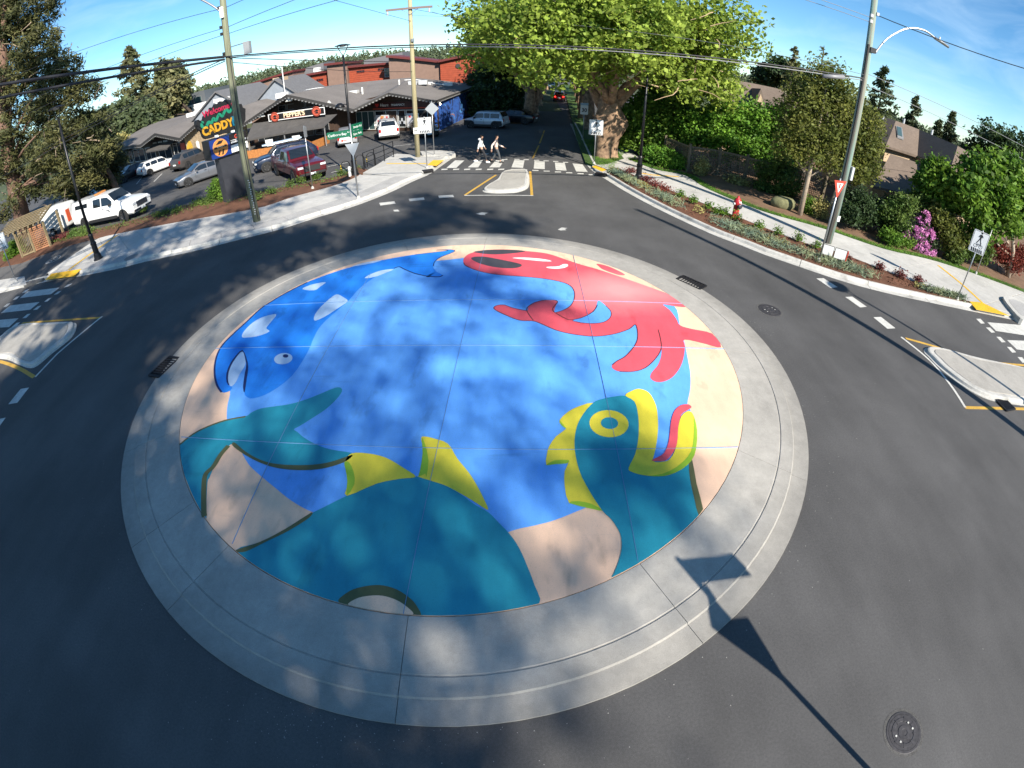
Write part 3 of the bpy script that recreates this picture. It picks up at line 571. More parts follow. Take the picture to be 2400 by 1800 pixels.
shape('arm_patch', 'red', seg(('B', [(1104, 272), (1180, 290), (1283, 340), (1240, 343), (1150, 312), (1115, 288)])), 2, octo)
# sea serpent: tail, hump, fins, head
tail = shape('painted_tail', 'teal', seg(('A', [(474, 1446), (560, 1378), (660, 1327), (780, 1286), (900, 1262), (940, 1236), (1000, 1211), (1100, 1196), (1200, 1180), (1300, 1150), (1400, 1110), (1480, 1077), (1516, 1077), (1525, 1100), (1490, 1150), (1420, 1215), (1330, 1275), (1250, 1325), (1214, 1346), (1240, 1366), (1280, 1400), (1360, 1445), (1450, 1476), (1590, 1499), (1594, 1515), (1540, 1558), (1400, 1600), (1250, 1610), (1100, 1595), (980, 1555), (880, 1500), (822, 1452), (800, 1447), (750, 1500), (700, 1580), (668, 1659)]), ('C', [(655, 80), (648, 200), (645, 325), (600, 250), (550, 150), (490, 0)]), ('A', [(470, 1540)])), 3, k=3)
stroke('olive_edge', 'olive', seg(('A', [(474, 1446), (560, 1378), (660, 1327), (780, 1286), (900, 1264)])), .05, 4, tail)
shape('olive_edge', 'olive', seg(('A', [(830, 1432), (900, 1490), (1000, 1545), (1120, 1573), (1300, 1578), (1450, 1558), (1592, 1512), (1540, 1559), (1400, 1601), (1250, 1611), (1100, 1596), (980, 1556), (880, 1501), (815, 1450)])), 4, tail)
stroke('olive_edge', 'olive', seg(('A', [(790, 1452), (740, 1510), (690, 1590)]), ('C', [(640, 40), (630, 160), (632, 310)])), .11, 4, tail)
hump = shape('painted_hump', 'teal', seg(('C', [(836, 527), (1000, 472), (1150, 396), (1280, 312), (1410, 246), (1560, 172), (1750, 92), (1900, 62), (2010, 48), (2130, 84)]), ('D', [(0, 806), (90, 860), (180, 925), (262, 972), (330, 1040), (400, 1112), (460, 1200), (510, 1310), (560, 1440), (594, 1570), (420, 1620), (200, 1645)]), ('C', [(2030, 960), (1760, 930), (1510, 870), (1200, 760), (960, 640)])), 3, k=3)
shape('olive_edge', 'olive', seg(('C', [(838, 526), (1000, 470), (1150, 393), (1290, 305), (1335, 280), (1310, 318), (1180, 400), (1040, 468), (900, 535)])), 4, hump)
shape('brow', 'olive', seg(('C', [(1505, 868), (1560, 800), (1650, 765), (1770, 752), (1880, 780), (1970, 840), (2012, 890), (2036, 950), (1950, 960), (1700, 920)])), 4, hump); shape('pale_spot', 'sand', seg(('C', [(1566, 884), (1620, 840), (1700, 822), (1790, 822), (1880, 850), (1955, 900), (1984, 944), (1850, 940), (1700, 915)])), 5, hump)
fin1 = shape('painted_fin', 'yellow', seg(('A', [(1585, 1503), (1690, 1502), (1810, 1530), (1930, 1600), (2003, 1654)]), ('C', [(1900, 64), (1750, 95), (1556, 174), (1562, 100), (1556, 20)]), ('A', [(1545, 1560)])), 4, k=3)
shape('green_edge', 'green', seg(('C', [(1556, 174), (1606, 100), (1602, 20)]), ('A', [(1570, 1560), (1540, 1562)]), ('C', [(1550, 10), (1560, 80)])), 5, fin1, k=2)
fin2 = shape('painted_fin', 'yellow', seg(('A', [(2038, 1405), (2060, 1393), (2120, 1405), (2212, 1440)]), ('D', [(60, 622), (140, 720), (200, 820), (240, 900), (261, 950), (240, 948), (150, 890), (0, 806)]), ('C', [(2130, 85), (2020, 50)]), ('A', [(2026, 1640), (2042, 1560), (2052, 1480)])), 4, k=3)
shape('green_edge', 'green', seg(('A', [(2042, 1402), (2064, 1445), (2086, 1550), (2072, 1659)]), ('C', [(2066, 30), (2022, 50)]), ('A', [(2032, 1610), (2048, 1500)])), 5, fin2, k=2)
crest = shape('painted_crest', 'yellow', seg(('D', [(942, 262), (850, 284), (778, 320), (722, 376), (735, 405), (765, 430), (700, 480), (655, 545), (640, 600), (637, 666), (700, 642), (782, 638), (756, 705), (756, 800), (785, 912), (880, 915), (1002, 962), (980, 880), (920, 780), (870, 640), (860, 480), (900, 350)])), 4, k=2)
shape('green_edge', 'green', seg(('D', [(637, 667), (690, 636), (782, 634), (770, 656), (700, 660)])), 5, crest, k=2); shape('green_edge', 'green', seg(('D', [(785, 913), (840, 900), (930, 918), (1002, 962), (930, 950)])), 5, crest, k=2); shape('green_edge', 'green', seg(('D', [(722, 376), (735, 390), (766, 430), (735, 408)])), 5, crest, k=2)
head = shape('painted_head', 'teal', seg(('D', [(942, 262), (1000, 238), (1080, 222), (1152, 217), (1202, 242), (1230, 300), (1240, 400), (1280, 520), (1300, 640), (1400, 690), (1500, 670), (1568, 648), (1566, 750), (1596, 890), (1625, 990), (1500, 1110), (1300, 1262), (1078, 1392), (1078, 1362), (1102, 1300), (1125, 1205), (1115, 1110), (1060, 1020), (1000, 962), (920, 840), (850, 700), (820, 545), (834, 420), (880, 330)])), 5, k=3)
shape('olive_edge', 'olive', seg(('D', [(1560, 660), (1582, 635), (1610, 790), (1652, 952), (1622, 990), (1594, 880), (1568, 760)])), 6, head, k=2)
shape('snout', 'yellow', seg(('D', [(1148, 216), (1190, 186), (1240, 172), (1300, 196), (1340, 260), (1357, 330), (1360, 450), (1343, 570), (1328, 640), (1390, 645), (1440, 625), (1480, 540), (1490, 430), (1512, 350), (1560, 316), (1592, 350), (1613, 440), (1606, 560), (1575, 640), (1500, 702), (1400, 738), (1280, 735), (1190, 712), (1170, 684), (1212, 595), (1234, 480), (1232, 350), (1208, 256)])), 6, head, k=3)
shape('jaw_shade', 'green', seg(('D', [(1592, 352), (1613, 440), (1607, 560), (1576, 640), (1500, 702), (1400, 738), (1300, 738), (1390, 724), (1480, 680), (1555, 610), (1585, 540), (1592, 440)])), 7, head, k=2)
shape('tongue', 'red', seg(('D', [(1324, 632), (1345, 622), (1400, 588), (1430, 510), (1445, 380), (1470, 312), (1510, 279), (1555, 274), (1577, 290), (1558, 308), (1512, 340), (1491, 420), (1483, 530), (1442, 608), (1400, 640), (1326, 641)])), 7, head, k=3)
oval('eye', 'yellow', 'D', (1043, 399), 127, 88, 6, head, .08); oval('pupil', 'teal', 'D', (1046, 396), 56, 38, 7, head, .08)
# saw-cut joints across the paint
for c, pts in (('D', [(-3000, 520), (0, 540), (820, 553), (1885, 558)]), ('B', [(950, 215), (1030, 530), (1140, 1000), (1200, 1290)]), ('D', [(960, 0), (1045, 300), (1140, 720), (1230, 1285)])):
    pass
def jline(a, b):
    p, q = clampd([g(*a, ZD)])[0], clampd([g(*b, ZD)])[0]
    MB().prism(ribbon([p, q], .0065), ZD + .001, ZD + .0205).obj('saw_joint', M['joint_paint'], isl)
M['joint_paint'] = mat('joint_paint', (.15, .29, .5), .8)
jline((426, 1025), (1740, 1052)); jline((1344, 598), (1495, 1318)); jline((1137, 575), (945, 1443)); jline((612, 715), (1600, 712)) ; jline((870, 640), (545, 1275)); jline((470, 818), (1697, 818))
# drain grates and manholes
def grate(px, py, rz, label, L=.9, W=.45, z=.008):
    x, y = g(px, py); t = thing('drain_grate', label, 'drain grate', (x, y, z), rz, group='storm drain grates')
    MB().prism([(-L / 2, -W / 2), (L / 2, -W / 2), (L / 2, W / 2), (-L / 2, W / 2)], -.01, .004).obj('sump', mat('sump', (.004, .004, .005), .9), t)
    mb = MB()
    for c_, d_ in (((0, W / 2, .015), (L, .05, .03)), ((0, -W / 2, .015), (L, .05, .03)), ((L / 2, 0, .0155), (.05, W, .03)), ((-L / 2, 0, .0155), (.05, W, .03))): mb.box(c_, d_)
    mb.obj('frame', M['iron'], t)
    nb = 9
    for k in range(nb): MB().box((-L / 2 + L * (k + .5) / nb, 0, .014), (.032, W - .05, .024)).obj('slat', M['iron'], t)
    return t
a = math.atan2
grate(1620, 664, a(g(1647, 678)[1] - g(1593, 654)[1], g(1647, 678)[0] - g(1593, 654)[0]), 'slotted iron drain grate at the sunlit upper right rim of the round island', z=.02)
grate(386, 862, a(g(363, 884)[1] - g(405, 845)[1], g(363, 884)[0] - g(405, 845)[0]), 'slotted iron drain grate at the shaded left rim of the round island', z=.03)
grate(2356, 951, .1, 'iron drain grate cut into the edge of the right splitter island', .6, .5, z=.03)
def manhole(px, py, r, label):
    x, y = g(px, py); t = thing('manhole_cover', label, 'manhole cover', (x, y, .002), .4, group='manhole covers')
    MB().lathe([(r * 1.16, .001), (r * 1.12, .008), (r, .009), (r, 0)], 32).obj('ring', M['cast_iron'], t); MB().lathe([(r * 1.32, .0012), (r * 1.1, .0018)], 32).obj('patched_collar', M['patch'], t)
    MB().lathe([(r * .985, 0), (r * .985, .010), (r * .8, .010), (r * .79, .016), (r * .62, .016), (r * .6, .010), (r * .4, .010), (r * .39, .016), (r * .2, .016), (r * .18, .010), (0, .010)], 32).obj('lid', M['cast_iron'], t)
    for k in range(8): MB().box((r * .7 * math.cos(k * PI / 4), r * .7 * math.sin(k * PI / 4), .014), (r * .26, .02, .010), k * PI / 4).obj('rib', M['cast_iron'], t)
    for sx in (-1, 1):
        for dx in (-.06, .06): MB().box((sx * r * .55, dx, .02), (.03, .03, .004), .3).obj('paint_spot', M['white_line'], t)
    return t
manhole(1804, 727, .33, 'round iron manhole cover on the sunlit road right of the painted island')
manhole(2118, 1717, .29, 'near round manhole cover in the bottom right corner of the road')
def cover(px, py, r, label, z=ZK):
    x, y = g(px, py, z); o = MB().lathe([(r, 0), (r, .004), (0, .004)], 24).obj('service_cover', mat('cover', (.2, .21, .22), .6, .4), None); o.location = (x, y, z - .003); tag(o, label, 'service cover')
cover(307, 603, .38, 'round metal service cover in the aggregate pavement by the left lamp post')

# grit and pale stone specks swept to the edges
rg = random.Random(77); mb = MB()
for k in range(420):
    if k < 220: a = rg.uniform(0, 2 * PI); d_ = RO + .04 + abs(rg.gauss(0, .5)); x, y = CX + d_ * math.cos(a), CY + d_ * math.sin(a)
    elif k < 340: x, y = g(rg.gauss(760, 150), rg.gauss(1700, 50))
    else: x, y = rg.uniform(-12, 12), rg.uniform(-1, 22)
    if math.hypot(x - CX, y - CY) < RO + .02: continue
    s_ = rg.uniform(.004, .010); mb.face((x - s_, y - s_ * .7, .006), (x + s_, y - s_, .006), (x + s_ * .6, y + s_, .009), (x - s_ * .8, y + s_ * .8, .006))
struct(mb.obj('grit', mat('grit', (.26, .25, .235), .9)), 'stuff')
# ================================================================= lettering
def words(name, s, size, m, parent, mw, ext=.01, align='CENTER', bold=0.0, shear=0.0, sx=1.0):
    cu = bpy.data.curves.new('t', 'FONT'); cu.body = s; cu.size = size; cu.extrude = ext; cu.align_x = align; cu.align_y = 'CENTER'; cu.offset = bold; cu.shear = shear; cu.resolution_u = 3
    tmp = bpy.data.objects.new('t', cu); COL.objects.link(tmp)
    dg = bpy.context.evaluated_depsgraph_get(); me = bpy.data.meshes.new_from_object(tmp.evaluated_get(dg))
    bpy.data.objects.remove(tmp); bpy.data.curves.remove(cu)
    me.transform(mw @ Matrix.Diagonal((sx, 1, 1, 1))); me.materials.clear()
    return link(name, me, parent, m)
def face_m(origin, u):                     # frame on a vertical wall: x along u, y up, z out (towards the viewer)
    u = Vector((u[0], u[1], 0)).normalized(); n = Vector((u.y, -u.x, 0)); z = Vector((0, 0, 1))
    return Matrix(((u.x, z.x, n.x, origin[0]), (u.y, z.y, n.y, origin[1]), (u.z, z.z, n.z, origin[2]), (0, 0, 0, 1)))
M['roof_grey'] = layered('roof_grey', (.165, .15, .14), [(.3, .85, 1.12, .3, .7, ONE), (3, .85, 1.12, .3, .7, (1, 4, 1)), (40, .8, 1.2, .3, .7, ONE)], rough=.9, bump=.25, bscale=30)
M['roof_brown'] = layered('roof_brown', (.155, .12, .095), [(.4, .85, 1.12, .3, .7, ONE), (5, .82, 1.15, .3, .7, (1, 3, 1)), (40, .8, 1.2, .3, .7, ONE)], rough=.9, bump=.3, bscale=24)
M['fascia'] = mat('fascia', (.035, .033, .032), .7, noise=.2, scale=4)
M['dark_wood'] = mat('dark_wood', (.055, .032, .022), .7, noise=.3, scale=5)
M['cedar'] = mat('cedar', (.42, .17, .05), .6, noise=.25, scale=6)
M['glass'] = mat('glass', (.012, .016, .02), .06, 0, spec=.8)
M['glass_teal'] = mat('glass_teal', (.05, .09, .095), .1, 0, spec=.7)
M['frame_white'] = mat('frame_white', (.6, .6, .58), .5)
M['frame_grey'] = mat('frame_grey', (.2, .2, .2), .5)
M['awning'] = mat('awning', (.075, .07, .066), .85, noise=.15, scale=2)
M['stone_wall'] = mat('stone_wall', (.36, .27, .17), .85, noise=.35, scale=5, bump=.5, bscale=9)
M['sign_white'] = mat('sign_white', (.78, .78, .76), .5)
M['sign_black'] = mat('sign_black', (.012, .012, .013), .5)
M['cream'] = mat('cream', (.75, .6, .4), .5)
M['sign_red'] = mat('sign_red', (.5, .06, .035), .5)
M['orange'] = mat('orange', (.6, .24, .06), .6, noise=.2, scale=6)
M['brick_red'] = mat('red_siding', (.30, .055, .022), .7, noise=.15, scale=2)
M['brown_siding'] = mat('brown_siding', (.21, .135, .105), .8, noise=.1, scale=2)
M['trim_red'] = mat('trim_red', (.12, .02, .018), .6)
M['grey_blue'] = mat('grey_blue_wall', (.22, .25, .29), .8, noise=.1, scale=2)
M['beige'] = mat('beige_wall', (.5, .37, .24), .8, noise=.08, scale=2)
def roof_strip(F, B, parent, name='roof', m='roof_grey', th=.12):
    for i in range(len(F) - 1):
        mb = MB(); a, b, c, d = F[i], F[i + 1], B[i + 1], B[i]
        lo = lambda p: (p[0], p[1], p[2] - th)
        mb.add([a, b, c, d, lo(a), lo(b), lo(c), lo(d)], [(0, 1, 2), (0, 2, 3), (4, 6, 5), (4, 7, 6), (0, 4, 5, 1), (1, 5, 6, 2), (2, 6, 7, 3), (3, 7, 4, 0)])
        mb.obj(name, M[m], parent)
def fascia_run(F, parent, d=.3, off=.06):
    for a, b in zip(F, F[1:]):
        u = Vector((b[0] - a[0], b[1] - a[1], 0)).normalized(); n = Vector((u.y, -u.x, 0)) * off
        A_, B_ = Vector(a) + n, Vector(b) + n
        mb = MB(); dn = Vector((0, 0, -d)); up = Vector((0, 0, .03)); t = n * .8
        mb.add([A_ + dn - t, B_ + dn - t, B_ + up - t, A_ + up - t, A_ + dn, B_ + dn, B_ + up, A_ + up], [(0, 1, 2, 3), (7, 6, 5, 4), (4, 5, 1, 0), (5, 6, 2, 1), (6, 7, 3, 2), (7, 4, 0, 3)])
        o = mb.obj('fascia_board', M['fascia'], parent)
        L = (B_ - A_).length; mb = MB(); k = int(L / .34)
        for j in range(k):
            p = A_ + (B_ - A_) * ((j + .5) / k) + n * .25 + Vector((0, 0, -d + .02)); mb.box(p, (.16, .03, .1), math.atan2(u.y, u.x))
        struct(mb.obj('dentil_trim', M['frame_grey'], o), 'stuff')
def wall_run(pts, top, parent, m, name='wall', z0=-.05, th=.25):
    """vertical wall along a ground polyline, tops given per point"""
    for (a, ta), (b, tb) in zip(zip(pts, top), zip(pts[1:], top[1:])):
        u = Vector((b[0] - a[0], b[1] - a[1], 0)).normalized(); n = Vector((-u.y, u.x, 0)) * th
        A_, B_ = Vector((a[0], a[1], z0)), Vector((b[0], b[1], z0)); 
        v = [A_, B_, B_ + Vector((0, 0, tb - z0)), A_ + Vector((0, 0, ta - z0))]; v += [p + n for p in v]
        MB().add(v, [(0, 1, 2, 3), (7, 6, 5, 4), (0, 4, 5, 1), (1, 5, 6, 2), (2, 6, 7, 3), (3, 7, 4, 0)]).obj(name, M[m], parent)
def window(parent, a, b, z0, z1, panes=2, fm='frame_white', gm='glass', out=.03, name='window'):
    A_, B_ = Vector((a[0], a[1], 0)), Vector((b[0], b[1], 0)); L = (B_ - A_).length; F = face_m((a[0], a[1], z0), B_ - A_); h = z1 - z0
    def bx(mb, x0, x1, y0, y1, d0, d1):
        v = [F @ Vector((x, y, d)) for d in (d0, d1) for x, y in ((x0, y0), (x1, y0), (x1, y1), (x0, y1))]
        mb.add(v, [(3, 2, 1, 0), (4, 5, 6, 7), (0, 1, 5, 4), (1, 2, 6, 5), (2, 3, 7, 6), (3, 0, 4, 7)])
    mb = MB(); f = .06
    bx(mb, 0, L, 0, f, 0, out + .03); bx(mb, 0, L, h - f, h, 0, out + .031); bx(mb, 0, f, f, h - f, 0, out + .029); bx(mb, L - f, L, f, h - f, 0, out + .029)
    for k in range(1, panes): bx(mb, L * k / panes - f / 2, L * k / panes + f / 2, f, h - f, 0, out + .028)
    w_ = mb.obj(name, M[fm], parent)
    for k in range(panes):
        mb = MB(); bx(mb, L * k / panes + f / 2, L * (k + 1) / panes - f / 2, f, h - f, .004, out); mb.obj('pane', M[gm], w_)
    return w_
def panel(name, m, parent, a, b, z0, z1, d0=.03, d1=.06):
    A_, B_ = Vector((a[0], a[1], 0)), Vector((b[0], b[1], 0)); L = (B_ - A_).length; F = face_m((a[0], a[1], z0), B_ - A_)
    v = [F @ Vector((x, y, d)) for d in (d0, d1) for x, y in ((0, 0), (L, 0), (L, z1 - z0), (0, z1 - z0))]
    return MB().add(v, [(3, 2, 1, 0), (4, 5, 6, 7), (0, 1, 5, 4), (1, 2, 6, 5), (2, 3, 7, 6), (3, 0, 4, 7)]).obj(name, M[m] if isinstance(m, str) else m, parent)
# ================================================================= restaurant
pep = thing('restaurant_building', 'low restaurant with a dark gable front, black sign with red discs and grey patio awning', 'building')
F1 = [(-26.3, 46.0, 2.7), (-20.2, 44.4, 4.95), (-14.0, 44.5, 2.75)]; B1 = [(-27.3, 62, 4.65), (-21.5, 62, 4.66), (-17, 62, 4.63)]
roof_strip(F1, B1, pep); fascia_run(F1, pep)
wall_run([(-26.2, 48.0), (-20.6, 46.9), (-16.2, 46.2)], [2.5, 4.6, 3.2], pep, 'dark_wood')
wall_run([(-16.2, 46.2), (-15.2, 50.5)], [3.2, 3.2], pep, 'dark_wood')
for k in range(5):
    a, b = lerp((-25.6, 47.8), (-17, 46.3), k / 5), lerp((-25.6, 47.8), (-17, 46.3), (k + .92) / 5); window(pep, a, b, .5, 2.1, 2, 'frame_grey')
for k in range(4):
    a, b = lerp((-22.6, 47.3), (-18.4, 46.6), k / 4), lerp((-22.6, 47.3), (-18.4, 46.6), (k + .9) / 4); window(pep, a, b, 3.3, 3.9, 1, 'frame_grey', name='clerestory')
for x, y, z in ((-20.2, 44.6, 4.55), (-23.6, 45.4, 3.45), (-16.4, 44.8, 3.6)):
    MB().add([(x - .35, y, z - .25), (x + .35, y, z - .25), (x, y, z + .2), (x - .35, y + .25, z - .25), (x + .35, y + .25, z - .25), (x, y + .25, z + .2)], [(0, 1, 2), (5, 4, 3), (0, 3, 4, 1), (1, 4, 5, 2), (2, 5, 3, 0)]).obj('floodlight', M['frame_white'], pep)
# sign board
sa, sb = (-22.55, 44.9), (-16.45, 43.95)
sg = panel('sign_board', 'sign_black', pep, sa, sb, 2.66, 3.36, 0, .12)
Fm = face_m((sa[0], sa[1], 2.66), (sb[0] - sa[0], sb[1] - sa[1], 0)); SL = math.dist(sa, sb)
mb = MB()
for x0, x1, y0, y1 in ((0, SL, 0, .07), (0, SL, .63, .7), (0, .07, .07, .63), (SL - .07, SL, .07, .63)):
    v = [Fm @ Vector((x, y, d)) for d in (.121, .15) for x, y in ((x0, y0), (x1, y0), (x1, y1), (x0, y1))]
    mb.add(v, [(3, 2, 1, 0), (4, 5, 6, 7), (0, 1, 5, 4), (1, 2, 6, 5), (2, 3, 7, 6), (3, 0, 4, 7)])
mb.obj('sign_border', M['sign_white'], sg)
words('sign_lettering', "PEPPER'S", .62, M['cream'], sg, Fm @ Matrix.Translation((SL * .47, .37, .14)), .02, bold=.018)
panel('red_underline', 'sign_red', sg, lerp(sa, sb, .3), lerp(sa, sb, .66), 2.76, 2.79, .125, .14)
for t_ in (.12, .86):
    c = Fm @ Vector((SL * t_, .36, .16)); mm = Fm.copy(); mm.translation = c
    d_ = MB().lathe([(0, .05), (.44, .05), (.47, .03), (.47, 0)], 24, mm).obj('round_emblem', mat('emblem_red', (.5, .09, .05), .5), pep)
    MB().lathe([(.43, .056), (.38, .056)], 24, mm).obj('emblem_ring', M['sign_black'], d_)
    mb = MB()
    for q in ([(-.25, .02), (.1, .2), (.3, .05), (.05, -.02)], [(-.2, -.1), (.15, -.02), (.28, -.2), (-.05, -.18)]): mb.face(*[mm @ Vector((x, y, .057)) for x, y in q])
    mb.obj('emblem_mark', M['sign_black'], d_)
# awning panels on posts over the patio
for k in range(4):
    a, b = lerp((-24.6, 45.3, 2.72), (-15.5, 44.3, 2.5), k / 4), lerp((-24.6, 45.3, 2.72), (-15.5, 44.3, 2.5), (k + 1) / 4)
    d, c = lerp((-24.0, 42.4, 1.56), (-15.9, 41.9, 1.80), k / 4), lerp((-24.0, 42.4, 1.56), (-15.9, 41.9, 1.80), (k + 1) / 4)
    mid = lerp(lerp(a, b, .5), lerp(d, c, .5), .5); mid = (mid[0], mid[1], mid[2] - .1)
    o = MB().add([a, b, c, d, mid], [(3, 2, 4), (2, 1, 4), (1, 0, 4), (0, 3, 4)]).obj('awning_panel', M['awning'], pep)
    MB().add([d, c, (c[0], c[1], c[2] - .16), (d[0], d[1], d[2] - .16)], [(3, 2, 1, 0)]).obj('valance', M['awning'], o)
for p in ((-23.9, 42.6), (-20, 42.3), (-16, 42.0)): MB().bar((p[0], p[1], 0), (p[0], p[1], 1.75), .09).obj('awning_post', M['frame_grey'], pep)
for x in (-21.6, -18.9): panel('white_banner', 'sign_white', pep, (x, 41.6 - (x + 21.6) * .03), (x + .75, 41.58 - (x + 21.6) * .03), .75, 1.35)
# patio screen of cedar boards
ps = thing('patio_screen', 'low golden cedar board screen round the restaurant patio', 'fence')
for k in range(22):
    a, b = lerp((-23.6, 40.75), (-16.8, 40.65), k / 22), lerp((-23.6, 40.75), (-16.8, 40.65), (k + .96) / 22); panel('board', 'cedar', ps, a, b, .02, .74 + .02 * (k % 2), 0, .05)
for k in range(6):
    a, b = lerp((-16.75, 40.65), (-16.3, 43.6), k / 6), lerp((-16.75, 40.65), (-16.3, 43.6), (k + .95) / 6); panel('board', 'cedar', ps, a, b, .02, .74, 0, .05)
# ================================================================= pharmacy
ph = thing('pharmacy_building', 'pharmacy with brown gable, dark red sign and posters in its windows', 'building')
F2 = [(-14.0, 44.5, 2.75), (-11.1, 46.0, 3.85), (-6.6, 44.4, 2.95)]; B2 = [(-17, 62, 4.63), (-12, 62, 4.62), (-4.0, 62, 3.3)]
roof_strip(F2, B2, ph); fascia_run(F2, ph, .22); fascia_run([(-6.6, 44.4, 2.95), (-4.0, 62, 3.3)], ph, .22)
wall_run([(-15.7, 49.8), (-11.2, 47.7), (-6.7, 45.7)], [3.0, 3.75, 2.9], ph, 'dark_wood')
sidem = bpy.data.materials.new('painted_side'); sidem.use_nodes = True; t = sidem.node_tree; b_ = t.nodes['Principled BSDF']; b_.inputs['Roughness'].default_value = .8
n_ = t.nodes.new('ShaderNodeTexNoise'); n_.inputs['Scale'].default_value = .55; n_.inputs['Detail'].default_value = 2; n_.inputs['Distortion'].default_value = 1.5
r_ = t.nodes.new('ShaderNodeValToRGB'); r_.color_ramp.interpolation = 'CONSTANT'
els = [(.0, (.01, .03, .12)), (.42, (.02, .09, .36)), (.52, (.015, .05, .2)), (.6, (.05, .2, .5)), (.66, (.3, .1, .05))]
r_.color_ramp.elements[0].color = (*els[0][1], 1); r_.color_ramp.elements[1].position = els[1][0]; r_.color_ramp.elements[1].color = (*els[1][1], 1)
for p_, c_ in els[2:]: e_ = r_.color_ramp.elements.new(p_); e_.color = (*c_, 1)
tcn = t.nodes.new('ShaderNodeTexCoord'); t.links.new(tcn.outputs['Object'], n_.inputs['Vector']); t.links.new(n_.outputs['Fac'], r_.inputs[0]); t.links.new(r_.outputs[0], b_.inputs['Base Color']); M['painted_side'] = sidem
wall_run([(-6.7, 45.7), (-4.4, 59.5)], [2.85, 3.1], ph, 'painted_side', 'mural_wall')
pa, pb = (-15.6, 49.74), (-6.9, 45.78)
def pp(t_): return lerp(pa, pb, t_)
window(ph, pp(.02), pp(.27), .15, 2.05, 3, 'frame_white', 'glass_teal'); window(ph, pp(.28), pp(.56), .35, 2.05, 2, 'frame_white'); window(ph, pp(.57), pp(.66), .35, 2.05, 1, 'frame_white'); window(ph, pp(.67), pp(.92), .35, 2.05, 2, 'frame_white')
posters = [(.29, .46, .45, 1.6, 'sign_white'), (.68, .82, .45, 1.7, 'sign_white'), (.05, .08, .5, .9, 'cream')]
for a_, b2_, z0, z1, m_ in posters:
    o = panel('poster', mat('poster_pale', (.6, .6, .63), .5), ph, pp(a_), pp(b2_), z0, z1, .065, .075)
    if a_ == .29:
        for k, (x, z, cm) in enumerate(((.31, .9, (.5, .04, .05)), (.345, 1.1, (.65, .15, .08)), (.375, .95, (.5, .05, .08)), (.42, 1.25, (.6, .1, .1)), (.43, .65, (.12, .45, .08)), (.35, 1.3, (.6, .3, .1)))):
            panel('poster_print', mat('print', cm, .5), o, pp(x), pp(x + .022 + .01 * (k % 3)), z, z + .22, .078, .082)
    elif a_ == .68: panel('poster_print', mat('print', (.55, .03, .04), .5), o, pp(.70), pp(.725), 1.3, 1.5, .078, .082)
for k in range(3): panel('notice', mat('notice', (.5, .52, .56), .5), ph, pp(.58 + .026 * k), pp(.6 + .026 * k), .7 + .25 * (k % 2), 1.0 + .25 * (k % 2), .065, .072)
sgn = panel('sign_board', mat('sign_maroon', (.045, .012, .012), .5), ph, pp(.27), pp(.98), 2.32, 2.86, .05, .2)
panel('red_stripe', 'sign_red', sgn, pp(.27), pp(.98), 2.2, 2.28, .06, .19)
Fp = face_m((*pp(.27), 2.32), (pb[0] - pa[0], pb[1] - pa[1], 0))
words('sign_lettering', 'Heart', .42, M['sign_white'], sgn, Fp @ Matrix.Translation((1.42, .27, .21)), .008, shear=.25)
words('sign_lettering', 'PHARMACY', .3, M['sign_white'], sgn, Fp @ Matrix.Translation((3.05, .24, .21)), .008)
hm = mat('heart_red', (.6, .03, .03), .4); hp = []
for i in range(24):
    t_ = 2 * PI * i / 24; hp.append((16 * math.sin(t_) ** 3, 13 * math.cos(t_) - 5 * math.cos(2 * t_) - 2 * math.cos(3 * t_) - math.cos(4 * t_)))
MB().face(*[Fp @ Vector((.55 + x * .014, .27 + y * .014, .215)) for x, y in hp[::-1]]).obj('heart_emblem', hm, sgn)
for k, z_ in ((0, 2.6), (1, 2.7)):
    p = ((-6.55, 46.6, 2.45), (-5.2, 55.5, 2.55))[k]; MB().ball(p, .11).obj('wall_lamp', emis('lamp_glow', (1, .85, .6), 6), ph)
# roof plant
def vent(x, y, z, h, r_, par): MB().tube([(x, y, z - .2), (x, y, z + h)], r_, 8).obj('vent_pipe', M['sign_white'], par)
vent(-15.4, 52.5, 3.6, .75, .09, pep); vent(-12.0, 55, 4.1, .6, .08, ph)
MB().box((-16.6, 52.6, 3.85), (1.4, .9, .5)).obj('air_unit', M['frame_white'], pep)
for dx in (0, 1.1): MB().box((-10.4 + dx, 54.5, 4.25), (.9, .9, .45)).obj('air_unit', M['alu'], ph)
MB().box((-7.0, 57, 3.75), (1.0, .8, .35)).obj('air_unit', M['sign_white'], ph); MB().box((-9.0, 56.5, 4.0), (.7, .6, .3)).obj('roof_hatch', M['sign_white'], ph)
MB().tube(smooth_line([(-26, 58, 4.45), (-24, 57.5, 4.55), (-22.6, 55, 4.75), (-20.5, 54, 4.8), (-19, 53, 4.55)], 4), .06, 6).obj('conduit', M['sign_white'], pep)
MB().tube(smooth_line([(-12, 58, 4.5), (-10.5, 57.5, 4.45), (-8.5, 56, 4.0), (-6.5, 55.5, 3.7)], 4), .06, 6).obj('conduit', M['sign_white'], ph)
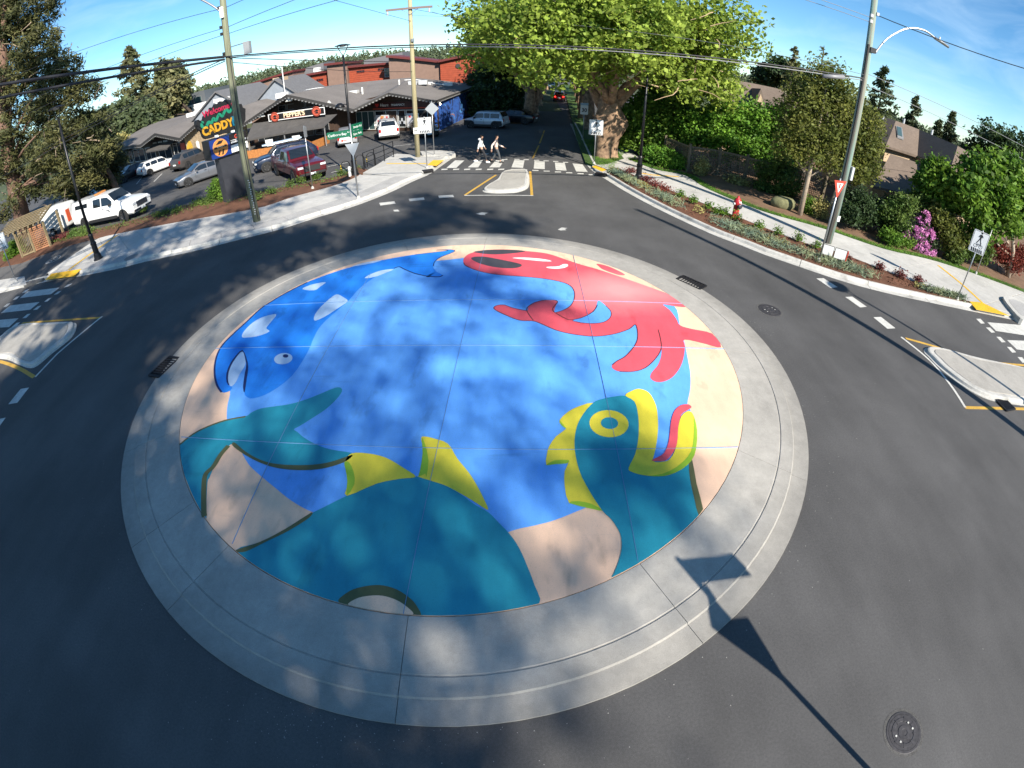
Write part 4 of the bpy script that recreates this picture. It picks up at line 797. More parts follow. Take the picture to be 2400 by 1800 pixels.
# ================================================================= row of shops on the left
sh = thing('shop_row', 'low row of shops with wavy grey roof, small awnings and a stone end wall', 'building')
F0 = [(-52.5, 54.2, 3.2), (-42.6, 49.6, 2.85), (-38.8, 48.0, 3.78), (-34.0, 46.0, 2.72), (-30.5, 45.0, 4.1), (-26.3, 46.0, 2.7)]; B0 = [(-54, 66, 4.4), (-46, 64, 4.4), (-40, 63, 4.4), (-36, 62, 4.5), (-32, 62, 4.6), (-27.3, 62, 4.65)]
roof_strip(F0, B0, sh); fascia_run(F0, sh, .34)
wp = [(-52, 56.2), (-42.3, 51.2), (-38.5, 49.4), (-34.6, 47.6)]
wall_run(wp, [3.0, 2.75, 3.6, 2.7], sh, 'dark_wood'); wall_run([(-34.6, 47.6), (-33.9, 46.7)], [2.7, 2.7], sh, 'stone_wall', 'stone_wall'); wall_run([(-33.9, 46.7), (-30.3, 45.4), (-26.6, 47.6)], [2.7, 3.9, 2.7], sh, 'stone_wall', 'stone_wall')
def wl(t_): 
    L_ = resample(wp, 41); return L_[int(t_ * 40)]
for a_, b2_ in ((.08, .2), (.24, .44), (.47, .62), (.66, .84), (.86, .96)): window(sh, wl(a_), wl(b2_), .45, 2.1, 2, 'frame_white', 'glass')
for a_, b2_ in ((.02, .22), (.60, .92)):
    p, q = wl(a_), wl(b2_); u = Vector((q[0] - p[0], q[1] - p[1], 0)).normalized(); n = Vector((u.y, -u.x, 0)) * 1.3
    MB().add([(p[0], p[1], 2.45), (q[0], q[1], 2.45), (q[0] + n.x, q[1] + n.y, 1.85), (p[0] + n.x, p[1] + n.y, 1.85), (p[0] + n.x, p[1] + n.y, 1.7), (q[0] + n.x, q[1] + n.y, 1.7)], [(0, 3, 2, 1), (3, 4, 5, 2)]).obj('shop_awning', M['awning'], sh)
for a_, b2_, k in ((.04, .2, 8), (.62, .84, 12)):
    o = panel('shop_sign', 'sign_black', sh, wl(a_), wl(b2_), 2.35, 2.68, .05, .12)
    for j in range(k):
        if j % 4 == 3: continue
        p, q = lerp(wl(a_), wl(b2_), (j + .15) / k), lerp(wl(a_), wl(b2_), (j + .8) / k); panel('letter_block', 'sign_white', o, p, q, 2.43, 2.6, .125, .135)
# painted yellow figure, banner and lantern sign on the stone wall
sf = face_m((-33.9, 46.7, 0), (3.6, -1.3, 0)); yf = [(.25, .55), (.7, .4), (1.15, .6), (1.0, 1.1), (1.25, 1.5), (1.0, 2.1), (.6, 2.2), (.3, 1.8), (.05, 1.4), (.35, 1.1)]
MB().face(*[sf @ Vector((x, y, .02)) for x, y in smooth_line(yf, 3, True)]).obj('painted_figure', mat('painted_gold', (.6, .36, .04), .7, noise=.3, scale=6), sh)
MB().add([sf @ Vector(p) for p in ((2.0, 1.2, .04), (2.5, 1.2, .04), (2.55, 1.9, .04), (2.25, 2.1, .04), (1.95, 1.9, .04))], [(0, 1, 2, 3, 4)]).obj('lantern_sign', M['sign_white'], sh)
panel('red_banner', 'sign_red', sh, wl(.955), (-34.5, 47.5), 1.2, 2.0, .1, .13); panel('white_banner', 'sign_white', sh, wl(.955), (-34.5, 47.5), .5, 1.2, .1, .13)
MB().box((-39.5, 57, 4.5), (1.2, 1, .5)).obj('air_unit', M['sign_white'], sh)
# ================================================================= pub with grey gables
pub = thing('pub_building', 'grey blue gabled pub roof behind the shops with a white PUB sign', 'building')
for (x0, x1, y, ze, za, dep) in ((-36.6, -28.6, 52.6, 3.9, 6.6, 11), (-29.6, -24.2, 56.5, 4.5, 6.6, 9)):
    xm = (x0 + x1) / 2
    MB().add([(x0, y, 3.0), (x1, y, 3.0), (x1, y, ze), (xm, y, za), (x0, y, ze)], [(0, 1, 2, 3, 4)]).obj('gable_wall', M['grey_blue'], pub)
    rr = mat('pub_roof', (.13, .13, .135), .85, noise=.15, scale=3)
    for s_ in (0, 1):
        e0 = (x0 - .3, y - .35, ze - .2) if s_ == 0 else (x1 + .3, y - .35, ze - .2); r0 = (xm, y - .35, za + .08)
        v = [e0, r0, (r0[0], y + dep, r0[2]), (e0[0], y + dep, e0[2])]; v += [(p[0], p[1], p[2] - .18) for p in v]
        MB().add(v, [(0, 1, 2, 3), (7, 6, 5, 4), (0, 4, 5, 1), (1, 5, 6, 2), (2, 6, 7, 3), (3, 7, 4, 0)]).obj('roof', rr, pub)
o = panel('pub_sign', 'sign_white', pub, (-33.2, 52.6), (-31.0, 52.6), 5.35, 5.75, .02, .06)
panel('pub_sign', 'sign_white', pub, (-33.0, 52.6), (-31.2, 52.6), 4.5, 5.3, .02, .05)
words('sign_lettering', 'PUB', .8, M['grey_blue'], pub, face_m((-32.1, 52.6, 4.92), (1, 0, 0)) @ Matrix.Translation((0, 0, .06)), .01, bold=.02)
MB().box((-27.2, 58.5, 6.3), (1.5, 1.2, .9)).obj('dormer', M['beige'], pub)
mst = MB().tube([(-25.6, 55.8, 4.3), (-25.6, 55.8, 8.2)], .06, 6).obj('antenna_mast', M['sign_white'], pub); MB().box((-25.6, 55.8, 8.3), (.5, .3, .5)).obj('antenna_box', M['sign_white'], mst); MB().box((-25.9, 55.6, 4.6), (1.3, .8, .6)).obj('cabinet', M['sign_white'], pub)
# ================================================================= red and brown building behind
rb = thing('red_office_building', 'long red and brown building with mono pitch roofs rising behind the shops', 'building')
def block(x0, x1, y, d, z0, zl, zr, m, trim='trim_red'):
    v = [(x0, y, z0), (x1, y, z0), (x1, y, zr), (x0, y, zl), (x0, y + d, z0), (x1, y + d, z0), (x1, y + d, zr), (x0, y + d, zl)]
    MB().add(v, [(0, 1, 2, 3), (5, 4, 7, 6), (1, 5, 6, 2), (4, 0, 3, 7), (3, 2, 6, 7)]).obj('wall', M[m], rb)
    v = [(x0 - .25, y - .5, zl + .02), (x1 + .25, y - .5, zr + .02), (x1 + .25, y + d, zr + .02), (x0 - .25, y + d, zl + .02)]; v += [(p[0], p[1], p[2] + .32) for p in v]
    MB().add(v, [(3, 2, 1, 0), (4, 5, 6, 7), (0, 1, 5, 4), (1, 2, 6, 5), (2, 3, 7, 6), (3, 0, 4, 7)]).obj('roof_slab', M[trim], rb)
    if m == 'brick_red':
        nb = int((max(zl, zr) - z0) / .3)
        for k in range(1, nb):
            z = z0 + k * .3
            if z < min(zl, zr) - .1: MB().box(((x0 + x1) / 2, y - .012, z), (x1 - x0, .03, .05)).obj('siding_board', M['brick_red'], rb)
block(-43, -34.5, 79, 8, -1, 6.3, 7.3, 'brown_siding'); block(-34.0, -27.0, 75, 8, -1, 6.2, 6.35, 'brick_red'); block(-26.8, -23.8, 74, 8, -1, 7.4, 7.3, 'brown_siding'); block(-24.4, -17.2, 75, 8, -1, 6.6, 6.45, 'brick_red'); block(-17.0, -9.9, 72, 9, -1, 7.5, 6.1, 'brown_siding'); block(-9.8, -4.0, 71.5, 9, -1, 6.2, 7.3, 'brick_red')
for x in (-32.0, -29.0): window(rb, (x, 74.97), (x + 1.1, 74.97), 5.2, 5.55, 3, 'trim_red', 'glass')
for x in (-22.6, -19.4): window(rb, (x, 74.97), (x + 1.2, 74.97), 5.7, 6.05, 3, 'trim_red', 'glass')
window(rb, (-18.4, 74.95), (-17.4, 74.95), 4.6, 5.9, 1, 'frame_white', 'glass_teal'); window(rb, (-5.0, 71.45), (-4.1, 71.45), 3.5, 6.6, 2, 'fascia', 'glass')
MB().lathe([(0, .06), (.3, .06), (.34, 0)], 16, face_m((-7.4, 71.45, 5.6), (1, 0, 0))).obj('round_vent', M['fascia'], rb)
for (x0, x1, y, z) in ((-36.5, -31, 84, 7.4), (-24, -17.5, 84, 7.6)):
    MB().add([(x0, y, z - 1), (x1, y, z - .6), (x1, y, z + .75), (x0, y, z), (x0, y + 6, z - 1), (x1, y + 6, z - .6), (x1, y + 6, z + 1.0), (x0, y + 6, z)], [(0, 1, 2, 3), (3, 2, 6, 7), (1, 5, 6, 2), (4, 0, 3, 7)]).obj('upper_roof', mat('upper_roof', (.14, .14, .15), .7), rb)
MB().box((-27.0, 70.5, 7.0), (.9, .7, .6)).obj('transformer', M['sign_white'], rb)
# flat roofed block far left
gb = thing('glass_office_building', 'grey building with teal windows and a white wall behind the conifer', 'building')
MB().box((-61, 92, 3), (10, 12, 9)).obj('wall', mat('dark_panel', (.09, .1, .11), .6), gb); MB().box((-54.5, 86, 2.2), (7, 8, 6.2)).obj('wing', M['sign_white'], gb); MB().box((-47, 84, 2.4), (8, 9, 7)).obj('wing', mat('grey_panel', (.3, .31, .33), .7), gb)
for k in range(4): window(gb, (-65.5 + 2.3 * k, 85.95), (-63.7 + 2.3 * k, 85.95), 4.3, 6.6, 1, 'frame_grey', 'glass_teal')
window(gb, (-57.8, 81.95), (-56.6, 81.95), 2.5, 5.0, 1, 'frame_grey', 'glass')
# ================================================================= welcome pylon sign
py = thing('pylon_sign', 'tall black pylon sign reading CADDY B with green serpent above an orange disc panel', 'sign', (-16.05, 25.95, .12), R(62))
M['slab_dark'] = mat('slab_dark', (.035, .037, .045), .45, noise=.15, scale=3)
MB().box((.05, 0, 1.35), (1.65, .55, 2.7)).obj('base_slab', M['slab_dark'], py)
MB().box((-.05, 0, 3.28), (2.55, .8, 1.14)).obj('cabinet', M['sign_black'], py)
cabf = Matrix(((1, 0, 0, 0), (0, 0, -1, -.40), (0, 1, 0, 0), (0, 0, 0, 1)))     # x right, y up, z out of the front
def fbox(par, name, m, x0, x1, y0, y1, d0, d1):
    v = [cabf @ Vector((x, y, d)) for d in (d0, d1) for x, y in ((x0, y0), (x1, y0), (x1, y1), (x0, y1))]
    return MB().add(v, [(3, 2, 1, 0), (4, 5, 6, 7), (0, 1, 5, 4), (1, 2, 6, 5), (2, 3, 7, 6), (3, 0, 4, 7)]).obj(name, M[m] if isinstance(m, str) else m, par)
p1 = fbox(py, 'blue_panel', mat('panel_blue', (.01, .035, .19), .4), -1.3, .02, 2.74, 3.82, .005, .03)
mm = cabf @ Matrix.Translation((-.64, 3.28, .03)); MB().lathe([(0, .02), (.5, .02), (.51, 0)], 28, mm).obj('orange_disc', M['orange'], p1)
mb = MB()
for q in ([(-.42, -.02), (.42, -.02), (.42, .1), (-.42, .1)], [(-.3, .2), (-.05, .4), (.25, .38), (.1, .22)], [(-.25, -.4), (-.12, -.12), (-.02, -.12), (-.14, -.4)], [(.0, -.42), (.12, -.12), (.22, -.12), (.12, -.42)]): mb.face(*[mm @ Vector((x, y, .024)) for x, y in q])
mb.obj('disc_mark', M['sign_black'], p1); words('disc_lettering', "PEPPER'S", .13, M['cream'], p1, mm @ Matrix.Translation((0, .035, .03)), .003)
p2 = fbox(py, 'black_panel', mat('panel_black', (.015, .012, .014), .4), .03, 1.2, 3.24, 3.82, .005, .028); MB().lathe([(.11, .0), (.12, .01), (.07, .01), (.06, 0)], 14, cabf @ Matrix.Translation((.5, 3.66, .03))).obj('red_emblem', M['sign_red'], p2)
for k in range(11): fbox(p2, 'letter_block', 'sign_white', .1 + k * .095, .17 + k * .095, 3.31, 3.41, .03, .036)
for k in range(9): fbox(p2, 'letter_block', 'sign_white', .1 + k * .09, .16 + k * .09, 3.46, 3.50, .03, .036)
fbox(py, 'white_panel', 'sign_white', .05, 1.2, 2.78, 3.2, .005, .03)
# scalloped top board
top = [(-1.55, 4.1)]
top = [(-1.2, 3.95), (-1.4, 4.15), (-1.45, 4.45), (-1.62, 4.6), (-1.72, 4.9), (-1.66, 5.1), (-1.52, 5.14), (-1.42, 5.02), (-1.2, 5.05), (-1.12, 5.25), (-.98, 5.22), (-.9, 5.45), (-.72, 5.42), (-.62, 5.62), (-.42, 5.57), (-.3, 5.76), (-.08, 5.68), (.06, 5.84), (.28, 5.72), (.44, 5.86), (.62, 5.7), (.8, 5.78), (.92, 5.58), (1.12, 5.62), (1.2, 5.4), (1.4, 5.4), (1.46, 5.15), (1.62, 5.05), (1.56, 4.75), (1.5, 4.4), (1.3, 4.2), (1.0, 4.05), (.3, 3.98), (-.5, 3.95)]
top = smooth_line(top, 2, True); n = len(top)
v = [(x, -.14, z) for x, z in top] + [(x, .14, z) for x, z in top]
tb = MB().add(v, [tuple(range(n)), tuple(range(n, 2 * n))[::-1]] + [(i, n + i, n + (i + 1) % n, (i + 1) % n) for i in range(n)]).obj('scalloped_board', M['sign_black'], py)
tf = Matrix(((1, 0, 0, 0), (0, 0, -1, -.145), (0, 1, 0, 0), (0, 0, 0, 1)))
ser = [(-1.28, 4.98), (-1.4, 4.8), (-1.3, 4.6), (-1.1, 4.68), (-.95, 4.85), (-.75, 4.78), (-.6, 4.98), (-.45, 4.84), (-.2, 5.12), (0, 4.98), (.3, 5.3), (.5, 5.1), (.8, 5.36), (1.05, 5.15)]
rbn = [Vector((x, y, 0)) for x, y in smooth_line(ser, 5)]; mb = MB()
off1, off2 = offset([(p.x, p.y) for p in rbn], .085), offset([(p.x, p.y) for p in rbn], -.085)
for i in range(len(rbn) - 1): mb.face(*[tf @ Vector((*p, .006)) for p in (off2[i], off2[i + 1], off1[i + 1], off1[i])])
mb.obj('green_serpent', mat('serpent_green', (.01, .19, .11), .5), tb)
words('lettering', 'Welcome to', .46, mat('sign_pink', (.38, .02, .06), .4), tb, tf @ Matrix.Translation((-.1, 5.42, .008)) @ Matrix.Rotation(.10, 4, 'Z'), .015, shear=.15, bold=.012)
words('lettering', 'CADDY', .66, mat('sign_gold', (.5, .26, .02), .4), tb, tf @ Matrix.Translation((-.42, 4.42, .008)) @ Matrix.Rotation(.06, 4, 'Z'), .02, bold=.03, sx=.9)
words('lettering', 'B', .72, mat('sign_teal', (.01, .14, .22), .4), tb, tf @ Matrix.Translation((.75, 4.5, .008)), .02, bold=.03)
for x in (-.8, .3): MB().box((x, -.5, 3.98), (.14, .2, .12)).obj('flood_lamp', M['sign_white'], py)
# ================================================================= houses on the right
def house(name, label, ridge, eaves, parent=None): pass
ha = thing('house', 'beige house with steep brown shingle roofs and a skylight behind the right pole', 'house')
def slab4(a, b, c, d, name, m, par, th=.16):
    v = [a, b, c, d]; v += [(p[0], p[1], p[2] - th) for p in v]
    return MB().add(v, [(0, 1, 2), (0, 2, 3), (4, 6, 5), (4, 7, 6), (0, 4, 5, 1), (1, 5, 6, 2), (2, 6, 7, 3), (3, 7, 4, 0)]).obj(name, M[m], par)
MB().prism([(24.5, 28.3), (27.4, 28.2), (27.1, 24.6), (31, 23.6), (33.5, 32), (25, 36)], 0, 4.3).obj('wall', M['beige'], ha)
# main roof: ridge, front slope facing the road, hip to the left
slab4((24.1, 27.9, 4.5), (27.2, 27.9, 4.45), (29.1, 30.3, 6.22), (26.7, 30.4, 6.3), 'roof_slope', 'roof_brown', ha)
slab4((24.1, 27.9, 4.5), (26.7, 30.4, 6.3), (27.6, 38, 6.3), (22.9, 36, 4.5), 'roof_slope', 'roof_brown', ha)
slab4((27.2, 27.9, 4.45), (26.6, 24.0, 4.55), (28.4, 25.5, 6.1), (29.1, 30.3, 6.22), 'roof_slope', 'roof_brown', ha)
slab4((26.6, 24.0, 4.55), (31.4, 22.8, 4.3), (31.8, 24.8, 5.7), (28.4, 25.5, 6.1), 'roof_slope', 'roof_brown', ha)
slab4((29.1, 30.3, 6.22), (28.4, 25.5, 6.1), (33.5, 25.5, 4.3), (34, 33, 4.3), 'roof_slope', 'roof_brown', ha)
sk = slab4((25.75, 28.8, 5.28), (26.3, 28.72, 5.26), (26.85, 29.75, 5.97), (26.3, 29.82, 5.97), 'skylight', 'frame_grey', ha, .1)
slab4((25.85, 28.92, 5.40), (26.25, 28.86, 5.38), (26.72, 29.68, 5.95), (26.33, 29.73, 5.95), 'skylight_pane', 'glass_teal', sk, .02)
# lower wing with a long roof falling towards the garden
MB().prism([(21.8, 25.6), (28.8, 24.6), (30.5, 27.6), (24.4, 28.2)], 0, 2.35).obj('garden_wing_wall', M['beige'], ha)
slab4((21.0, 24.6, 2.2), (27.6, 23.6, 2.3), (29.6, 26.9, 4.0), (24.4, 27.6, 4.05), 'wing_roof', 'roof_brown', ha)
slab4((27.6, 23.6, 2.3), (31.6, 23.2, 2.5), (33.2, 26.5, 4.0), (29.6, 26.9, 4.0), 'wing_roof', 'roof_brown', ha)
for x, y, z in ((25.6, 30.6, 6.1), (28.2, 31.2, 6.4), (31, 30.8, 6.3)): MB().tube([(x, y, z - .2), (x, y, z + .25)], .09, 8).obj('vent_pipe', M['alu'], ha)
hb = thing('house', 'brown roofed house with a pointed dormer half hidden above the tall hedge', 'house')
MB().prism([(17.2, 40.6), (25.5, 38.6), (28, 47), (19, 48)], 0, 4.0).obj('wall', M['beige'], hb)
slab4((16.6, 40.2, 3.9), (25.8, 38.0, 4.1), (26.0, 42.2, 6.3), (18.2, 43.8, 6.35), 'roof_slope', 'roof_brown', hb); slab4((18.2, 43.8, 6.35), (26.0, 42.2, 6.3), (28, 48, 4), (19, 48.6, 4), 'roof_slope', 'roof_brown', hb)
MB().add([(19.0, 39.0, 4.2), (20.4, 38.7, 4.2), (19.6, 38.85, 6.05), (20.6, 42.6, 5.9)], [(0, 1, 2), (1, 3, 2), (0, 2, 3)]).obj('dormer', M['roof_brown'], hb)
MB().add([(19.22, 38.9, 4.3), (20.2, 38.68, 4.3), (19.62, 38.8, 5.6)], [(0, 1, 2)]).obj('dormer_gable', M['beige'], hb)
# ================================================================= hills
hv, hf = [], []; nx, ny = 60, 8; rnd = random.Random(5)
hx = lambda x: 15 + 2.2 * math.sin(x * .021 + 1) + 1.6 * math.sin(x * .047) - max(0, (x + 40) * .03)
for j in range(ny):
    for i in range(nx):
        x = -420 + 780 * i / (nx - 1); t_ = j / (ny - 1); y = 215 + t_ * 95 - abs(x + 60) * .12
        hv.append((x * (1 + .2 * t_), y, -1 + hx(x) * .82 * math.sin(t_ * PI / 2) ** .8 + rnd.uniform(-.4, .4)))
hf = [(j * nx + i, j * nx + i + 1, (j + 1) * nx + i + 1, (j + 1) * nx + i) for j in range(ny - 1) for i in range(nx - 1)]
struct(MB().add(hv, hf).obj('hills', mat('hill_ground', (.035, .05, .02), .95)))
# ================================================================= VEGETATION
def leaves_mesh(pts, size, rng, aspect=.6, droop=0.0, up=.3, jit=.55):
    """one diamond leaf face per point, folded along its rib"""
    n = len(pts); pts = np.asarray(pts, float)
    d = rng.normal(size=(n, 3)); d[:, 2] = d[:, 2] * .7 - droop; d /= np.linalg.norm(d, axis=1)[:, None]
    q = rng.normal(size=(n, 3)) * .55 + np.array([.3, -.55, up + .35]); s = np.cross(d, q); s /= np.maximum(np.linalg.norm(s, axis=1), 1e-6)[:, None]   # blades turn towards the light
    L = (size * (1 + jit * rng.uniform(-1, 1, n)))[:, None]
    a = pts - d * L * .5; b = pts + s * L * aspect * .5; c = pts + d * L * .5; e = pts - s * L * aspect * .5
    v = np.stack([a, b, c, e], 1).reshape(-1, 3)
    me = bpy.data.meshes.new('leaves'); me.vertices.add(4 * n); me.vertices.foreach_set('co', v.astype(np.float32).ravel())
    me.loops.add(4 * n); me.loops.foreach_set('vertex_index', np.arange(4 * n, dtype=np.int32))
    me.polygons.add(n); me.polygons.foreach_set('loop_start', np.arange(0, 4 * n, 4, dtype=np.int32))
    me.update(calc_edges=True); return me
def lobes_pts(lobes, nc, per, sig, rng, inner=.35, zmin=None, shell=1.0):
    lobes = np.array(lobes, float); wgt = np.cbrt(lobes[:, 3] * lobes[:, 4] * lobes[:, 5]) ** 2; wgt /= wgt.sum()
    k = rng.choice(len(lobes), nc, p=wgt); u = rng.normal(size=(nc, 3)); u /= np.linalg.norm(u, axis=1)[:, None]
    r = (inner ** 3 + (1 - inner ** 3) * rng.uniform(size=nc)) ** (1 / 3) * shell
    c = lobes[k, :3] + u * r[:, None] * lobes[k, 3:6]
    p = np.repeat(c, per, 0) + rng.normal(size=(nc * per, 3)) * sig * np.array([1, 1, .8])
    if zmin is not None: p = p[p[:, 2] > zmin]
    return p, c
def crown(name, lobes, nc, per, size, sig, seed, m, parent, aspect=.6, inner=.35, droop=0.0, up=.3, zmin=None):
    rng = np.random.default_rng(seed); p, c = lobes_pts(lobes, nc, per, sig, rng, inner, zmin)
    return link(name, leaves_mesh(p, size, rng, aspect, droop, up), parent, m), c
LM = dict(plane=leafmat('leaf_plane', (0.146, 0.224, 0.028), (0.336, 0.426, 0.0672), .45, .5, .45), pine=leafmat('leaf_pine', (.036, .048, .016), (.115, .11, .038), .2, .55, .45), con=leafmat('leaf_conifer', (0.042, 0.063, 0.028), (0.084, 0.105, 0.042), .15, .4, .35),
          cedar=leafmat('leaf_cedar', (.10, .115, .05), (.19, .18, .08), .25, .4, .4), dark=leafmat('leaf_dark', (0.021, 0.042, 0.015), (0.045, 0.0825, 0.021), .2, .6, .35), hedge=leafmat('leaf_hedge', (0.0625, 0.163, 0.0175), (0.163, 0.312, 0.0312), .35, .8, .4),
          birch=leafmat('leaf_birch', (.085, .115, .024), (.20, .21, .045), .45, .9, .5), bush=leafmat('leaf_bush', (0.054, 0.108, 0.0203), (0.121, 0.176, 0.0338), .3, 1.2, .45), bright=leafmat('leaf_bright', (.07, .16, .015), (.16, .27, .03), .4, .9, .4),
          maple=leafmat('leaf_maple', (0.077, 0.168, 0.021), (0.168, 0.28, 0.035), .4, .7, .45), redleaf=leafmat('leaf_red', (.13, .02, .016), (.22, .05, .03), .3, 1.5, .5), plum=leafmat('leaf_plum', (.10, .022, .026), (.19, .055, .04), .3, 2, .4),
          pink=leafmat('petal_pink', (.55, .16, .42), (.72, .34, .6), .3, 3, .25, .7), blueg=leafmat('grass_blue', (.13, .19, .14), (.26, .29, .15), .2, 1.2, .35), straw=leafmat('leaf_straw', (.25, .22, .07), (.42, .38, .14), .3, 2, .35), forest=leafmat('leaf_forest', (.05, .07, .04), (.10, .125, .055), .1, .02, .3))  # forest green is paled, putting distance haze into the leaf colour
BK = dict(twig=mat('bark_twig', (.42, .30, .18), .9), plane=mat('bark_plane', (.075, .045, .03), .9, col2=(.40, .26, .16), scale=3.6, bump=1.0, bscale=9), dark=mat('bark_dark', (.055, .04, .03), .95, noise=.3, scale=6, bump=.4, bscale=14), pale=mat('bark_pale', (.34, .27, .2), .85, noise=.25, scale=8), red=mat('bark_red', (.17, .10, .07), .95, noise=.3, scale=5, bump=.4, bscale=12))  # plane bark is mottled; its contrast is raised to paint in dapples of light
def limb(mb, a, b, r0, r1, rnd, bend=.25, n=5, sides=7):
    a, b = Vector(a), Vector(b); L = (b - a).length; P = [a]
    o = Vector((rnd.uniform(-1, 1), rnd.uniform(-1, 1), rnd.uniform(-.3, .6))) * L * bend
    for i in range(1, n):
        t = i / n; P.append(a.lerp(b, t) + o * math.sin(PI * t) * .6 + Vector([rnd.uniform(-1, 1) * L * .03 for _ in range(3)]))
    P.append(b); mb.tube(P, [r0 + (r1 - r0) * i / n for i in range(n + 1)], sides); return P
# --- great plane trees of the avenue
def plane_tree(name, label, loc, seed, big=False, group=None, scale=1.0, nleaf=1.0):
    rnd = random.Random(seed); t = thing(name, label, 'tree', (loc[0], loc[1], .1), 0, group)
    mb = MB(); r = .72 if big else .46
    prof = [(-.1, 1.25), (.12, 1.08), (.35, 1.0), (.65, .98), (.95, 1.03), (1.3, 1.1), (1.6, 1.18), (1.95, 1.28 if big else 1.12), (2.3, 1.32 if big else 1.1), (2.6, 1.27 if big else 1.04), (2.9, 1.2 if big else 1.0), (3.2, 1.1), (3.5, 1.0), (3.8, .9), (4.1, .78)]
    ns = 18; v = []; f = []
    ph_ = [rnd.uniform(0, 6) for _ in range(6)]
    for z, k in prof:
        for i in range(ns):
            a = 2 * PI * i / ns; rr = r * k * (1 + .11 * math.sin(3 * a + ph_[0] + z) + .09 * math.sin(5 * a + ph_[1] - z * 2.3) + .06 * math.sin(9 * a + ph_[2] + 4 * z) + .05 * rnd.uniform(-1, 1))
            if big and 1.4 < z < 3.2: rr *= 1 + .22 * max(0, math.cos(a - .2))
            v.append((rr * math.cos(a) + .06 * math.sin(z * 1.3 + ph_[3]), rr * math.sin(a), z))
    for j in range(len(prof) - 1):
        for i in range(ns): f.append((j * ns + i, j * ns + (i + 1) % ns, (j + 1) * ns + (i + 1) % ns, (j + 1) * ns + i))
    mb.add(v, f).obj('trunk', BK['plane'], t, True)
    ml = MB(); tips = []
    for k, (a, e, L) in enumerate(((2.6, .9, 6.5), (.5, .8, 6.5), (1.6, 1.15, 7), (-1.2, .95, 6), (3.9, .7, 6.5), (-.3, .55, 7), (2.2, 1.3, 7.5))):
        a += rnd.uniform(-.3, .3); s0 = Vector((.35 * math.cos(a), .35 * math.sin(a), 3.3 + .15 * k)); tip = s0 + Vector((math.cos(a) * math.cos(e), math.sin(a) * math.cos(e), math.sin(e))) * L
        P = limb(ml, s0, tip, .42 - .03 * k, .12, rnd, .18, 6, 8); tips.append(P)
        for q in range(4):
            b0 = P[rnd.randint(2, 5)]; d = Vector((rnd.uniform(-1, 1), rnd.uniform(-1, 1), rnd.uniform(-.25, .9))).normalized(); limb(ml, b0, b0 + d * rnd.uniform(2, 4), .12, .03, rnd, .3, 5, 6)
    struct(ml.obj('limbs', BK['plane'], t, True), 'stuff')
    if big:
        tw = MB()
        for k in range(150):
            a = rnd.uniform(0, 2 * PI); rr = 8 * math.sqrt(rnd.uniform(.05, 1)); p = Vector((rr * math.cos(a), rr * math.sin(a) * .7 - 1.5, rnd.uniform(5, 10))); limb(tw, p, p + Vector((rnd.uniform(-1.6, 1.6), rnd.uniform(-1.2, .3), rnd.uniform(-.9, .9))), .035, .012, rnd, .35, 4, 5)
        struct(tw.obj('twigs', BK['twig'], t), 'stuff')
    R_ = 9.0 if big else 6.4
    lob = []
    for k in range(26 if big else 20):
        a = rnd.uniform(0, 2 * PI); rr = R_ * math.sqrt(rnd.uniform(0, 1)) * .78; z = (rnd.uniform(7.3, 10.4) if k % 6 else rnd.uniform(10.5, 13)) if rr < R_ * .5 else rnd.uniform(7.0, 10.2)
        s = rnd.uniform(1.7, 2.8); lob.append((rr * math.cos(a), rr * math.sin(a), z, s * 1.15, s * 1.15, s * .85))
    if big: lob += [(6.9, -.5, 6.2, 1.7, 2, 1.5), (6.0, -2.0, 5.6, 2, 2, 1.3), (-5, -1, 6.2, 2, 2, 1.4), (-7.5, 0, 7.5, 2.2, 2.2, 1.8), (-8.4, 1, 9.6, 1.8, 2, 1.6), (7.4, 0, 8.6, 1.7, 2, 1.8), (3, -3.5, 6.0, 2, 1.8, 1.3), (-1.5, -3, 6.2, 2.2, 2, 1.3), (1, -4.5, 8.5, 3, 2, 2), (-4, -3.5, 9, 3, 2, 2), (6, -3, 9.5, 3, 2, 2)]
    crown('crown', lob, int((3300 if big else 520) * nleaf), 26, .25 if big else .36, .40, seed, LM['plane'], t, .75, .3, .25)
    return t
T0 = plane_tree('plane_tree', 'huge gnarled plane tree with bulging trunk behind the white crossing sign', (6.25, 33.3), 3, True)
T1 = plane_tree('plane_tree', 'first plane tree of the left row beside the dark parked car', (1.7, 51.5), 8, group='avenue plane trees')
far_l = [(2.5, 60), (3.4, 70), (4.4, 81), (5.6, 94), (6.8, 108)]; far_r_ = [(6.95, 46.6), (7.6, 55.6), (8.6, 65), (9.7, 76), (10.9, 89), (12.3, 103)]
T2 = plane_tree('plane_tree', 'plane tree in the right row just beyond the thirty speed sign', far_r_[0], 12, group='avenue plane trees')
nm = ['second', 'third', 'fourth', 'fifth', 'sixth']
for k, (x, y) in enumerate(far_l):
    o = copy_tree(T1 if k % 2 else T2); o.location = (x, y, .1); o.rotation_euler.z = 1.3 * k + .8; o['label'] = '%s plane tree from the camera in the left row of the avenue' % nm[k]
nm = ['second', 'third', 'fourth', 'fifth', 'sixth']
for k, (x, y) in enumerate(far_r_[1:]):
    o = copy_tree(T2 if k % 2 else T1); o.location = (x, y, .1); o.rotation_euler.z = 2.1 * k + .5; o['label'] = '%s tree behind the thirty sign in the right row of the avenue' % nm[k]
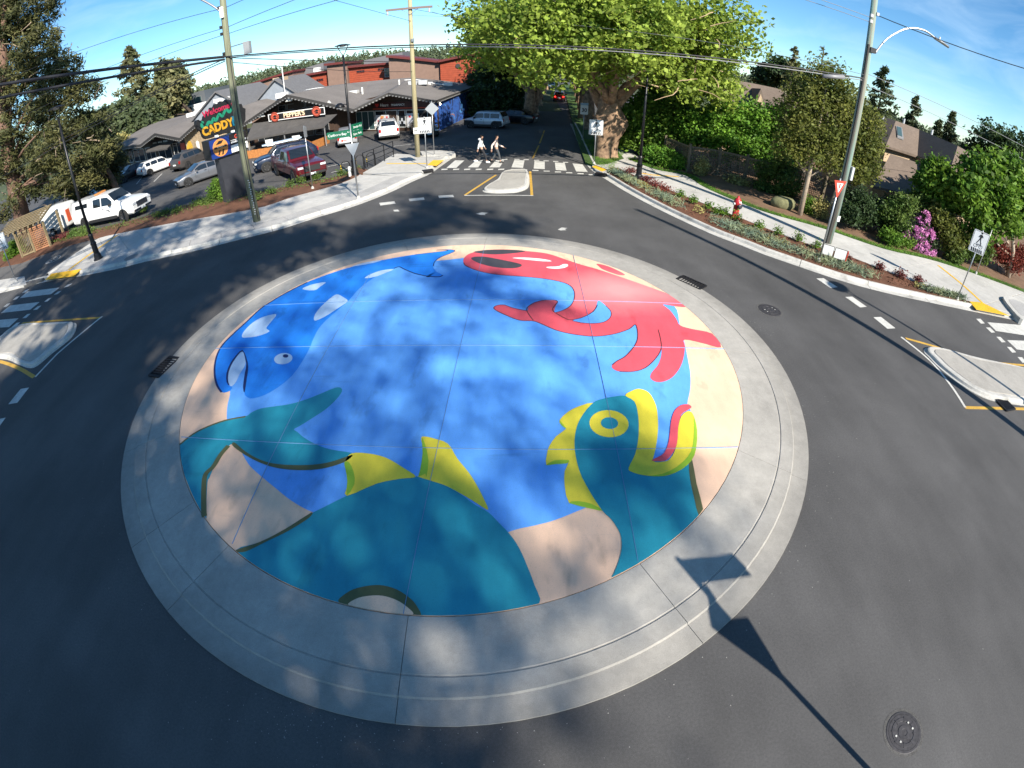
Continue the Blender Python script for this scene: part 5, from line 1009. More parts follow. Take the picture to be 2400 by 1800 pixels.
# --- generic trees made of lobes set where the photograph shows them
def lobe(px, py, Y, rx, rz, ry=None):
    x, y, z = at(px, py, Y); return (x, y, z, rx, ry or rx, rz)
def mass(name, label, cat, base, lobes, nc, per, size, sig, seed, m, trunk=None, bark='dark', aspect=.6, inner=.35, group=None, part='foliage', zmin=.05, droop=0.0, limbs=True, lr=.4):
    t = thing(name, label, cat, (base[0], base[1], 0), 0, group); L = [(x - base[0], y - base[1], z, a, b, c) for x, y, z, a, b, c in lobes]
    crown(part, L, nc, per, size, sig, seed, LM[m], t, aspect, inner, droop, .3, zmin)
    rnd = random.Random(seed); mb = MB()
    if trunk:
        top = max(l[2] for l in L) * .8 if len(trunk) < 2 else trunk[1]
        c = [sum(l[i] for l in L) / len(L) for i in (0, 1)]
        P = [Vector((0, 0, -.1)), Vector((c[0] * .15, c[1] * .15, top * .35)), Vector((c[0] * .5, c[1] * .5, top * .7)), Vector((c[0] * .8, c[1] * .8, top))]
        mb.tube(P, [trunk[0] * 1.15, trunk[0] * .85, trunk[0] * .6, trunk[0] * .2], 9)
        mb.obj('trunk', BK[bark], t, True)
        if limbs:
            ml = MB()
            for l in L:
                z0 = min(max(l[2] * .65, top * .2), top * .95); b0 = P[0].lerp(P[3], z0 / top); limb(ml, b0, (l[0], l[1], l[2]), trunk[0] * lr, trunk[0] * lr * .2, rnd, .15, 4, 6)
            struct(ml.obj('limbs', BK[bark], t, True), 'stuff')
    else:
        for l in L[:10]: limb(mb, (l[0] * .5, l[1] * .5, -.02), (l[0], l[1], max(l[2], .1)), .035, .012, rnd, .1, 3, 5)
        struct(mb.obj('stems', BK[bark], t), 'stuff')
    return t
# big old pine on the left
pl = [lobe(*a) for a in [(60, 30, 31, 3.2, 2.2), (10, 90, 31, 3.5, 2.5), (95, 120, 30, 2.4, 2.0), (150, 160, 30, 1.6, 1.1), (40, 190, 30, 3, 2), (120, 225, 30, 2.4, 1.6), (195, 215, 30, 1.5, 1.0), (60, 290, 30, 3, 1.8), (160, 295, 30, 2.2, 1.4), (225, 285, 31, 1.5, 1.0), (20, 380, 29, 2.5, 1.6), (110, 370, 29.5, 2.2, 1.3), (190, 365, 30, 2, 1.1), (245, 345, 31, 1.5, .9), (60, 450, 29, 2.2, 1.1), (150, 430, 29.5, 1.8, .9), (215, 410, 30.5, 1.4, .8), (-60, 200, 30, 4, 4), (-60, 20, 31, 4, 4), (40, -60, 31, 3, 3), (-80, 400, 29, 3, 2.5), (0, 500, 28.5, 1.6, .8)]]
pine = mass('pine_tree', 'big old pine with brownish green foliage clumps filling the upper left corner', 'tree', (-40.5, 28.6), pl, 2150, 46, .40, .27, 21, 'pine', (.75, 20), 'red', .24, .3, zmin=1.2, lr=.16)
mb = MB(); rnd = random.Random(4)
for k in range(60):
    l = rnd.choice(pl); p = Vector((l[0] + 40.5, l[1] - 28.6, l[2])) + Vector([rnd.uniform(-1, 1) * l[3] for _ in range(3)]); limb(mb, p, p + Vector((rnd.uniform(-2.4, 2.4), rnd.uniform(-1.5, .2), rnd.uniform(-.8, 1.4))), .06, .015, rnd, .3, 4, 5)
struct(mb.obj('dead_branches', mat('dead_wood', (.30, .23, .16), .9), pine), 'stuff')
mass('pine_tree', 'shorter bushy evergreen below the old pine beside the parked black car', 'tree', (-32.5, 33.5), [lobe(*a) for a in [(215, 395, 34, 1.5, 1.0), (250, 420, 34, 1.3, .9), (180, 440, 33, 1.4, .9), (265, 380, 35, 1.2, .8), (230, 330, 35, 1.6, 1.2)]], 420, 34, .32, .3, 22, 'pine', (.3, 5), 'red', .28, zmin=.3)
# tall thin conifers
def conifer(name, label, base, H, Rb, seed, m, nb=90, per=26, size=.5, group=None, z0=.12, droop=.25, gap=1.0, tilt=0):
    rng = np.random.default_rng(seed); t = thing(name, label, 'tree', (base[0], base[1], 0), 0, group)
    P = []; ml = MB(); rnd = random.Random(seed)
    for k in range(nb):
        f_ = z0 + (1 - z0) * (k + rng.uniform()) / nb; z = H * f_; L = Rb * (1 - f_) ** .8 * rng.uniform(.6, 1.1) + .12; a = rng.uniform(0, 2 * PI)
        e = np.array([math.cos(a), math.sin(a), -droop + .35 * f_]); s = rng.uniform(.15, 1, per) ** .7
        pts = np.array([0, 0, z]) + s[:, None] * L * e + rng.normal(size=(per, 3)) * np.array([.12, .12, .09]) * (.5 + L * .35) * gap
        P.append(pts)
        if k % 3 == 0: ml.tube([(0, 0, z), tuple(np.array([0, 0, z]) + L * .85 * e)], [.04, .012], 4)
    link('foliage', leaves_mesh(np.concatenate(P), size, rng, .32, .2), t, LM[m])
    MB().tube([(0, 0, -.1), (0, 0, H * .55), (0, 0, H)], [H * .022, H * .012, .02], 8).obj('trunk', BK['dark'], t); struct(ml.obj('branches', BK['dark'], t), 'stuff')
    return t
conifer('cedar_tree', 'tall thin cedar with bare drooping branches behind the low shops', (-63.5, 75.5), 18.6, 8.5, 31, 'cedar', 190, 44, .8, z0=.05, droop=.35, gap=1.3)
mass('cypress_tree', 'rounded green cypress standing right of the tall thin cedar', 'tree', (-52, 78), [lobe(*a) for a in [(395, 175, 80, 3, 3), (405, 205, 79, 3.4, 2.6), (385, 235, 78, 4, 3), (360, 260, 77, 4, 3), (415, 230, 80, 2.5, 2.5)]], 500, 24, .8, .6, 33, 'cedar', (.4, 8))
mass('cypress_tree', 'low dark evergreen mass beneath the tall thin cedar', 'tree', (-60, 68), [lobe(*a) for a in [(300, 270, 70, 4, 2.5), (340, 275, 69, 3.5, 2.2), (280, 300, 66, 4, 2.2), (330, 305, 66, 3.5, 2), (255, 285, 68, 3.5, 2.2)]], 520, 24, .7, .55, 34, 'con', (.4, 6))
mass('shrub', 'yellow flowering shrub by the far end of the shops', 'shrub', (-50, 57), [lobe(285, 325, 57, .9, .8), (-51, 57.5, 2.0, .8, .8, .8)], 70, 18, .3, .25, 35, 'straw', None)
# conifers and trees behind the houses on the right
cr = [((37.2, 45.5), 11.4, 4.2, 'con', 'broad dark conifer directly behind the skylight house'), ((46.5, 50), 9.8, 2.6, 'con', 'slim pale conifer right of the broad dark conifer'), ((48.6, 45.5), 9.4, 2.6, 'con', 'dark pointed conifer farther right beyond the house roofs'), ((45.6, 44.5), 7.8, 1.8, 'con', 'short conifer left of the dark pointed one on the right')]
for k, (b, H, r_, m_, lb) in enumerate(cr): conifer('conifer', lb, b, H, r_, 40 + k, m_, 110, 30, .55, z0=.05, droop=.15, gap=1.2)
conifer('young_conifer', 'light green young conifer top above the birch like tree', (17.6, 30.8), 9.3, 1.9, 47, 'cedar', 60, 22, .34); conifer('young_conifer', 'bare tipped larch rising right beside the young conifer', (19.4, 30.2), 9.9, 1.7, 48, 'cedar', 45, 8, .3, gap=.8); conifer('young_conifer', 'thin larch top left of the leaning right pole', (21.8, 28.4), 8.6, 1.6, 49, 'cedar', 45, 9, .3, gap=.8)
mass('broadleaf_tree', 'dark round tree above the hedge roof at the sky edge', 'tree', (30, 52), [lobe(*a) for a in [(1830, 165, 52, 2.4, 1.4), (1795, 180, 53, 2.0, 1.2), (1860, 185, 51, 2.2, 1.4)]], 220, 22, .4, .35, 50, 'dark', (.25, 6))
mass('broadleaf_tree', 'dark leafy tree at the far right beyond the roofs', 'tree', (50, 40), [lobe(*a) for a in [(2330, 330, 40, 2.6, 1.8), (2380, 350, 39, 2.6, 1.8), (2290, 360, 41, 2, 1.4), (2420, 370, 38, 3, 2), (2350, 380, 39, 3, 2)]], 420, 24, .42, .4, 51, 'dark', (.3, 6))
# hedge and shrubs along the right
mass('hedge', 'tall bright green clipped hedge behind the lattice fence', 'hedge', (15.5, 31.8), [lobe(*a) for a in [(1640, 300, 33, 1.5, 1.3), (1690, 285, 33, 1.6, 1.5), (1740, 290, 32.5, 1.6, 1.5), (1790, 290, 32, 1.6, 1.6), (1840, 300, 31.5, 1.6, 1.6), (1880, 315, 31, 1.5, 1.6), (1700, 335, 32, 1.5, 1.2), (1760, 345, 31.5, 1.5, 1.2), (1820, 360, 31, 1.5, 1.2)]], 1500, 26, .20, .24, 52, 'hedge', None, zmin=.4)
mass('hedge', 'dark ivy covered bank under the huge plane tree', 'hedge', (11.5, 34.5), [lobe(*a) for a in [(1500, 280, 36, 1.8, 1.6), (1550, 270, 36, 1.9, 1.7), (1600, 280, 35, 1.8, 1.6), (1480, 320, 36, 1.5, 1.2), (1540, 325, 35, 1.6, 1.1), (1590, 330, 34, 1.4, 1.0), (1560, 220, 38, 2.2, 1.8)]], 1100, 24, .26, .3, 53, 'maple', None, zmin=.3)
mass('hedge', 'round dark clipped bush at the corner of the shaded footpath', 'hedge', (9.6, 31.2), [lobe(1560, 372, 31.4, 1.0, .75), lobe(1530, 365, 31.8, .8, .6), lobe(1590, 380, 31, .7, .6)], 340, 22, .14, .16, 54, 'hedge', None)
mass('hedge', 'dark evergreen screen behind the boxy silver and black car', 'hedge', (-1.5, 53), [(-3.2, 56, 1.6, 1.6, 1.6, 2), (-1.2, 55, 1.8, 1.6, 1.6, 2.2), (.4, 54.5, 1.7, 1.4, 1.4, 2), (-3.4, 61, 3, 1.8, 1.8, 3), (-2, 60, 3.6, 2, 2, 3), (-.3, 62, 4, 2, 2, 3)], 800, 22, .34, .34, 55, 'dark', None)
# small leaved tree with pale trunk in front of the house
mass('birch_tree', 'slender small leaved tree with pale trunk left of the right utility pole', 'tree', (15.1, 22.9), [lobe(*a) for a in [(1925, 175, 24, 1.3, .9), (1900, 215, 24, 1.3, .9), (1960, 215, 24, 1.3, 1), (1880, 260, 23.8, 1.2, .9), (1940, 265, 23.8, 1.4, 1), (1990, 255, 24, 1.1, .9), (1870, 310, 23.5, 1.1, .8), (1930, 320, 23.3, 1.3, .9), (1980, 320, 23.5, 1.1, .9), (1890, 360, 23.2, 1.0, .7), (1950, 370, 23, 1.1, .8), (1850, 350, 23.4, .8, .6)]], 820, 28, .16, .26, 56, 'birch', (.14, 7), 'pale', zmin=1.4)
mass('birch_tree', 'second slender tree with thin pale trunk close behind the right utility pole', 'tree', (16.8, 22.8), [lobe(*a) for a in [(2030, 290, 23.5, 1.1, .9), (2010, 340, 23.2, 1.1, .9), (2035, 345, 23.4, .8, .8), (2025, 395, 23, .9, .8), (2000, 400, 22.8, .9, .7)]], 300, 28, .16, .26, 57, 'birch', (.10, 5), 'pale', zmin=1.2)
mass('broadleaf_tree', 'bright broad leaved tree at the right edge above the bicycle crossing sign', 'tree', (29.0, 18.6), [lobe(*a) for a in [(2300, 400, 20, 1.2, .8), (2360, 395, 20, 1.4, .9), (2260, 440, 19.8, 1.2, .8), (2330, 450, 19.6, 1.4, .9), (2400, 450, 19.5, 1.4, 1), (2280, 490, 19.5, 1.1, .7), (2350, 510, 19.2, 1.3, .8), (2410, 520, 19, 1.2, .8), (2300, 535, 19.2, .9, .6)]], 900, 20, .30, .28, 58, 'maple', (.15, 5), 'pale')
mass('broadleaf_tree', 'narrow light green tree with hanging leaves beside the pink rhododendron', 'tree', (23.6, 20.8), [lobe(*a) for a in [(2195, 395, 21.5, .8, .6), (2180, 430, 21.3, .9, .7), (2210, 440, 21.3, .8, .7), (2225, 480, 21, .7, .6), (2195, 480, 21, .8, .7), (2215, 520, 20.8, .6, .6)]], 480, 20, .22, .2, 59, 'bright', (.08, 5), 'pale')
sh_spec = [('olive green shrub left of the pink rhododendron', 'bush', (20.2, 20.6), [(2120, 480, 21, .8, .6), (2090, 500, 21, .8, .6), (2150, 470, 21.3, .8, .6), (2110, 525, 20.5, .6, .5)], 380, .13), ('brownish shrub right of the pink rhododendron', 'birch', (23.2, 19.3), [(2215, 530, 20, .8, .7), (2230, 570, 19.6, .7, .6), (2250, 545, 19.8, .7, .6), (2195, 500, 20.3, .7, .7)], 360, .15), ('leafy green shrub behind the bicycle crossing sign', 'bush', (25.2, 19.4), [(2270, 580, 19.5, .8, .6), (2240, 600, 19.2, .6, .5), (2300, 590, 19.3, .7, .6)], 300, .14), ('dark red leaved shrub at the right edge of the grass verge', 'redleaf', (29.2, 19.0), [(2370, 610, 19, .9, .6), (2340, 590, 19.3, .7, .6), (2400, 600, 19, .8, .6)], 380, .12), ('dark shrub at the foot of the right utility pole', 'dark', (17.6, 21.6), [(2010, 470, 22, .8, .7), (1990, 500, 21.5, .6, .5), (2030, 500, 21.6, .7, .6)], 300, .14), ('wide dark shrub below the lower brown roof', 'dark', (19.4, 22.4), [(2060, 490, 22.4, .8, .6), (2100, 480, 22.2, .7, .5), (2070, 510, 21.8, .6, .5)], 340, .15), ('low bright ivy at the edge of the verge by the rhododendron', 'bright', (19.6, 19.9), [(2090, 555, 20, .6, .25), (2120, 565, 19.9, .5, .22)], 120, .12), ('golden green shrub against the lattice fence', 'straw', (12.3, 29.4), [(1648, 388, 29.6, .35, .45), (1640, 400, 29.4, .3, .35)], 80, .1), ('clipped light green shrub beside the pale birch trunk', 'bright', (16.0, 23.6), [(1893, 490, 23.4, .35, .4), (1898, 478, 23.5, .3, .3)], 80, .1), ('yellow leaved shrub between the two slender trees', 'straw', (16.4, 23.2), [(1920, 498, 23.0, .45, .4), (1925, 482, 23.1, .4, .35)], 110, .1), ('low shrub with pale leaves at the lattice fence foot', 'straw', (14.0, 28.3), [(1735, 432, 28.2, .5, .35), (1715, 425, 28.5, .4, .3)], 80, .12), ('green shrub in front of the lattice fence end', 'bush', (16.0, 27.5), [(1790, 440, 27.5, .7, .5), (1820, 450, 27, .7, .5), (1850, 430, 26.5, .8, .7), (1800, 400, 28, .8, .7), (1840, 390, 27.5, .9, .8)], 420, .14)]
for k, (lb, m_, b, lo, nc, sz) in enumerate(sh_spec): mass('shrub', lb, 'shrub', b, [lobe(*a) for a in lo], nc, 22, sz, .16, 70 + k, m_, None, inner=.2)
rh = mass('rhododendron', 'rhododendron covered in pink blossom beside the right pavement', 'shrub', (21.6, 20.0), [lobe(*a) for a in [(2165, 515, 20.4, .4, .4), (2150, 550, 20.2, .55, .45), (2175, 560, 20.2, .5, .5), (2160, 595, 20, .6, .35), (2130, 545, 20.3, .35, .3)]], 200, 20, .13, .16, 90, 'dark', None)
rng = np.random.default_rng(91); lo = [(x - 21.6, y - 20.0, z, a, b, c) for x, y, z, a, b, c in [lobe(*a) for a in [(2165, 512, 20.2, .36, .4), (2172, 550, 20, .46, .42), (2150, 545, 20, .42, .3), (2175, 590, 19.8, .46, .3), (2160, 580, 19.8, .5, .35), (2128, 552, 20.1, .3, .2)]]]
p, c_ = lobes_pts(lo, 150, 26, .075, rng, .8); link('blossom', leaves_mesh(p, .085, rng, .9), rh, LM['pink'])
bo = MB(); rr = random.Random(3)
x, y = 14.6, 24.0
bou = MB().ball((0, 0, .35), (.75, .5, .45), 12, 8); bou.v = [(a * (1 + .08 * math.sin(3 * b + 3 * c)), b * (1 + .1 * math.sin(2.3 * a + 2 * c)), min(c, .68 + .04 * math.sin(3 * a))) for a, b, c in bou.v]
o = bou.obj('boulder', mat('mossy_stone', (.16, .16, .08), .95, noise=.35, scale=5), None, True); o.location = (x, y, 0); tag(o, 'mossy flat topped boulder left of the pale birch trunk', 'boulder')
# planting strip on the left: shrubs beside the pylon and small plants
for k, (lb, m_, b, lo, nc, sz) in enumerate([('large dark green shrub at the left foot of the pylon sign', 'maple', (-17.6, 26.2), [(515, 440, 26.3, .55, .6), (530, 455, 26.0, .45, .45), (505, 455, 26.4, .5, .45)], 260, .12), ('low white flecked shrub left of the pylon shrub', 'bush', (-18.6, 25.9), [(470, 478, 26, .6, .28), (495, 472, 26, .5, .3), (450, 492, 25.8, .4, .22)], 180, .1), ('green climbing plant on the slatted pergola panel', 'bright', (-34.0, 23.0), [(33, 580, 23, .5, .45), (25, 598, 22.6, .5, .3), (50, 575, 23, .3, .5)], 150, .14), ('reddish shrub beside the pergola gate', 'plum', (-29.8, 24.2), [(140, 562, 24.4, .7, .3), (155, 558, 24.4, .6, .3)], 150, .1), ('white flowering low shrub below the white pickup', 'bush', (-28.3, 23.9), [(175, 548, 24.4, .5, .3), (190, 545, 24.3, .5, .3), (205, 545, 24, .5, .3)], 170, .1)]): mass('shrub', lb, 'shrub', b, [lobe(*a) for a in lo], nc, 22, sz, .13, 100 + k, m_, None, inner=.2)
def tuft(name, label, cat, px, py, z, r_, h, n, m, seed, group, size=.09):
    x, y = g(px, py, z); t = thing(name, label, cat, (x, y, z), 0, group); rng = np.random.default_rng(seed); p = rng.normal(size=(n, 3)) * np.array([r_, r_, h * .5]) * .6; p[:, 2] = np.abs(p[:, 2]) + h * .2
    link('leaves', leaves_mesh(p, size, rng, .5, -.4), t, LM[m]); mb = MB()
    for k in range(5): mb.tube([(0, 0, -.03), (r_ * .6 * math.cos(k * 1.26), r_ * .6 * math.sin(k * 1.26), h * .8)], [.012, .006], 4)
    struct(mb.obj('stems', BK['dark'], t), 'stuff'); return t
smalls = [(336, 497, 'first'), (372, 508, 'second'), (390, 503, 'third'), (415, 498, 'fourth')]
for k, (px, py, w_) in enumerate(smalls): tuft('bedding_plant', '%s small round bush from the white pickup in the left planting strip' % w_, 'plant', px, py, .15, .3, .45, 320, 'bush', 120 + k, 'small bushes in the left planting strip')
for k, (px, py, lb) in enumerate(((638, 455, 'small bush at the left front wheel of the red pickup'), (680, 438, 'feathery bush in front of the red pickup bumper'), (705, 430, 'round bush below the red pickup headlight'), (743, 422, 'small bush under the right headlight of the red pickup'), (800, 412, 'low bush at the foot of the centre lamp post'), (605, 470, 'small bush close behind the left utility pole'))): tuft('bedding_plant', lb, 'plant', px, py, .15, .26, .5, 300, 'bush', 130 + k, 'small bushes in the left planting strip')
# right bed: box plants in a row, heathers, barberry and blue grass
box = [(1594, 463), (1624, 477), (1659, 491), (1680, 504), (1697, 505), (1727, 519), (1776, 538), (1822, 552), (1870, 567), (1912, 584)]
ordn = ['first', 'second', 'third', 'fourth', 'fifth', 'sixth', 'seventh', 'eighth', 'ninth', 'tenth']
for k, (px, py) in enumerate(box): tuft('box_plant', '%s upright green box plant in the right bed counting from the dark lamp post' % ordn[k], 'plant', px, py, .13, .2, .5, 260, 'bright', 150 + k, 'row of box plants in the right bed', .085)
for k, (px, py, m_, r_, lb) in enumerate([(1478, 405, 'plum', .35, 'dark plum barberry left of the dark lamp post'), (1513, 425, 'plum', .4, 'dark red barberry right beside the dark lamp post'), (1535, 438, 'plum', .35, 'second red barberry right of the dark lamp post'), (1555, 448, 'redleaf', .35, 'bright red barberry at the end of the barberry row'), (1986, 617, 'plum', .16, 'small dark red cordyline right of the parking sign'), (2060, 632, 'plum', .18, 'dark red plant in the middle of the lower right bed'), (2108, 650, 'plum', .24, 'spiky dark red cordyline near the bicycle crossing sign'), (2150, 664, 'plum', .2, 'low dark red plant before the bicycle crossing sign')]): tuft('barberry', lb, 'plant', px, py, .13, r_, .4, 340, m_, 170 + k, 'dark red plants in the right bed', .09)
rng = np.random.default_rng(200); bl = []
fr = resample(offset(bed_front, .22), 260)
nr = resample(near_bed, 260)
P_, kinds = [], []
for i in range(260):
    u = i / 259; 
    for q in range(34):
        s = rng.uniform(.02, .45); 
        if (math.sin(i * .11) + math.sin(i * .047 + 1) + .6) > rng.uniform(-.6, 1.2): x, y = lerp(fr[i], nr[i], s); P_.append((x + rng.normal() * .1, y + rng.normal() * .1, .15 + rng.uniform(0, .22)))
struct(link('blue_fescue', leaves_mesh(np.array(P_), .30, rng, .08, -.6), None, LM['blueg']), 'stuff')
P_ = []
for i in range(260):
    if math.sin(i * .13 + 2) + math.sin(i * .06) > .35:
        for q in range(14): x, y = lerp(fr[i], nr[i], rng.uniform(.25, .6)); P_.append((x, y, .15 + rng.uniform(0, .16)))
struct(link('ground_cover', leaves_mesh(np.array(P_), .085, rng, .7), None, LM['straw']), 'stuff')
P_ = []
gv = resample(far_r, 300); gw = resample(offset(far_r, .55), 300)
for i in range(300):
    for q in range(26): x, y = lerp(gv[i], gw[i], rng.uniform(.02, 1)); P_.append((x + rng.normal() * .04, y + rng.normal() * .04, ZK + rng.uniform(.01, .07)))
for k in range(9000):
    x, y = rng.uniform(5.2, 9), rng.uniform(29.4, 40)
    if x > 5.3 + (y - 30) * .02 and x < 6.2 + (y - 30.) * .34 and x < 8.3: P_.append((x, y, .13 + rng.uniform(0, .08)))
struct(link('grass', leaves_mesh(np.array(P_), .12, rng, .12, -.8), None, LM['hedge']), 'stuff')
# litter of bark chips in the beds
P_ = []
for i in range(260):
    for q in range(9): x, y = lerp(fr[i], nr[i], rng.uniform(0, .97)); P_.append((x, y, .134 + rng.uniform(0, .012)))
struct(link('bark_chips', leaves_mesh(np.array(P_), .1, rng, .4), None, M['mulch']), 'stuff')
P_ = []; A_, B_ = resample(strip_front, 300), resample(smooth_line(strip_back, 3), 300)
for i in range(300):
    for q in range(10): x, y = lerp(A_[i], B_[i], rng.uniform(.45, .95)); P_.append((x + rng.normal() * .1, y + rng.normal() * .1, .16 + rng.uniform(0, .18)))
struct(link('ground_cover', leaves_mesh(np.array(P_), .12, rng, .3, -.4), None, LM['bush']), 'stuff')
# far wooded hill
rng = np.random.default_rng(300); P_ = []
for k in range(3600):
    x = rng.uniform(-330, 250); t_ = rng.uniform(.12, 1); y = 215 + t_ * 95 - abs(x + 60) * .12; zz = -1 + hx(x) * .82 * math.sin(t_ * PI / 2) ** .8; H = rng.uniform(2.2, 4.6) if rng.uniform() < .85 else rng.uniform(4.5, 6.5); wd = H * (.3 if rng.uniform() < .4 else .5); X = x * (1 + .2 * t_)
    f_ = rng.uniform(0, 1, 36); a = rng.uniform(0, 2 * PI, 36); r2 = wd * (1 - f_) ** .6 * rng.uniform(.4, 1, 36) + .1
    P_.append(np.stack([X + r2 * np.cos(a), y + r2 * np.sin(a), zz + H * f_], 1))
struct(link('forest', leaves_mesh(np.concatenate(P_), .95, rng, .7), None, LM['forest']), 'stuff')
# trees behind the camera whose shade falls across the island and the road
def shade_tree(label, base, lobes, nc, seed, per=24, sig=.6, size=.36):
    t = thing('shade_tree', label, 'tree', (base[0], base[1], 0), 0, 'tall trees standing behind the camera'); L = [(x - base[0], y - base[1], z, a, b, c) for x, y, z, a, b, c in lobes]
    _, c = crown('crown', L, nc, per, size, sig, seed, LM['maple'], t, .75, .1)
    rnd = random.Random(seed); mb = MB(); zt_ = max(l[2] for l in L) * .85; P = [Vector((0, 0, -.1)), Vector((.2, .1, zt_ * .33)), Vector((.1, .6, zt_ * .66)), Vector((0, 1, zt_))]; mb.tube(P, [.6, .48, .33, .15], 9); mb.obj('trunk', BK['dark'], t, True); ml = MB()
    for l in L: limb(ml, P[0].lerp(P[3], rnd.uniform(.5, .9)), l[:3], .10, .03, rnd, .15, 5, 6)
    struct(ml.obj('limbs', BK['dark'], t, True), 'stuff'); return t
def cast(px, py, h, rx, rz, ry=None):       # a crown lobe at height h whose shadow falls on this spot of the photograph
    x, y = g(px, py); k = h / math.tan(SUN_EL); return (x + k * math.cos(SUN_AZ), y + k * math.sin(SUN_AZ), h, rx, ry or rx, rz)
# dense crowns over the left road
shade_tree('tall dense tree far behind the camera shading the near left corner of the road', (6, -30), [cast(200, 1500, 22, 2.6, 1.6), cast(60, 1250, 23, 2.8, 1.8), cast(150, 1050, 24, 2.4, 1.6), cast(100, 1750, 21, 2.4, 1.5), cast(350, 1680, 21, 2.0, 1.2), cast(600, 1760, 21, 1.8, 1.0), cast(-60, 1500, 22, 2.6, 2), cast(220, 1250, 22.5, 1.8, 1.2)], 700, 401)
shade_tree('tall dense tree far behind the camera shading the left road and crossing', (-2, -28), [cast(200, 880, 24, 2.4, 1.6), cast(330, 740, 25, 2.2, 1.4), cast(60, 950, 24, 2.8, 1.8), cast(250, 670, 25, 2.4, 1.6), cast(450, 640, 26, 2.0, 1.2), cast(560, 600, 26, 1.8, 1.1), cast(640, 580, 26, 1.5, .9), cast(60, 720, 25, 2.2, 1.4), cast(700, 565, 26, 1.2, .8), cast(400, 700, 25, 1.6, 1.0)], 760, 402)
# thin crowns over the island
shade_tree('tall thin crowned tree behind the camera half shading the painted island', (16, -40), [cast(600, 1250, 35, 2.2, 1.3), cast(500, 1050, 36, 2.2, 1.4), cast(800, 1150, 36, 2.0, 1.2), cast(450, 850, 37, 2.2, 1.3), cast(650, 780, 37, 2.0, 1.2), cast(850, 900, 37, 2.0, 1.2), cast(700, 1450, 34, 2.0, 1.2), cast(950, 1500, 34, 1.8, 1.1), cast(950, 1300, 35, 1.8, 1.1), cast(400, 1350, 34, 2.0, 1.2), cast(800, 650, 38, 1.8, 1.0), cast(1050, 1050, 36, 1.6, 1.0), cast(1000, 760, 37, 1.6, .9), cast(750, 1650, 34, 1.8, 1.0), cast(1100, 880, 36, 1.0, .7), cast(1200, 1250, 35, .9, .6)], 235, 403, 11, .85, .34)
shade_tree('tall slender tree behind the camera scattering light spots on the road beyond the island', (11, -38), [cast(880, 560, 38, 1.6, 1.0), cast(960, 540, 39, 1.5, .9), cast(1050, 505, 39, 1.5, .9), cast(1180, 530, 39, .9, .6), cast(1000, 470, 39, 1.0, .6), cast(1080, 660, 38, .8, .5), cast(1180, 690, 37, .7, .5), cast(1260, 740, 37, .6, .4), cast(1330, 900, 36, .5, .4), cast(1500, 1120, 35, .6, .4), cast(1620, 1230, 34, .5, .3), cast(1420, 1020, 36, .5, .3), cast(1300, 1130, 35, .6, .4), cast(1780, 1190, 34, .35, .2)], 190, 404, 15, .5, .34)
shade_tree('tall tree far behind on the left shading the pavement and car park', (-14, -24), [cast(300, 570, 27, 2.0, 1.2), cast(420, 545, 27, 1.2, .8), cast(560, 515, 28, 1.0, .7), cast(120, 610, 26, 2.2, 1.4), cast(420, 480, 28, 2.0, 1.2), cast(380, 440, 29, 2.4, 1.4), cast(280, 430, 29, 2.4, 1.4), cast(600, 455, 29, 1.0, .7), cast(680, 478, 28, .6, .4), cast(790, 450, 28, .5, .4)], 300, 405, 20, .5)
# ================================================================= VEHICLES
def paintc(name, col, metal=.35, rough=.32): return mat(name, col, rough, metal, coat=.7)
M['tyre'] = mat('tyre', (.014, .014, .014), .85); M['rim'] = mat('rim', (.5, .5, .52), .3, .8); M['plastic'] = mat('plastic_black', (.02, .02, .021), .6)
M['carglass'] = mat('car_glass', (.012, .017, .022), .04, 0, spec=.9); M['headlamp'] = mat('headlamp', (.75, .77, .8), .1, .3); M['taillamp'] = mat('taillamp', (.35, .01, .01), .2); M['chrome'] = mat('chrome', (.6, .6, .62), .15, 1.0); M['plate'] = mat('plate', (.7, .72, .75), .4)
def ilerp(st, x, k):
    for a, b in zip(st, st[1:]):
        if a[0] >= x >= b[0]:
            t = (a[0] - x) / max(a[0] - b[0], 1e-6); return a[k] + (b[k] - a[k]) * t
    return st[0][k] if x > st[0][0] else st[-1][k]
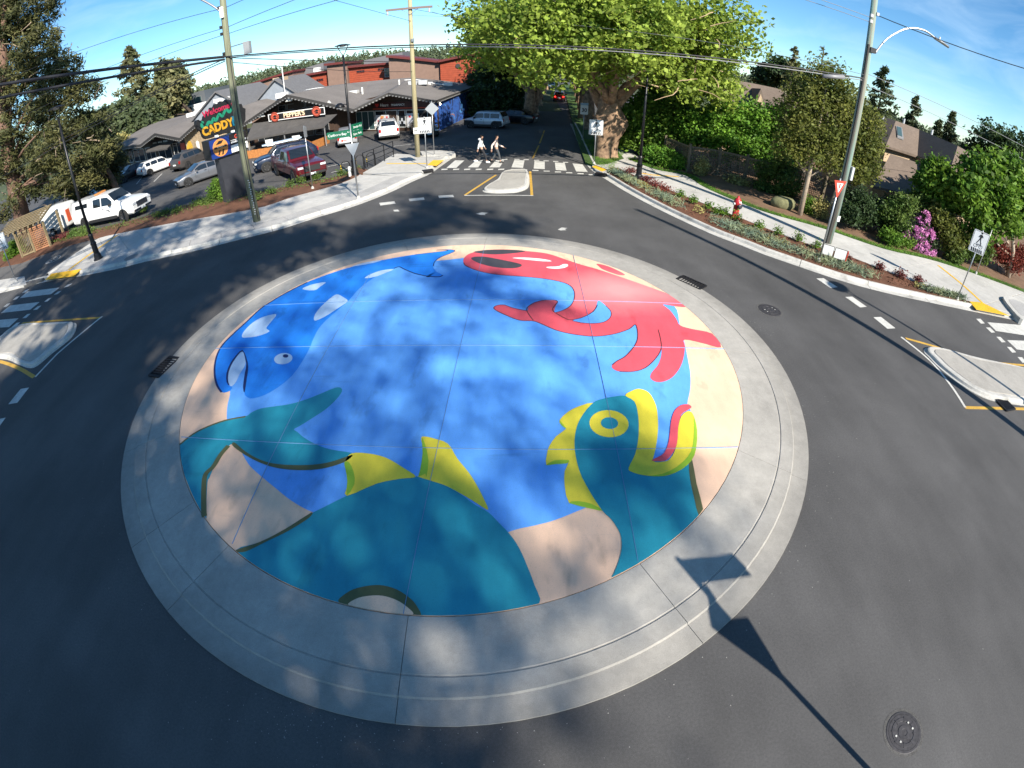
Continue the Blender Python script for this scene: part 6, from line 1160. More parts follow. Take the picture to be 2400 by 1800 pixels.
PROF = dict(   # fraction from nose, zbottom, zshoulder, ztop, width, top width (fractions of height / half width)
 sedan=[(0, .26, .42, .44, .78, .66), (.03, .15, .47, .50, .93, .78), (.14, .14, .58, .62, .99, .82), (.26, .13, .63, .68, 1, .84), (.43, .13, .65, .985, 1, .68), (.55, .13, .655, 1, 1, .69), (.70, .13, .66, .975, 1, .66), (.86, .14, .66, .74, .99, .76), (.97, .16, .63, .70, .92, .74), (1, .28, .56, .60, .82, .66)],
 suv=[(0, .26, .46, .49, .8, .7), (.03, .16, .50, .54, .93, .8), (.13, .15, .58, .62, .99, .84), (.25, .14, .60, .65, 1, .86), (.38, .14, .62, .975, 1, .74), (.55, .14, .63, 1, 1, .74), (.85, .15, .64, .97, 1, .70), (.95, .16, .64, .72, .97, .78), (.99, .2, .58, .62, .92, .78), (1, .3, .5, .52, .86, .74)],
 box=[(0, .26, .47, .50, .84, .76), (.03, .16, .53, .56, .95, .84), (.12, .15, .58, .62, 1, .88), (.22, .14, .60, .65, 1, .88), (.32, .14, .61, .97, 1, .82), (.5, .14, .61, 1, 1, .82), (.90, .15, .61, .99, 1, .81), (.97, .16, .61, .68, .99, .84), (1, .24, .55, .58, .95, .82)],
 pickup=[(0, .28, .50, .53, .88, .78), (.02, .2, .55, .585, .97, .84), (.12, .2, .59, .625, 1, .86), (.27, .2, .60, .65, 1, .86), (.37, .2, .61, .975, 1, .74), (.48, .2, .615, 1, 1, .74), (.625, .2, .615, .985, 1, .73), (.66, .2, .615, .63, 1, .95), (.98, .2, .615, .63, 1, .95), (1, .28, .60, .615, .96, .92)],
 canopy=[(0, .28, .50, .53, .88, .78), (.02, .2, .55, .585, .97, .84), (.12, .2, .59, .63, 1, .86), (.26, .2, .60, .66, 1, .86), (.36, .2, .61, .975, 1, .76), (.48, .2, .615, 1, 1, .76), (.62, .2, .615, .985, 1, .76), (.66, .2, .615, .97, 1, .78), (.97, .2, .615, .95, 1, .78), (.995, .22, .6, .64, .98, .9), (1, .3, .56, .58, .95, .9)])
WH = {}
def wheel_mesh(r, w_):
    if (r, w_) not in WH:
        ty = MB().lathe([(r * .62, -w_ / 2), (r * .93, -w_ / 2), (r, -w_ * .32), (r, w_ * .32), (r * .93, w_ / 2), (r * .62, w_ / 2)], 22, Matrix.Rotation(PI / 2, 4, 'X')).mesh(True)
        mb = MB().lathe([(r * .64, w_ * .42), (r * .60, w_ * .30), (r * .56, w_ * .18), (0, w_ * .12)], 20, Matrix.Rotation(PI / 2, 4, 'X'))
        for k in range(5):
            a = 2 * PI * k / 5; mb.add([Matrix.Rotation(PI / 2, 4, 'X') @ (Matrix.Rotation(a, 4, 'Z') @ Vector(p)) for p in ((0, -.05, w_ * .34), (r * .6, -.035, w_ * .4), (r * .6, .035, w_ * .4), (0, .05, w_ * .34), (0, -.05, w_ * .1), (r * .6, -.035, w_ * .2), (r * .6, .035, w_ * .2), (0, .05, w_ * .1))], [(0, 1, 2, 3), (0, 4, 5, 1), (2, 6, 7, 3), (1, 5, 6, 2)])
        WH[(r, w_)] = (ty, mb.mesh())
    return WH[(r, w_)]
def car(name, label, loc, head, kind, L, W, H, body, r=.33, group=None, trim=None, wf=.17, wr=.20, grille='plastic', roofrail=False, clad=None, cat='car', bars=0):
    t = thing(name, label, cat, (loc[0], loc[1], .0), R(head), group); hw = W / 2
    st = [(L / 2 - f * L, zb * H, zs * H, zt * H, w_ * hw, wt * hw) for f, zb, zs, zt, w_, wt in PROF[kind]]
    # body shell
    xs = []
    for a, b in zip(st, st[1:]):
        n = 3 if a[0] - b[0] > .4 else 1
        for k in range(n): xs.append(a[0] + (b[0] - a[0]) * k / n)
    xs.append(st[-1][0]); ring = []
    for x in xs:
        zb, zs, zt, w_, wt = [ilerp(st, x, k) for k in range(1, 6)]
        half = [(0, zb), (w_ * .9, zb), (w_ * .985, zb + .1), (w_, zb + (zs - zb) * .55), (w_ * .985, zs - .05), (w_ * .955, zs), (wt + (w_ * .955 - wt) * .12, zs + (zt - zs) * .88), (wt * .93, zt), (wt * .5, zt + .012 * H), (0, zt + .018 * H)]
        ring.append([(x, -y, z) for y, z in half] + [(x, y, z) for y, z in half[-2:0:-1]])
    m = len(ring[0]); v = [p for q in ring for p in q]; f = [(i * m + j, i * m + (j + 1) % m, (i + 1) * m + (j + 1) % m, (i + 1) * m + j) for i in range(len(xs) - 1) for j in range(m)]
    f += [tuple(range(m))[::-1], tuple(range((len(xs) - 1) * m, len(xs) * m))]
    bm = MB().add(v, f).mesh(); bm.polygons.foreach_set('use_smooth', [True] * len(bm.polygons))
    try: bm.set_sharp_from_angle(angle=R(32))
    except Exception: pass
    bo_ = link('body', bm, t, body)
    # glass
    def side(x, s, sg, o=.012):
        zs, zt, w_, wt = [ilerp(st, x, k) for k in (2, 3, 4, 5)]; s2 = s * .88
        return (x, sg * (w_ * .955 + (wt + (w_ * .955 - wt) * .12 - w_ * .955) * s + o), zs + (zt - zs) * s2)
    F = PROF[kind]; fx = lambda q: L / 2 - q * L
    if kind == 'sedan': wins = [(.335, .545), (.56, .70), (.71, .79)]; ws_ = (.27, .42); rw = (.71, .85)
    elif kind == 'suv': wins = [(.31, .53), (.545, .72), (.735, .86)]; ws_ = (.26, .37); rw = (.86, .945)
    elif kind == 'box': wins = [(.27, .50), (.52, .66), (.68, .90)]; ws_ = (.23, .315); rw = (.905, .965)
    elif kind == 'pickup': wins = [(.305, .46), (.475, .60)]; ws_ = (.28, .365); rw = (.63, .655)
    else: wins = [(.295, .46), (.475, .60), (.70, .92)]; ws_ = (.27, .355); rw = (.972, .993)
    for sg in (-1, 1):
        for q0, q1 in wins:
            n = 5; A_ = [side(fx(q0 + (q1 - q0) * i / n), .10, sg) for i in range(n + 1)]; B_ = [side(fx(q0 + (q1 - q0) * i / n), .9, sg) for i in range(n + 1)]
            if kind == 'canopy' and q0 > .65: A_ = [side(fx(q0 + (q1 - q0) * i / n), .35, sg) for i in range(n + 1)]; B_ = [side(fx(q0 + (q1 - q0) * i / n), .8, sg) for i in range(n + 1)]
            mb = MB()
            for i in range(n): mb.face(A_[i], A_[i + 1], B_[i + 1], B_[i])
            mb.obj('side_window', M['carglass'], t)
        # door seams, handle, mirror
        x0, x1 = fx(wins[0][0] - .01), fx(wins[0][1] + .008); zsh = ilerp(st, x1, 2)
        MB().box((x1 - .02, sg * (hw + .002), zsh * .72), (.012, .012, zsh * .46)).obj('door_seam', M['plastic'], t)
        MB().box((x0 + .03, sg * (hw + .002), zsh * .72), (.012, .012, zsh * .46)).obj('door_seam', M['plastic'], t)
        MB().box((x1 + .22, sg * (hw + .012), zsh * .92), (.2, .03, .035)).obj('door_handle', M['chrome'], t)
        mr = MB().box((fx(wins[0][0] + .012), sg * (hw + .10), zsh + .07), (.1, .2, .15)).obj('mirror', body if kind in ('sedan', 'suv') else M['plastic'], t)
        MB().box((fx(wins[0][0] + .012), sg * (hw - .0), zsh + .02), (.05, .12, .04)).obj('mirror_arm', M['plastic'], mr)
        # lamps
        xl = L / 2 - .01; zl = H * (.44 if kind in ('sedan', 'suv', 'box') else .50)
        MB().box((xl - .06, sg * hw * .72, zl), (.2, hw * .34, H * .065)).obj('headlight', M['headlamp'], t)
        MB().box((-L / 2 + .05, sg * hw * .80, H * (.53 if kind != 'sedan' else .52)), (.14, hw * .2, H * (.16 if kind in ('suv', 'box', 'pickup', 'canopy') else .08))).obj('tail_light', M['taillamp'], t)
    def top(q0, q1, name, k=.82):
        a, b = fx(q0), fx(q1); za, zb_ = ilerp(st, a, 3), ilerp(st, b, 3); wa, wb = ilerp(st, a, 5) * k, ilerp(st, b, 5) * k
        d = Vector((b - a, 0, zb_ - za)); nrm = Vector((-d.z, 0, d.x)); nrm = nrm.normalized() * .022; nrm = -nrm if nrm.z < 0 else nrm
        o2 = .018 * H
        MB().face(*[Vector(p) + nrm for p in ((a, -wa, za + o2 * .6), (b, -wb, zb_ + o2 * .6), (b, 0, zb_ + o2), (a, 0, za + o2))]).face(*[Vector(p) + nrm for p in ((a, 0, za + o2), (b, 0, zb_ + o2), (b, wb, zb_ + o2 * .6), (a, wa, za + o2 * .6))]).obj(name, M['carglass'], t)
    top(ws_[0] + .004, dict(sedan=.426, suv=.377, box=.317, pickup=.367, canopy=.357)[kind], 'windscreen', .9); top(rw[0], rw[1], 'rear_window', .86)
    # bumpers, grille, plates
    MB().box((L / 2 - .02, 0, H * .20 if kind in ('sedan', 'suv', 'box') else H * .27), (.12, W * .84, H * .07)).obj('front_bumper', M[trim] if trim else M['plastic'], t)
    MB().box((-L / 2 + .02, 0, H * .24 if kind in ('sedan', 'suv', 'box') else H * .30), (.12, W * .84, H * .07)).obj('rear_bumper', M[trim] if trim else M['plastic'], t)
    MB().box((L / 2 - .02, 0, H * (.36 if kind in ('sedan', 'suv', 'box') else .44)), (.1, W * .52, H * (.08 if kind in ('sedan', 'suv', 'box') else .17))).obj('grille', M[grille], t)
    MB().box((L / 2 + .045, 0, H * .27), (.012, .4, .13)).obj('number_plate', M['plate'], t); MB().box((-L / 2 - .03, 0, H * .42), (.03, .4, .14)).obj('number_plate', M['plate'], t)
    # wheels
    ty, rim = wheel_mesh(r, .22)
    for sx, q in ((1, wf), (-1, wr)):
        for sg in (-1, 1):
            x = sx * (L / 2 - q * L)
            MB().lathe([(r + .075, 0), (r + .07, .006), (0, .006)], 20, Matrix.Translation((x, sg * (hw + .001), r + .01)) @ Matrix.Rotation(-sg * PI / 2, 4, 'X')).obj('wheel_arch', M['plastic'], t)
            w_ = link('wheel', ty, t, M['tyre']); w_.location = (x, sg * (hw - .08), r); w_.rotation_euler = (0, 0, 0 if sg < 0 else PI)
            link('rim', rim, w_, M['rim'])
    if roofrail:
        for sg in (-1, 1): MB().bar((fx(.42), sg * hw * .62, H + .05), (fx(.84), sg * hw * .62, H + .03), .04).obj('roof_rail', M['alu'], t)
    for k in range(bars): MB().bar((fx(.45 + .3 * k), -hw * .72, H + .1), (fx(.45 + .3 * k), hw * .72, H + .1), .05).obj('roof_bar', M['plastic'], t)
    if clad:
        for sg in (-1, 1):
            MB().box((0, sg * (hw + .004), H * .2), (L * .52, .03, H * .13)).obj('cladding', M[clad], t)
            for sx, q in ((1, wf), (-1, wr)):
                x = sx * (L / 2 - q * L); MB().box((x + sx * .36, sg * (hw * .985), H * .34), (.62, .06, H * .3)).obj('cladding', M[clad], t)
        MB().box((L / 2 - .25, 0, H * .3), (.5, W * .94, H * .24)).obj('cladding', M[clad], t)
    if kind == 'pickup':
        b0, b1 = fx(.675), fx(.975)
        MB().box(((b0 + b1) / 2, 0, H * .64), (b0 - b1, W * .78, .03)).obj('bed_floor', M['plastic'], t)
        for sg in (-1, 1): MB().box(((b0 + b1) / 2, sg * hw * .90, H * .655), (b0 - b1 + .05, .12, .08)).obj('bed_rail', body, t)
    return t
C_ = dict(white=paintc('paint_car_white', (.72, .72, .71), 0, .3), silver=paintc('paint_car_silver', (.16, .165, .18)), black=paintc('paint_car_black', (.012, .013, .016), .3), blue=paintc('paint_car_navy', (.012, .02, .045)), red=paintc('paint_truck_red', (.105, .007, .012), .3), grey=paintc('paint_car_bronze', (.085, .078, .075)), pale=paintc('paint_car_pale', (.42, .43, .45)), elem=paintc('paint_car_ice', (.5, .53, .58)))
wt = car('pickup_truck', 'white crew cab pickup with matching canopy parked at the left lot edge', (-27.05, 26.6), -3, 'canopy', 6.5, 2.05, 2.05, C_['white'], .40, grille='chrome', trim='chrome', cat='pickup truck', wf=.155, wr=.195)
MB().box((-.6, 0, 2.12), (.35, .9, .09)).obj('beacon_bar', M['orange'], wt)
for k in range(3): MB().box((.85 + .09 * k, -1.045, 1.02 - .07 * k), (.3 - .08 * k, .008, .05)).obj('door_print', M['frame_grey'], wt)
MB().box((.1, -1.03, .46), (3.0, .06, .2)).obj('running_board', M['plastic'], wt)
rt = car('pickup_truck', 'dark red crew cab pickup nosing up to the planting strip', (-13.95, 30.75), -49, 'pickup', 6.0, 2.03, 1.96, C_['red'], .41, cat='pickup truck', wf=.155, wr=.20)
car('sedan_car', 'silver grey sedan crossing the car park left of the pylon sign', (-23.9, 34.35), -130, 'sedan', 4.6, 1.8, 1.45, C_['silver'], .33)
car('suv_car', 'bronze grey SUV parked nose in at the stone wall', (-30.9, 42.9), 78, 'suv', 4.5, 1.85, 1.68, C_['grey'], .35)
car('hatchback_car', 'white hatchback parked nose in at the left shops', (-36.2, 43.9), 64, 'suv', 4.3, 1.78, 1.5, C_['white'], .33)
car('hatchback_car', 'black hatchback parked left of the white one under the pine', (-39.3, 43.4), 244, 'sedan', 4.4, 1.78, 1.5, C_['black'], .33)
bs = car('suv_car', 'navy blue SUV with a paddle board on its roof behind the red pickup', (-16.7, 34.9), -146, 'suv', 4.8, 1.88, 1.72, C_['blue'], .36, bars=2)
pb_ = MB(); n = 16
for k in range(n + 1):
    x = -1.5 + 3.0 * k / n; w_ = .38 * math.sqrt(max(0, 1 - (abs(x) / 1.55) ** 2.6)) + .02
    pb_.v += [(x, -w_, .0), (x, -w_ * .9, .09), (x, w_ * .9, .09), (x, w_, 0), (x, 0, -.03)]
pb_.f = [(k * 5 + j, k * 5 + (j + 1) % 5, (k + 1) * 5 + (j + 1) % 5, (k + 1) * 5 + j) for k in range(n) for j in range(5)] + [(4, 3, 2, 1, 0), tuple(n * 5 + j for j in range(5))]
pbt = thing('paddle_board', 'pale blue paddle board lying on the roof bars of the navy SUV', 'paddle board', (-16.7, 34.7, 1.87), R(-146)); pb_.obj('deck', mat('board_pale', (.45, .55, .65), .3), pbt); MB().box((1.2, 0, -.08), (.12, .02, .12)).obj('fin', M['plastic'], pbt)
car('suv_car', 'white SUV parked tail out in front of the pharmacy posters', (-10.9, 44.0), 106, 'suv', 4.5, 1.86, 1.66, C_['white'], .35, roofrail=True)
car('sedan_car', 'black car parked behind the yellowish utility pole', (-7.7, 43.9), -68, 'sedan', 4.5, 1.8, 1.46, C_['black'], .33)
car('hatchback_car', 'pale silver hatchback half hidden behind the green street name signs', (-14.0, 41.9), 108, 'suv', 4.1, 1.75, 1.5, C_['pale'], .32)
car('boxy_car', 'boxy silver car with black cladding beside the painted pharmacy wall', (-2.35, 47.3), 158, 'box', 3.9, 1.7, 1.58, C_['elem'], .35, clad='plastic')
car('sedan_car', 'dark car in the shade right of the boxy silver car', (.2, 50.6), 160, 'sedan', 4.5, 1.8, 1.45, C_['black'], .33)
rc = car('hatchback_car', 'small red car with lit tail lamps driving down the avenue', (7.1, 79), 84, 'suv', 4.2, 1.78, 1.52, paintc('paint_car_red', (.42, .012, .016), .1), .32)
for sg in (-1, 1): MB().box((-2.13, sg * .62, .82), (.06, .22, .16)).obj('lit_tail_light', emis('tail_glow', (1, .03, .02), 3.0), rc)
car('sedan_car', 'tiny white car far down the avenue', (8.3, 112), -96, 'sedan', 4.4, 1.8, 1.45, C_['white'], .33)
car('sedan_car', 'dark grey car glimpsed through the lower pine branches', (-37.5, 34.0), 20, 'sedan', 4.5, 1.8, 1.45, C_['grey'], .33)
# cargo trailer behind the white pickup
tr = thing('cargo_trailer', 'small rounded white cargo trailer hitched behind the white pickup', 'trailer', (-32.7, 26.75, 0), R(-3))
P = [(1.35, .0), (1.2, .62), (.9, .9), (-1.3, .95), (-1.45, .8), (-1.45, -.8), (-1.3, -.95), (.9, -.9), (1.2, -.62)]
mb = MB(); Q = smooth_line(P, 2, True); n = len(Q); v = []
for s_, z in ((.96, .42), (1, .55), (1, 1.75), (.96, 1.95), (.86, 2.05)): v += [(x * s_, y * s_, z) for x, y in Q]
mb.add(v, [(j * n + i, j * n + (i + 1) % n, (j + 1) * n + (i + 1) % n, (j + 1) * n + i) for j in range(4) for i in range(n)] + [tuple(range(n))[::-1], tuple(range(4 * n, 5 * n))]).obj('body', mat('trailer_white', (.6, .6, .58), .4, noise=.15, scale=3), tr, True)
MB().bar((1.2, 0, .45), (2.5, 0, .48), .12).obj('drawbar', M['plastic'], tr); MB().box((1.28, -.2, 1.2), (.12, .45, .9)).obj('orange_panel', mat('panel_orange', (.5, .08, .03), .5), tr); MB().box((1.35, .2, .8), (.25, .3, .5)).obj('locker', M['alu'], tr)
for sg in (-1, 1): w_ = link('wheel', wheel_mesh(.33, .22)[0], tr, M['tyre']); w_.location = (-.3, sg * .92, .33); w_.rotation_euler = (0, 0, 0 if sg < 0 else PI); link('rim', wheel_mesh(.33, .22)[1], w_, M['rim']); MB().box((-.3, sg * 1.0, .72), (.9, .26, .06)).obj('mudguard', M['alu'], tr)
# ================================================================= POLES, LAMPS, SIGNS
def wood(name, c1, c2, sc_=1.4):
    m = bpy.data.materials.new(name); m.use_nodes = True; t = m.node_tree; b = t.nodes['Principled BSDF']; b.inputs['Roughness'].default_value = .9
    c = t.nodes.new('ShaderNodeTexCoord'); mp_ = t.nodes.new('ShaderNodeMapping'); mp_.inputs['Scale'].default_value = (9, 9, .35); n = t.nodes.new('ShaderNodeTexNoise'); n.inputs['Scale'].default_value = sc_; n.inputs['Detail'].default_value = 6; n.inputs['Roughness'].default_value = .65
    t.links.new(c.outputs['Object'], mp_.inputs[0]); t.links.new(mp_.outputs[0], n.inputs['Vector']); r = t.nodes.new('ShaderNodeValToRGB'); r.color_ramp.elements[0].position = .38; r.color_ramp.elements[1].position = .66; r.color_ramp.elements[0].color = (*c1, 1); r.color_ramp.elements[1].color = (*c2, 1)
    t.links.new(n.outputs['Fac'], r.inputs[0]); t.links.new(r.outputs[0], b.inputs['Base Color']); q = t.nodes.new('ShaderNodeBump'); q.inputs['Strength'].default_value = .4; q.inputs['Distance'].default_value = .02; t.links.new(n.outputs['Fac'], q.inputs['Height']); t.links.new(q.outputs[0], b.inputs['Normal']); return m
M['insul'] = mat('insulator', (.45, .45, .46), .3)
def utility_pole(label, base, H, r0, m, arm=None, dirv=(1, 0), lean=(0, 0)):
    t = thing('utility_pole', label, 'utility pole', (base[0], base[1], .05), 0, 'wooden utility poles')
    MB().tube([(0, 0, -.1), (lean[0] * .5, lean[1] * .5, H / 2), (lean[0], lean[1], H)], [r0, r0 * .86, r0 * .7], 14).obj('post', m, t, True)
    if arm:
        z, x0, x1 = arm; ca = MB().box(((x0 + x1) / 2, -.16, z), (x1 - x0, .11, .13)).obj('crossarm', mat('crossarm', (.2, .15, .13), .8), t)
        for x in (x0 + .1, x1 - .2): MB().tube([(x, -.16, z - .34), (x, -.16, z - .06)], [.07, .05], 8).obj('insulator', M['insul'], ca)
        for s_ in (-.55, .55): MB().bar((0, -.14, z - .42), (s_, -.16, z - .03), .03).obj('brace', M['steel'], ca)
    return t
PL = utility_pole('grey green wooden utility pole standing on the left pavement before the pylon sign', (-12.06, 20.86), 12.6, .19, wood('pole_grey', (.11, .115, .075), (.25, .26, .17)))
PM = utility_pole('yellowish wooden utility pole with crossarm at the corner by the pharmacy', (-6.26, 32.95), 11.6, .17, wood('pole_yellow', (.30, .26, .14), (.44, .39, .25)), (10.0, -1.5, 1.4))
PR = utility_pole('weathered blue green utility pole with curved lamp arm in the right bed', (14.36, 18.87), 13.0, .19, wood('pole_teal', (.25, .20, .15), (.20, .36, .32), 1.1))
PB = utility_pole('tall utility pole out of frame on the right whose long shadow crosses the road', (15.6, 4.2), 14.4, .17, wood('pole_brown', (.14, .11, .08), (.28, .22, .16)))
PF = utility_pole('thin grey pole in the shade left of the avenue', (-2.0, 58.5), 8.6, .11, wood('pole_far', (.16, .15, .13), (.26, .25, .22)))
# fittings
MB().tube(smooth_line([(0, -.1, 9.9), (-.5, -.1, 10.4), (-1.4, -.1, 11.1), (-2.4, -.1, 11.8)], 4), .05, 8).obj('lamp_arm', M['steel'], PL); MB().box((.0, -.2, 9.95), (.16, .08, .5)).obj('arm_bracket', M['sign_white'], PL)
cb = MB().box((1.02, -.1, 8.12), (.3, .22, .55)).obj('control_box', mat('box_grey', (.28, .29, .3), .5), PL); MB().bar((0, 0, 8.32), (1.0, -.1, 8.36), .045).obj('box_arm', M['steel'], cb)
for z in (8.0, 8.1, 9.0, 9.3, 10.2): MB().box((-.16, -.12, z), (.1, .1, .12)).obj('insulator', M['plastic'], PL)
MB().tube([(.16, -.13, .2), (.13, -.12, 5), (.1, -.1, 7.9)], .025, 6).obj('cable_riser', M['plastic'], PL)
for k in range(16): MB().box((.02 * (k % 3) - .02 + .1, -.185 + .005 * (k % 2), .5 + .11 * k), (.06, .012, .045), .3).obj('staple_tag', M['alu'], PL)
for z, tx in ((2.05, '09'),): 
    pn = MB().box((0, -.20, 1.9), (.3, .03, .42)).obj('number_plate', M['sign_white'], PM); words('number', '09', .2, M['sign_black'], pn, face_m((0, -.217, 1.92), (1, 0, 0)), .004, bold=.006)
MB().box((.1, -.16, 7.9), (.16, .12, .2)).obj('small_box', M['steel'], PM)
MB().tube(smooth_line([(.35, -.05, 8.95), (.9, -.05, 9.75), (1.9, -.05, 10.5), (2.9, -.05, 10.75), (3.7, -.05, 10.62)], 5), .045, 8).obj('lamp_arm', M['steel'], PR)
ch = MB(); 
for k in range(9):
    t_ = k / 8; w_ = .17 * math.sin(PI * (.12 + .8 * t_)) ** .7; ch.v += [(3.6 + 1.0 * t_, -.05 - w_, 10.62 - .12 * t_), (3.6 + 1.0 * t_, -.05, 10.62 - .12 * t_ + .09), (3.6 + 1.0 * t_, -.05 + w_, 10.62 - .12 * t_), (3.6 + 1.0 * t_, -.05, 10.62 - .12 * t_ - .06)]
ch.f = [(k * 4 + j, k * 4 + (j + 1) % 4, (k + 1) * 4 + (j + 1) % 4, (k + 1) * 4 + j) for k in range(8) for j in range(4)] + [(3, 2, 1, 0), (32, 33, 34, 35)]
hd = ch.obj('lamp_head', M['steel'], PR, True); MB().tube([(3.95, -.05, 10.66), (3.95, -.05, 10.78)], .035, 8).obj('photo_cell', M['sign_white'], hd)
MB().box((.12, -.1, 9.0), (.3, .2, .22)).obj('arm_bracket', M['plastic'], PR)
MB().tube([(-.16, -.14, .0), (-.16, -.13, 4.5), (-.12, -.12, 9.2)], .06, 8).obj('conduit', mat('conduit_dark', (.05, .045, .04), .7), PR)
for z in (10.2, 10.45, 10.6): MB().box((-.16 + (.3 if z > 10.5 else 0), -.12, z), (.14, .12, .14)).obj('insulator', M['insul'], PR)
MB().box((.1, -.2, 1.35), (.16, .02, .26)).obj('notice', M['sign_white'], PR); MB().box((.22, -.1, 3.5), (.12, .3, .6)).obj('meter_box', M['alu'], PR)
# decorative black lamp posts
def lamp_post(label, base, H, z0=.13, side=None, rz=0.0):
    t = thing('lamp_post', label, 'street lamp', (base[0], base[1], z0), rz, 'black street lamps'); 
    MB().lathe([(.0, .0), (.27, 0), (.27, .06), (.22, .12), (.2, .3), (.16, .36), (.15, .8), (.17, .86), (.17, .92), (.125, .98), (.11, 1.3), (.13, 1.34), (.09, 1.42), (0, 1.42)], 16).obj('fluted_base', M['black_metal'], t, False)
    MB().lathe([(.33, -.02), (.33, .012), (0, .012)], 20).obj('concrete_collar', M['kerb'], t)
    MB().tube([(0, 0, 1.3), (0, 0, H * .5), (0, 0, H - .55)], [.085, .072, .055], 12).obj('post', M['black_metal'], t, True)
    h = MB().lathe([(0, .1), (.2, .085), (.44, .02), (.46, -.01), (.4, -.02), (0, -.03)], 24, Matrix.Translation((0, 0, H))).obj('lamp_dish', M['black_metal'], t, True)
    for sg in (-1, 1): MB().tube([(0, 0, H - .6), (sg * .1, 0, H - .45), (sg * .3, 0, H - .02)], .022, 6).obj('dish_arm', M['black_metal'], h)
    MB().lathe([(0, 0), (.16, -.01), (.13, -.05), (0, -.06)], 14, Matrix.Translation((0, 0, H - .02))).obj('lens', mat('lens', (.6, .6, .58), .2), h)
    if side:
        a = MB().bar((0, 0, side), (-.42, -.0, side + .06), .05).obj('side_arm', M['black_metal'], t)
        MB().lathe([(0, .26), (.12, .24), (.25, .12), (.3, 0), (.26, -.02), (0, -.02)], 18, Matrix.Translation((-.45, 0, side - .12))).obj('side_lamp', M['black_metal'], a, True); MB().lathe([(.16, 0), (.1, -.08), (0, -.09)], 12, Matrix.Translation((-.45, 0, side - .14))).obj('side_lens', M['sign_white'], a)
    return t
lamp_post('black street lamp with dish head at the left end of the pavement', (-20.82, 18.51), 7.95); lamp_post('black street lamp in the middle with a second lower lamp arm', (-9.32, 28.56), 7.75, side=4.3, rz=.2); lamp_post('black street lamp in the right planting bed before the plane tree', (6.93, 26.69), 7.25); lamp_post('black street lamp outside the right edge that throws a thin shadow line', (17.6, 4.7), 8.0)
# signs
M['sign_green'] = mat('sign_green', (.006, .11, .055), .4); M['sign_face'] = mat('sign_face', (.72, .73, .74), .35, noise=.05, scale=2); M['sign_back'] = mat('sign_back', (.42, .44, .46), .45, .6)
def flat(par, name, m, poly, y, th=.012, z=0):           # plate in the x-z plane facing -y
    n = len(poly); v = [(x, y, z_) for x, z_ in poly] + [(x, y + th, z_) for x, z_ in poly]
    if sum(poly[i][0] * poly[(i + 1) % n][1] - poly[(i + 1) % n][0] * poly[i][1] for i in range(n)) < 0: v = v[:n][::-1] + v[n:][::-1]
    return MB().add(v, [tuple(range(n)), tuple(range(n, 2 * n))[::-1]] + [(i, n + i, n + (i + 1) % n, (i + 1) % n) for i in range(n)]).obj(name, M[m] if isinstance(m, str) else m, par)
def rrect(cx, cz, w_, h, r=.05):
    out = []
    for sx, sz, a0 in ((1, 1, 0), (-1, 1, 90), (-1, -1, 180), (1, -1, 270)):
        for k in range(4): a = R(a0 + 30 * k); out.append((cx + sx * (w_ / 2 - r) + r * math.cos(a), cz + sz * (h / 2 - r) + r * math.sin(a)))
    return out
def strokez(pts, w_): return [(x, z) for x, z in ribbon(pts, w_)]
def walker(par, cx, cz, s, y):
    fig = [('head', [(cx + .09 * s * math.cos(2 * PI * k / 12), cz + .42 * s + .09 * s * math.sin(2 * PI * k / 12)) for k in range(12)]), ('torso', [(cx - .1 * s, cz + .28 * s), (cx + .1 * s, cz + .28 * s), (cx + .08 * s, cz - .08 * s), (cx - .08 * s, cz - .08 * s)])]
    for k, p in fig: flat(par, 'symbol_walker', 'sign_black', p, y, .004)
    for p in ([(cx - .03 * s, cz - .06 * s), (cx - .12 * s, cz - .3 * s), (cx - .24 * s, cz - .52 * s)], [(cx + .03 * s, cz - .06 * s), (cx + .08 * s, cz - .3 * s), (cx + .2 * s, cz - .52 * s)], [(cx - .08 * s, cz + .24 * s), (cx - .2 * s, cz + .02 * s)], [(cx + .08 * s, cz + .24 * s), (cx + .2 * s, cz + .06 * s)]): flat(par, 'symbol_walker', 'sign_black', strokez(p, .075 * s), y - .001, .004)
def bike(par, cx, cz, s, y):
    for dx in (-.3, .3):
        ring = MB(); n = 16
        for k in range(n):
            q = []
            for t_, rr in ((k, 1), (k + 1, 1), (k + 1, .8), (k, .8)): a = 2 * PI * t_ / n; q.append((cx + dx * s + .2 * s * rr * math.cos(a), y, cz + .2 * s * rr * math.sin(a)))
            ring.face(*q)
        ring.obj('symbol_wheel', M['sign_black'], par)
    for p in ([(cx - .3 * s, cz), (cx - .08 * s, cz + .22 * s), (cx + .22 * s, cz + .22 * s), (cx + .3 * s, cz)], [(cx - .08 * s, cz + .26 * s), (cx, cz), (cx + .22 * s, cz + .22 * s)]): flat(par, 'symbol_frame', 'sign_black', strokez(p, .04 * s), y - .001, .004)
def bars_(par, cx, cz, w_, y, n=6):
    for k in range(n): x = cx - w_ / 2 + w_ * (k + .3) / n; flat(par, 'symbol_bar', 'sign_black', [(x, cz - .07), (x + .06, cz - .07), (x + .02, cz + .07), (x - .04, cz + .07)], y, .004)
def sign_post(name, label, base, H, rz, z0=.13, r=.03, cat='sign', group=None):
    t = thing(name, label, cat, (base[0], base[1], z0), rz, group); MB().tube([(0, 0, -.05), (0, 0, H)], r, 8).obj('post', M['steel'], t, True); MB().lathe([(.09, 0), (.07, .1), (r, .14)], 10).obj('footing', M['kerb'], t); return t
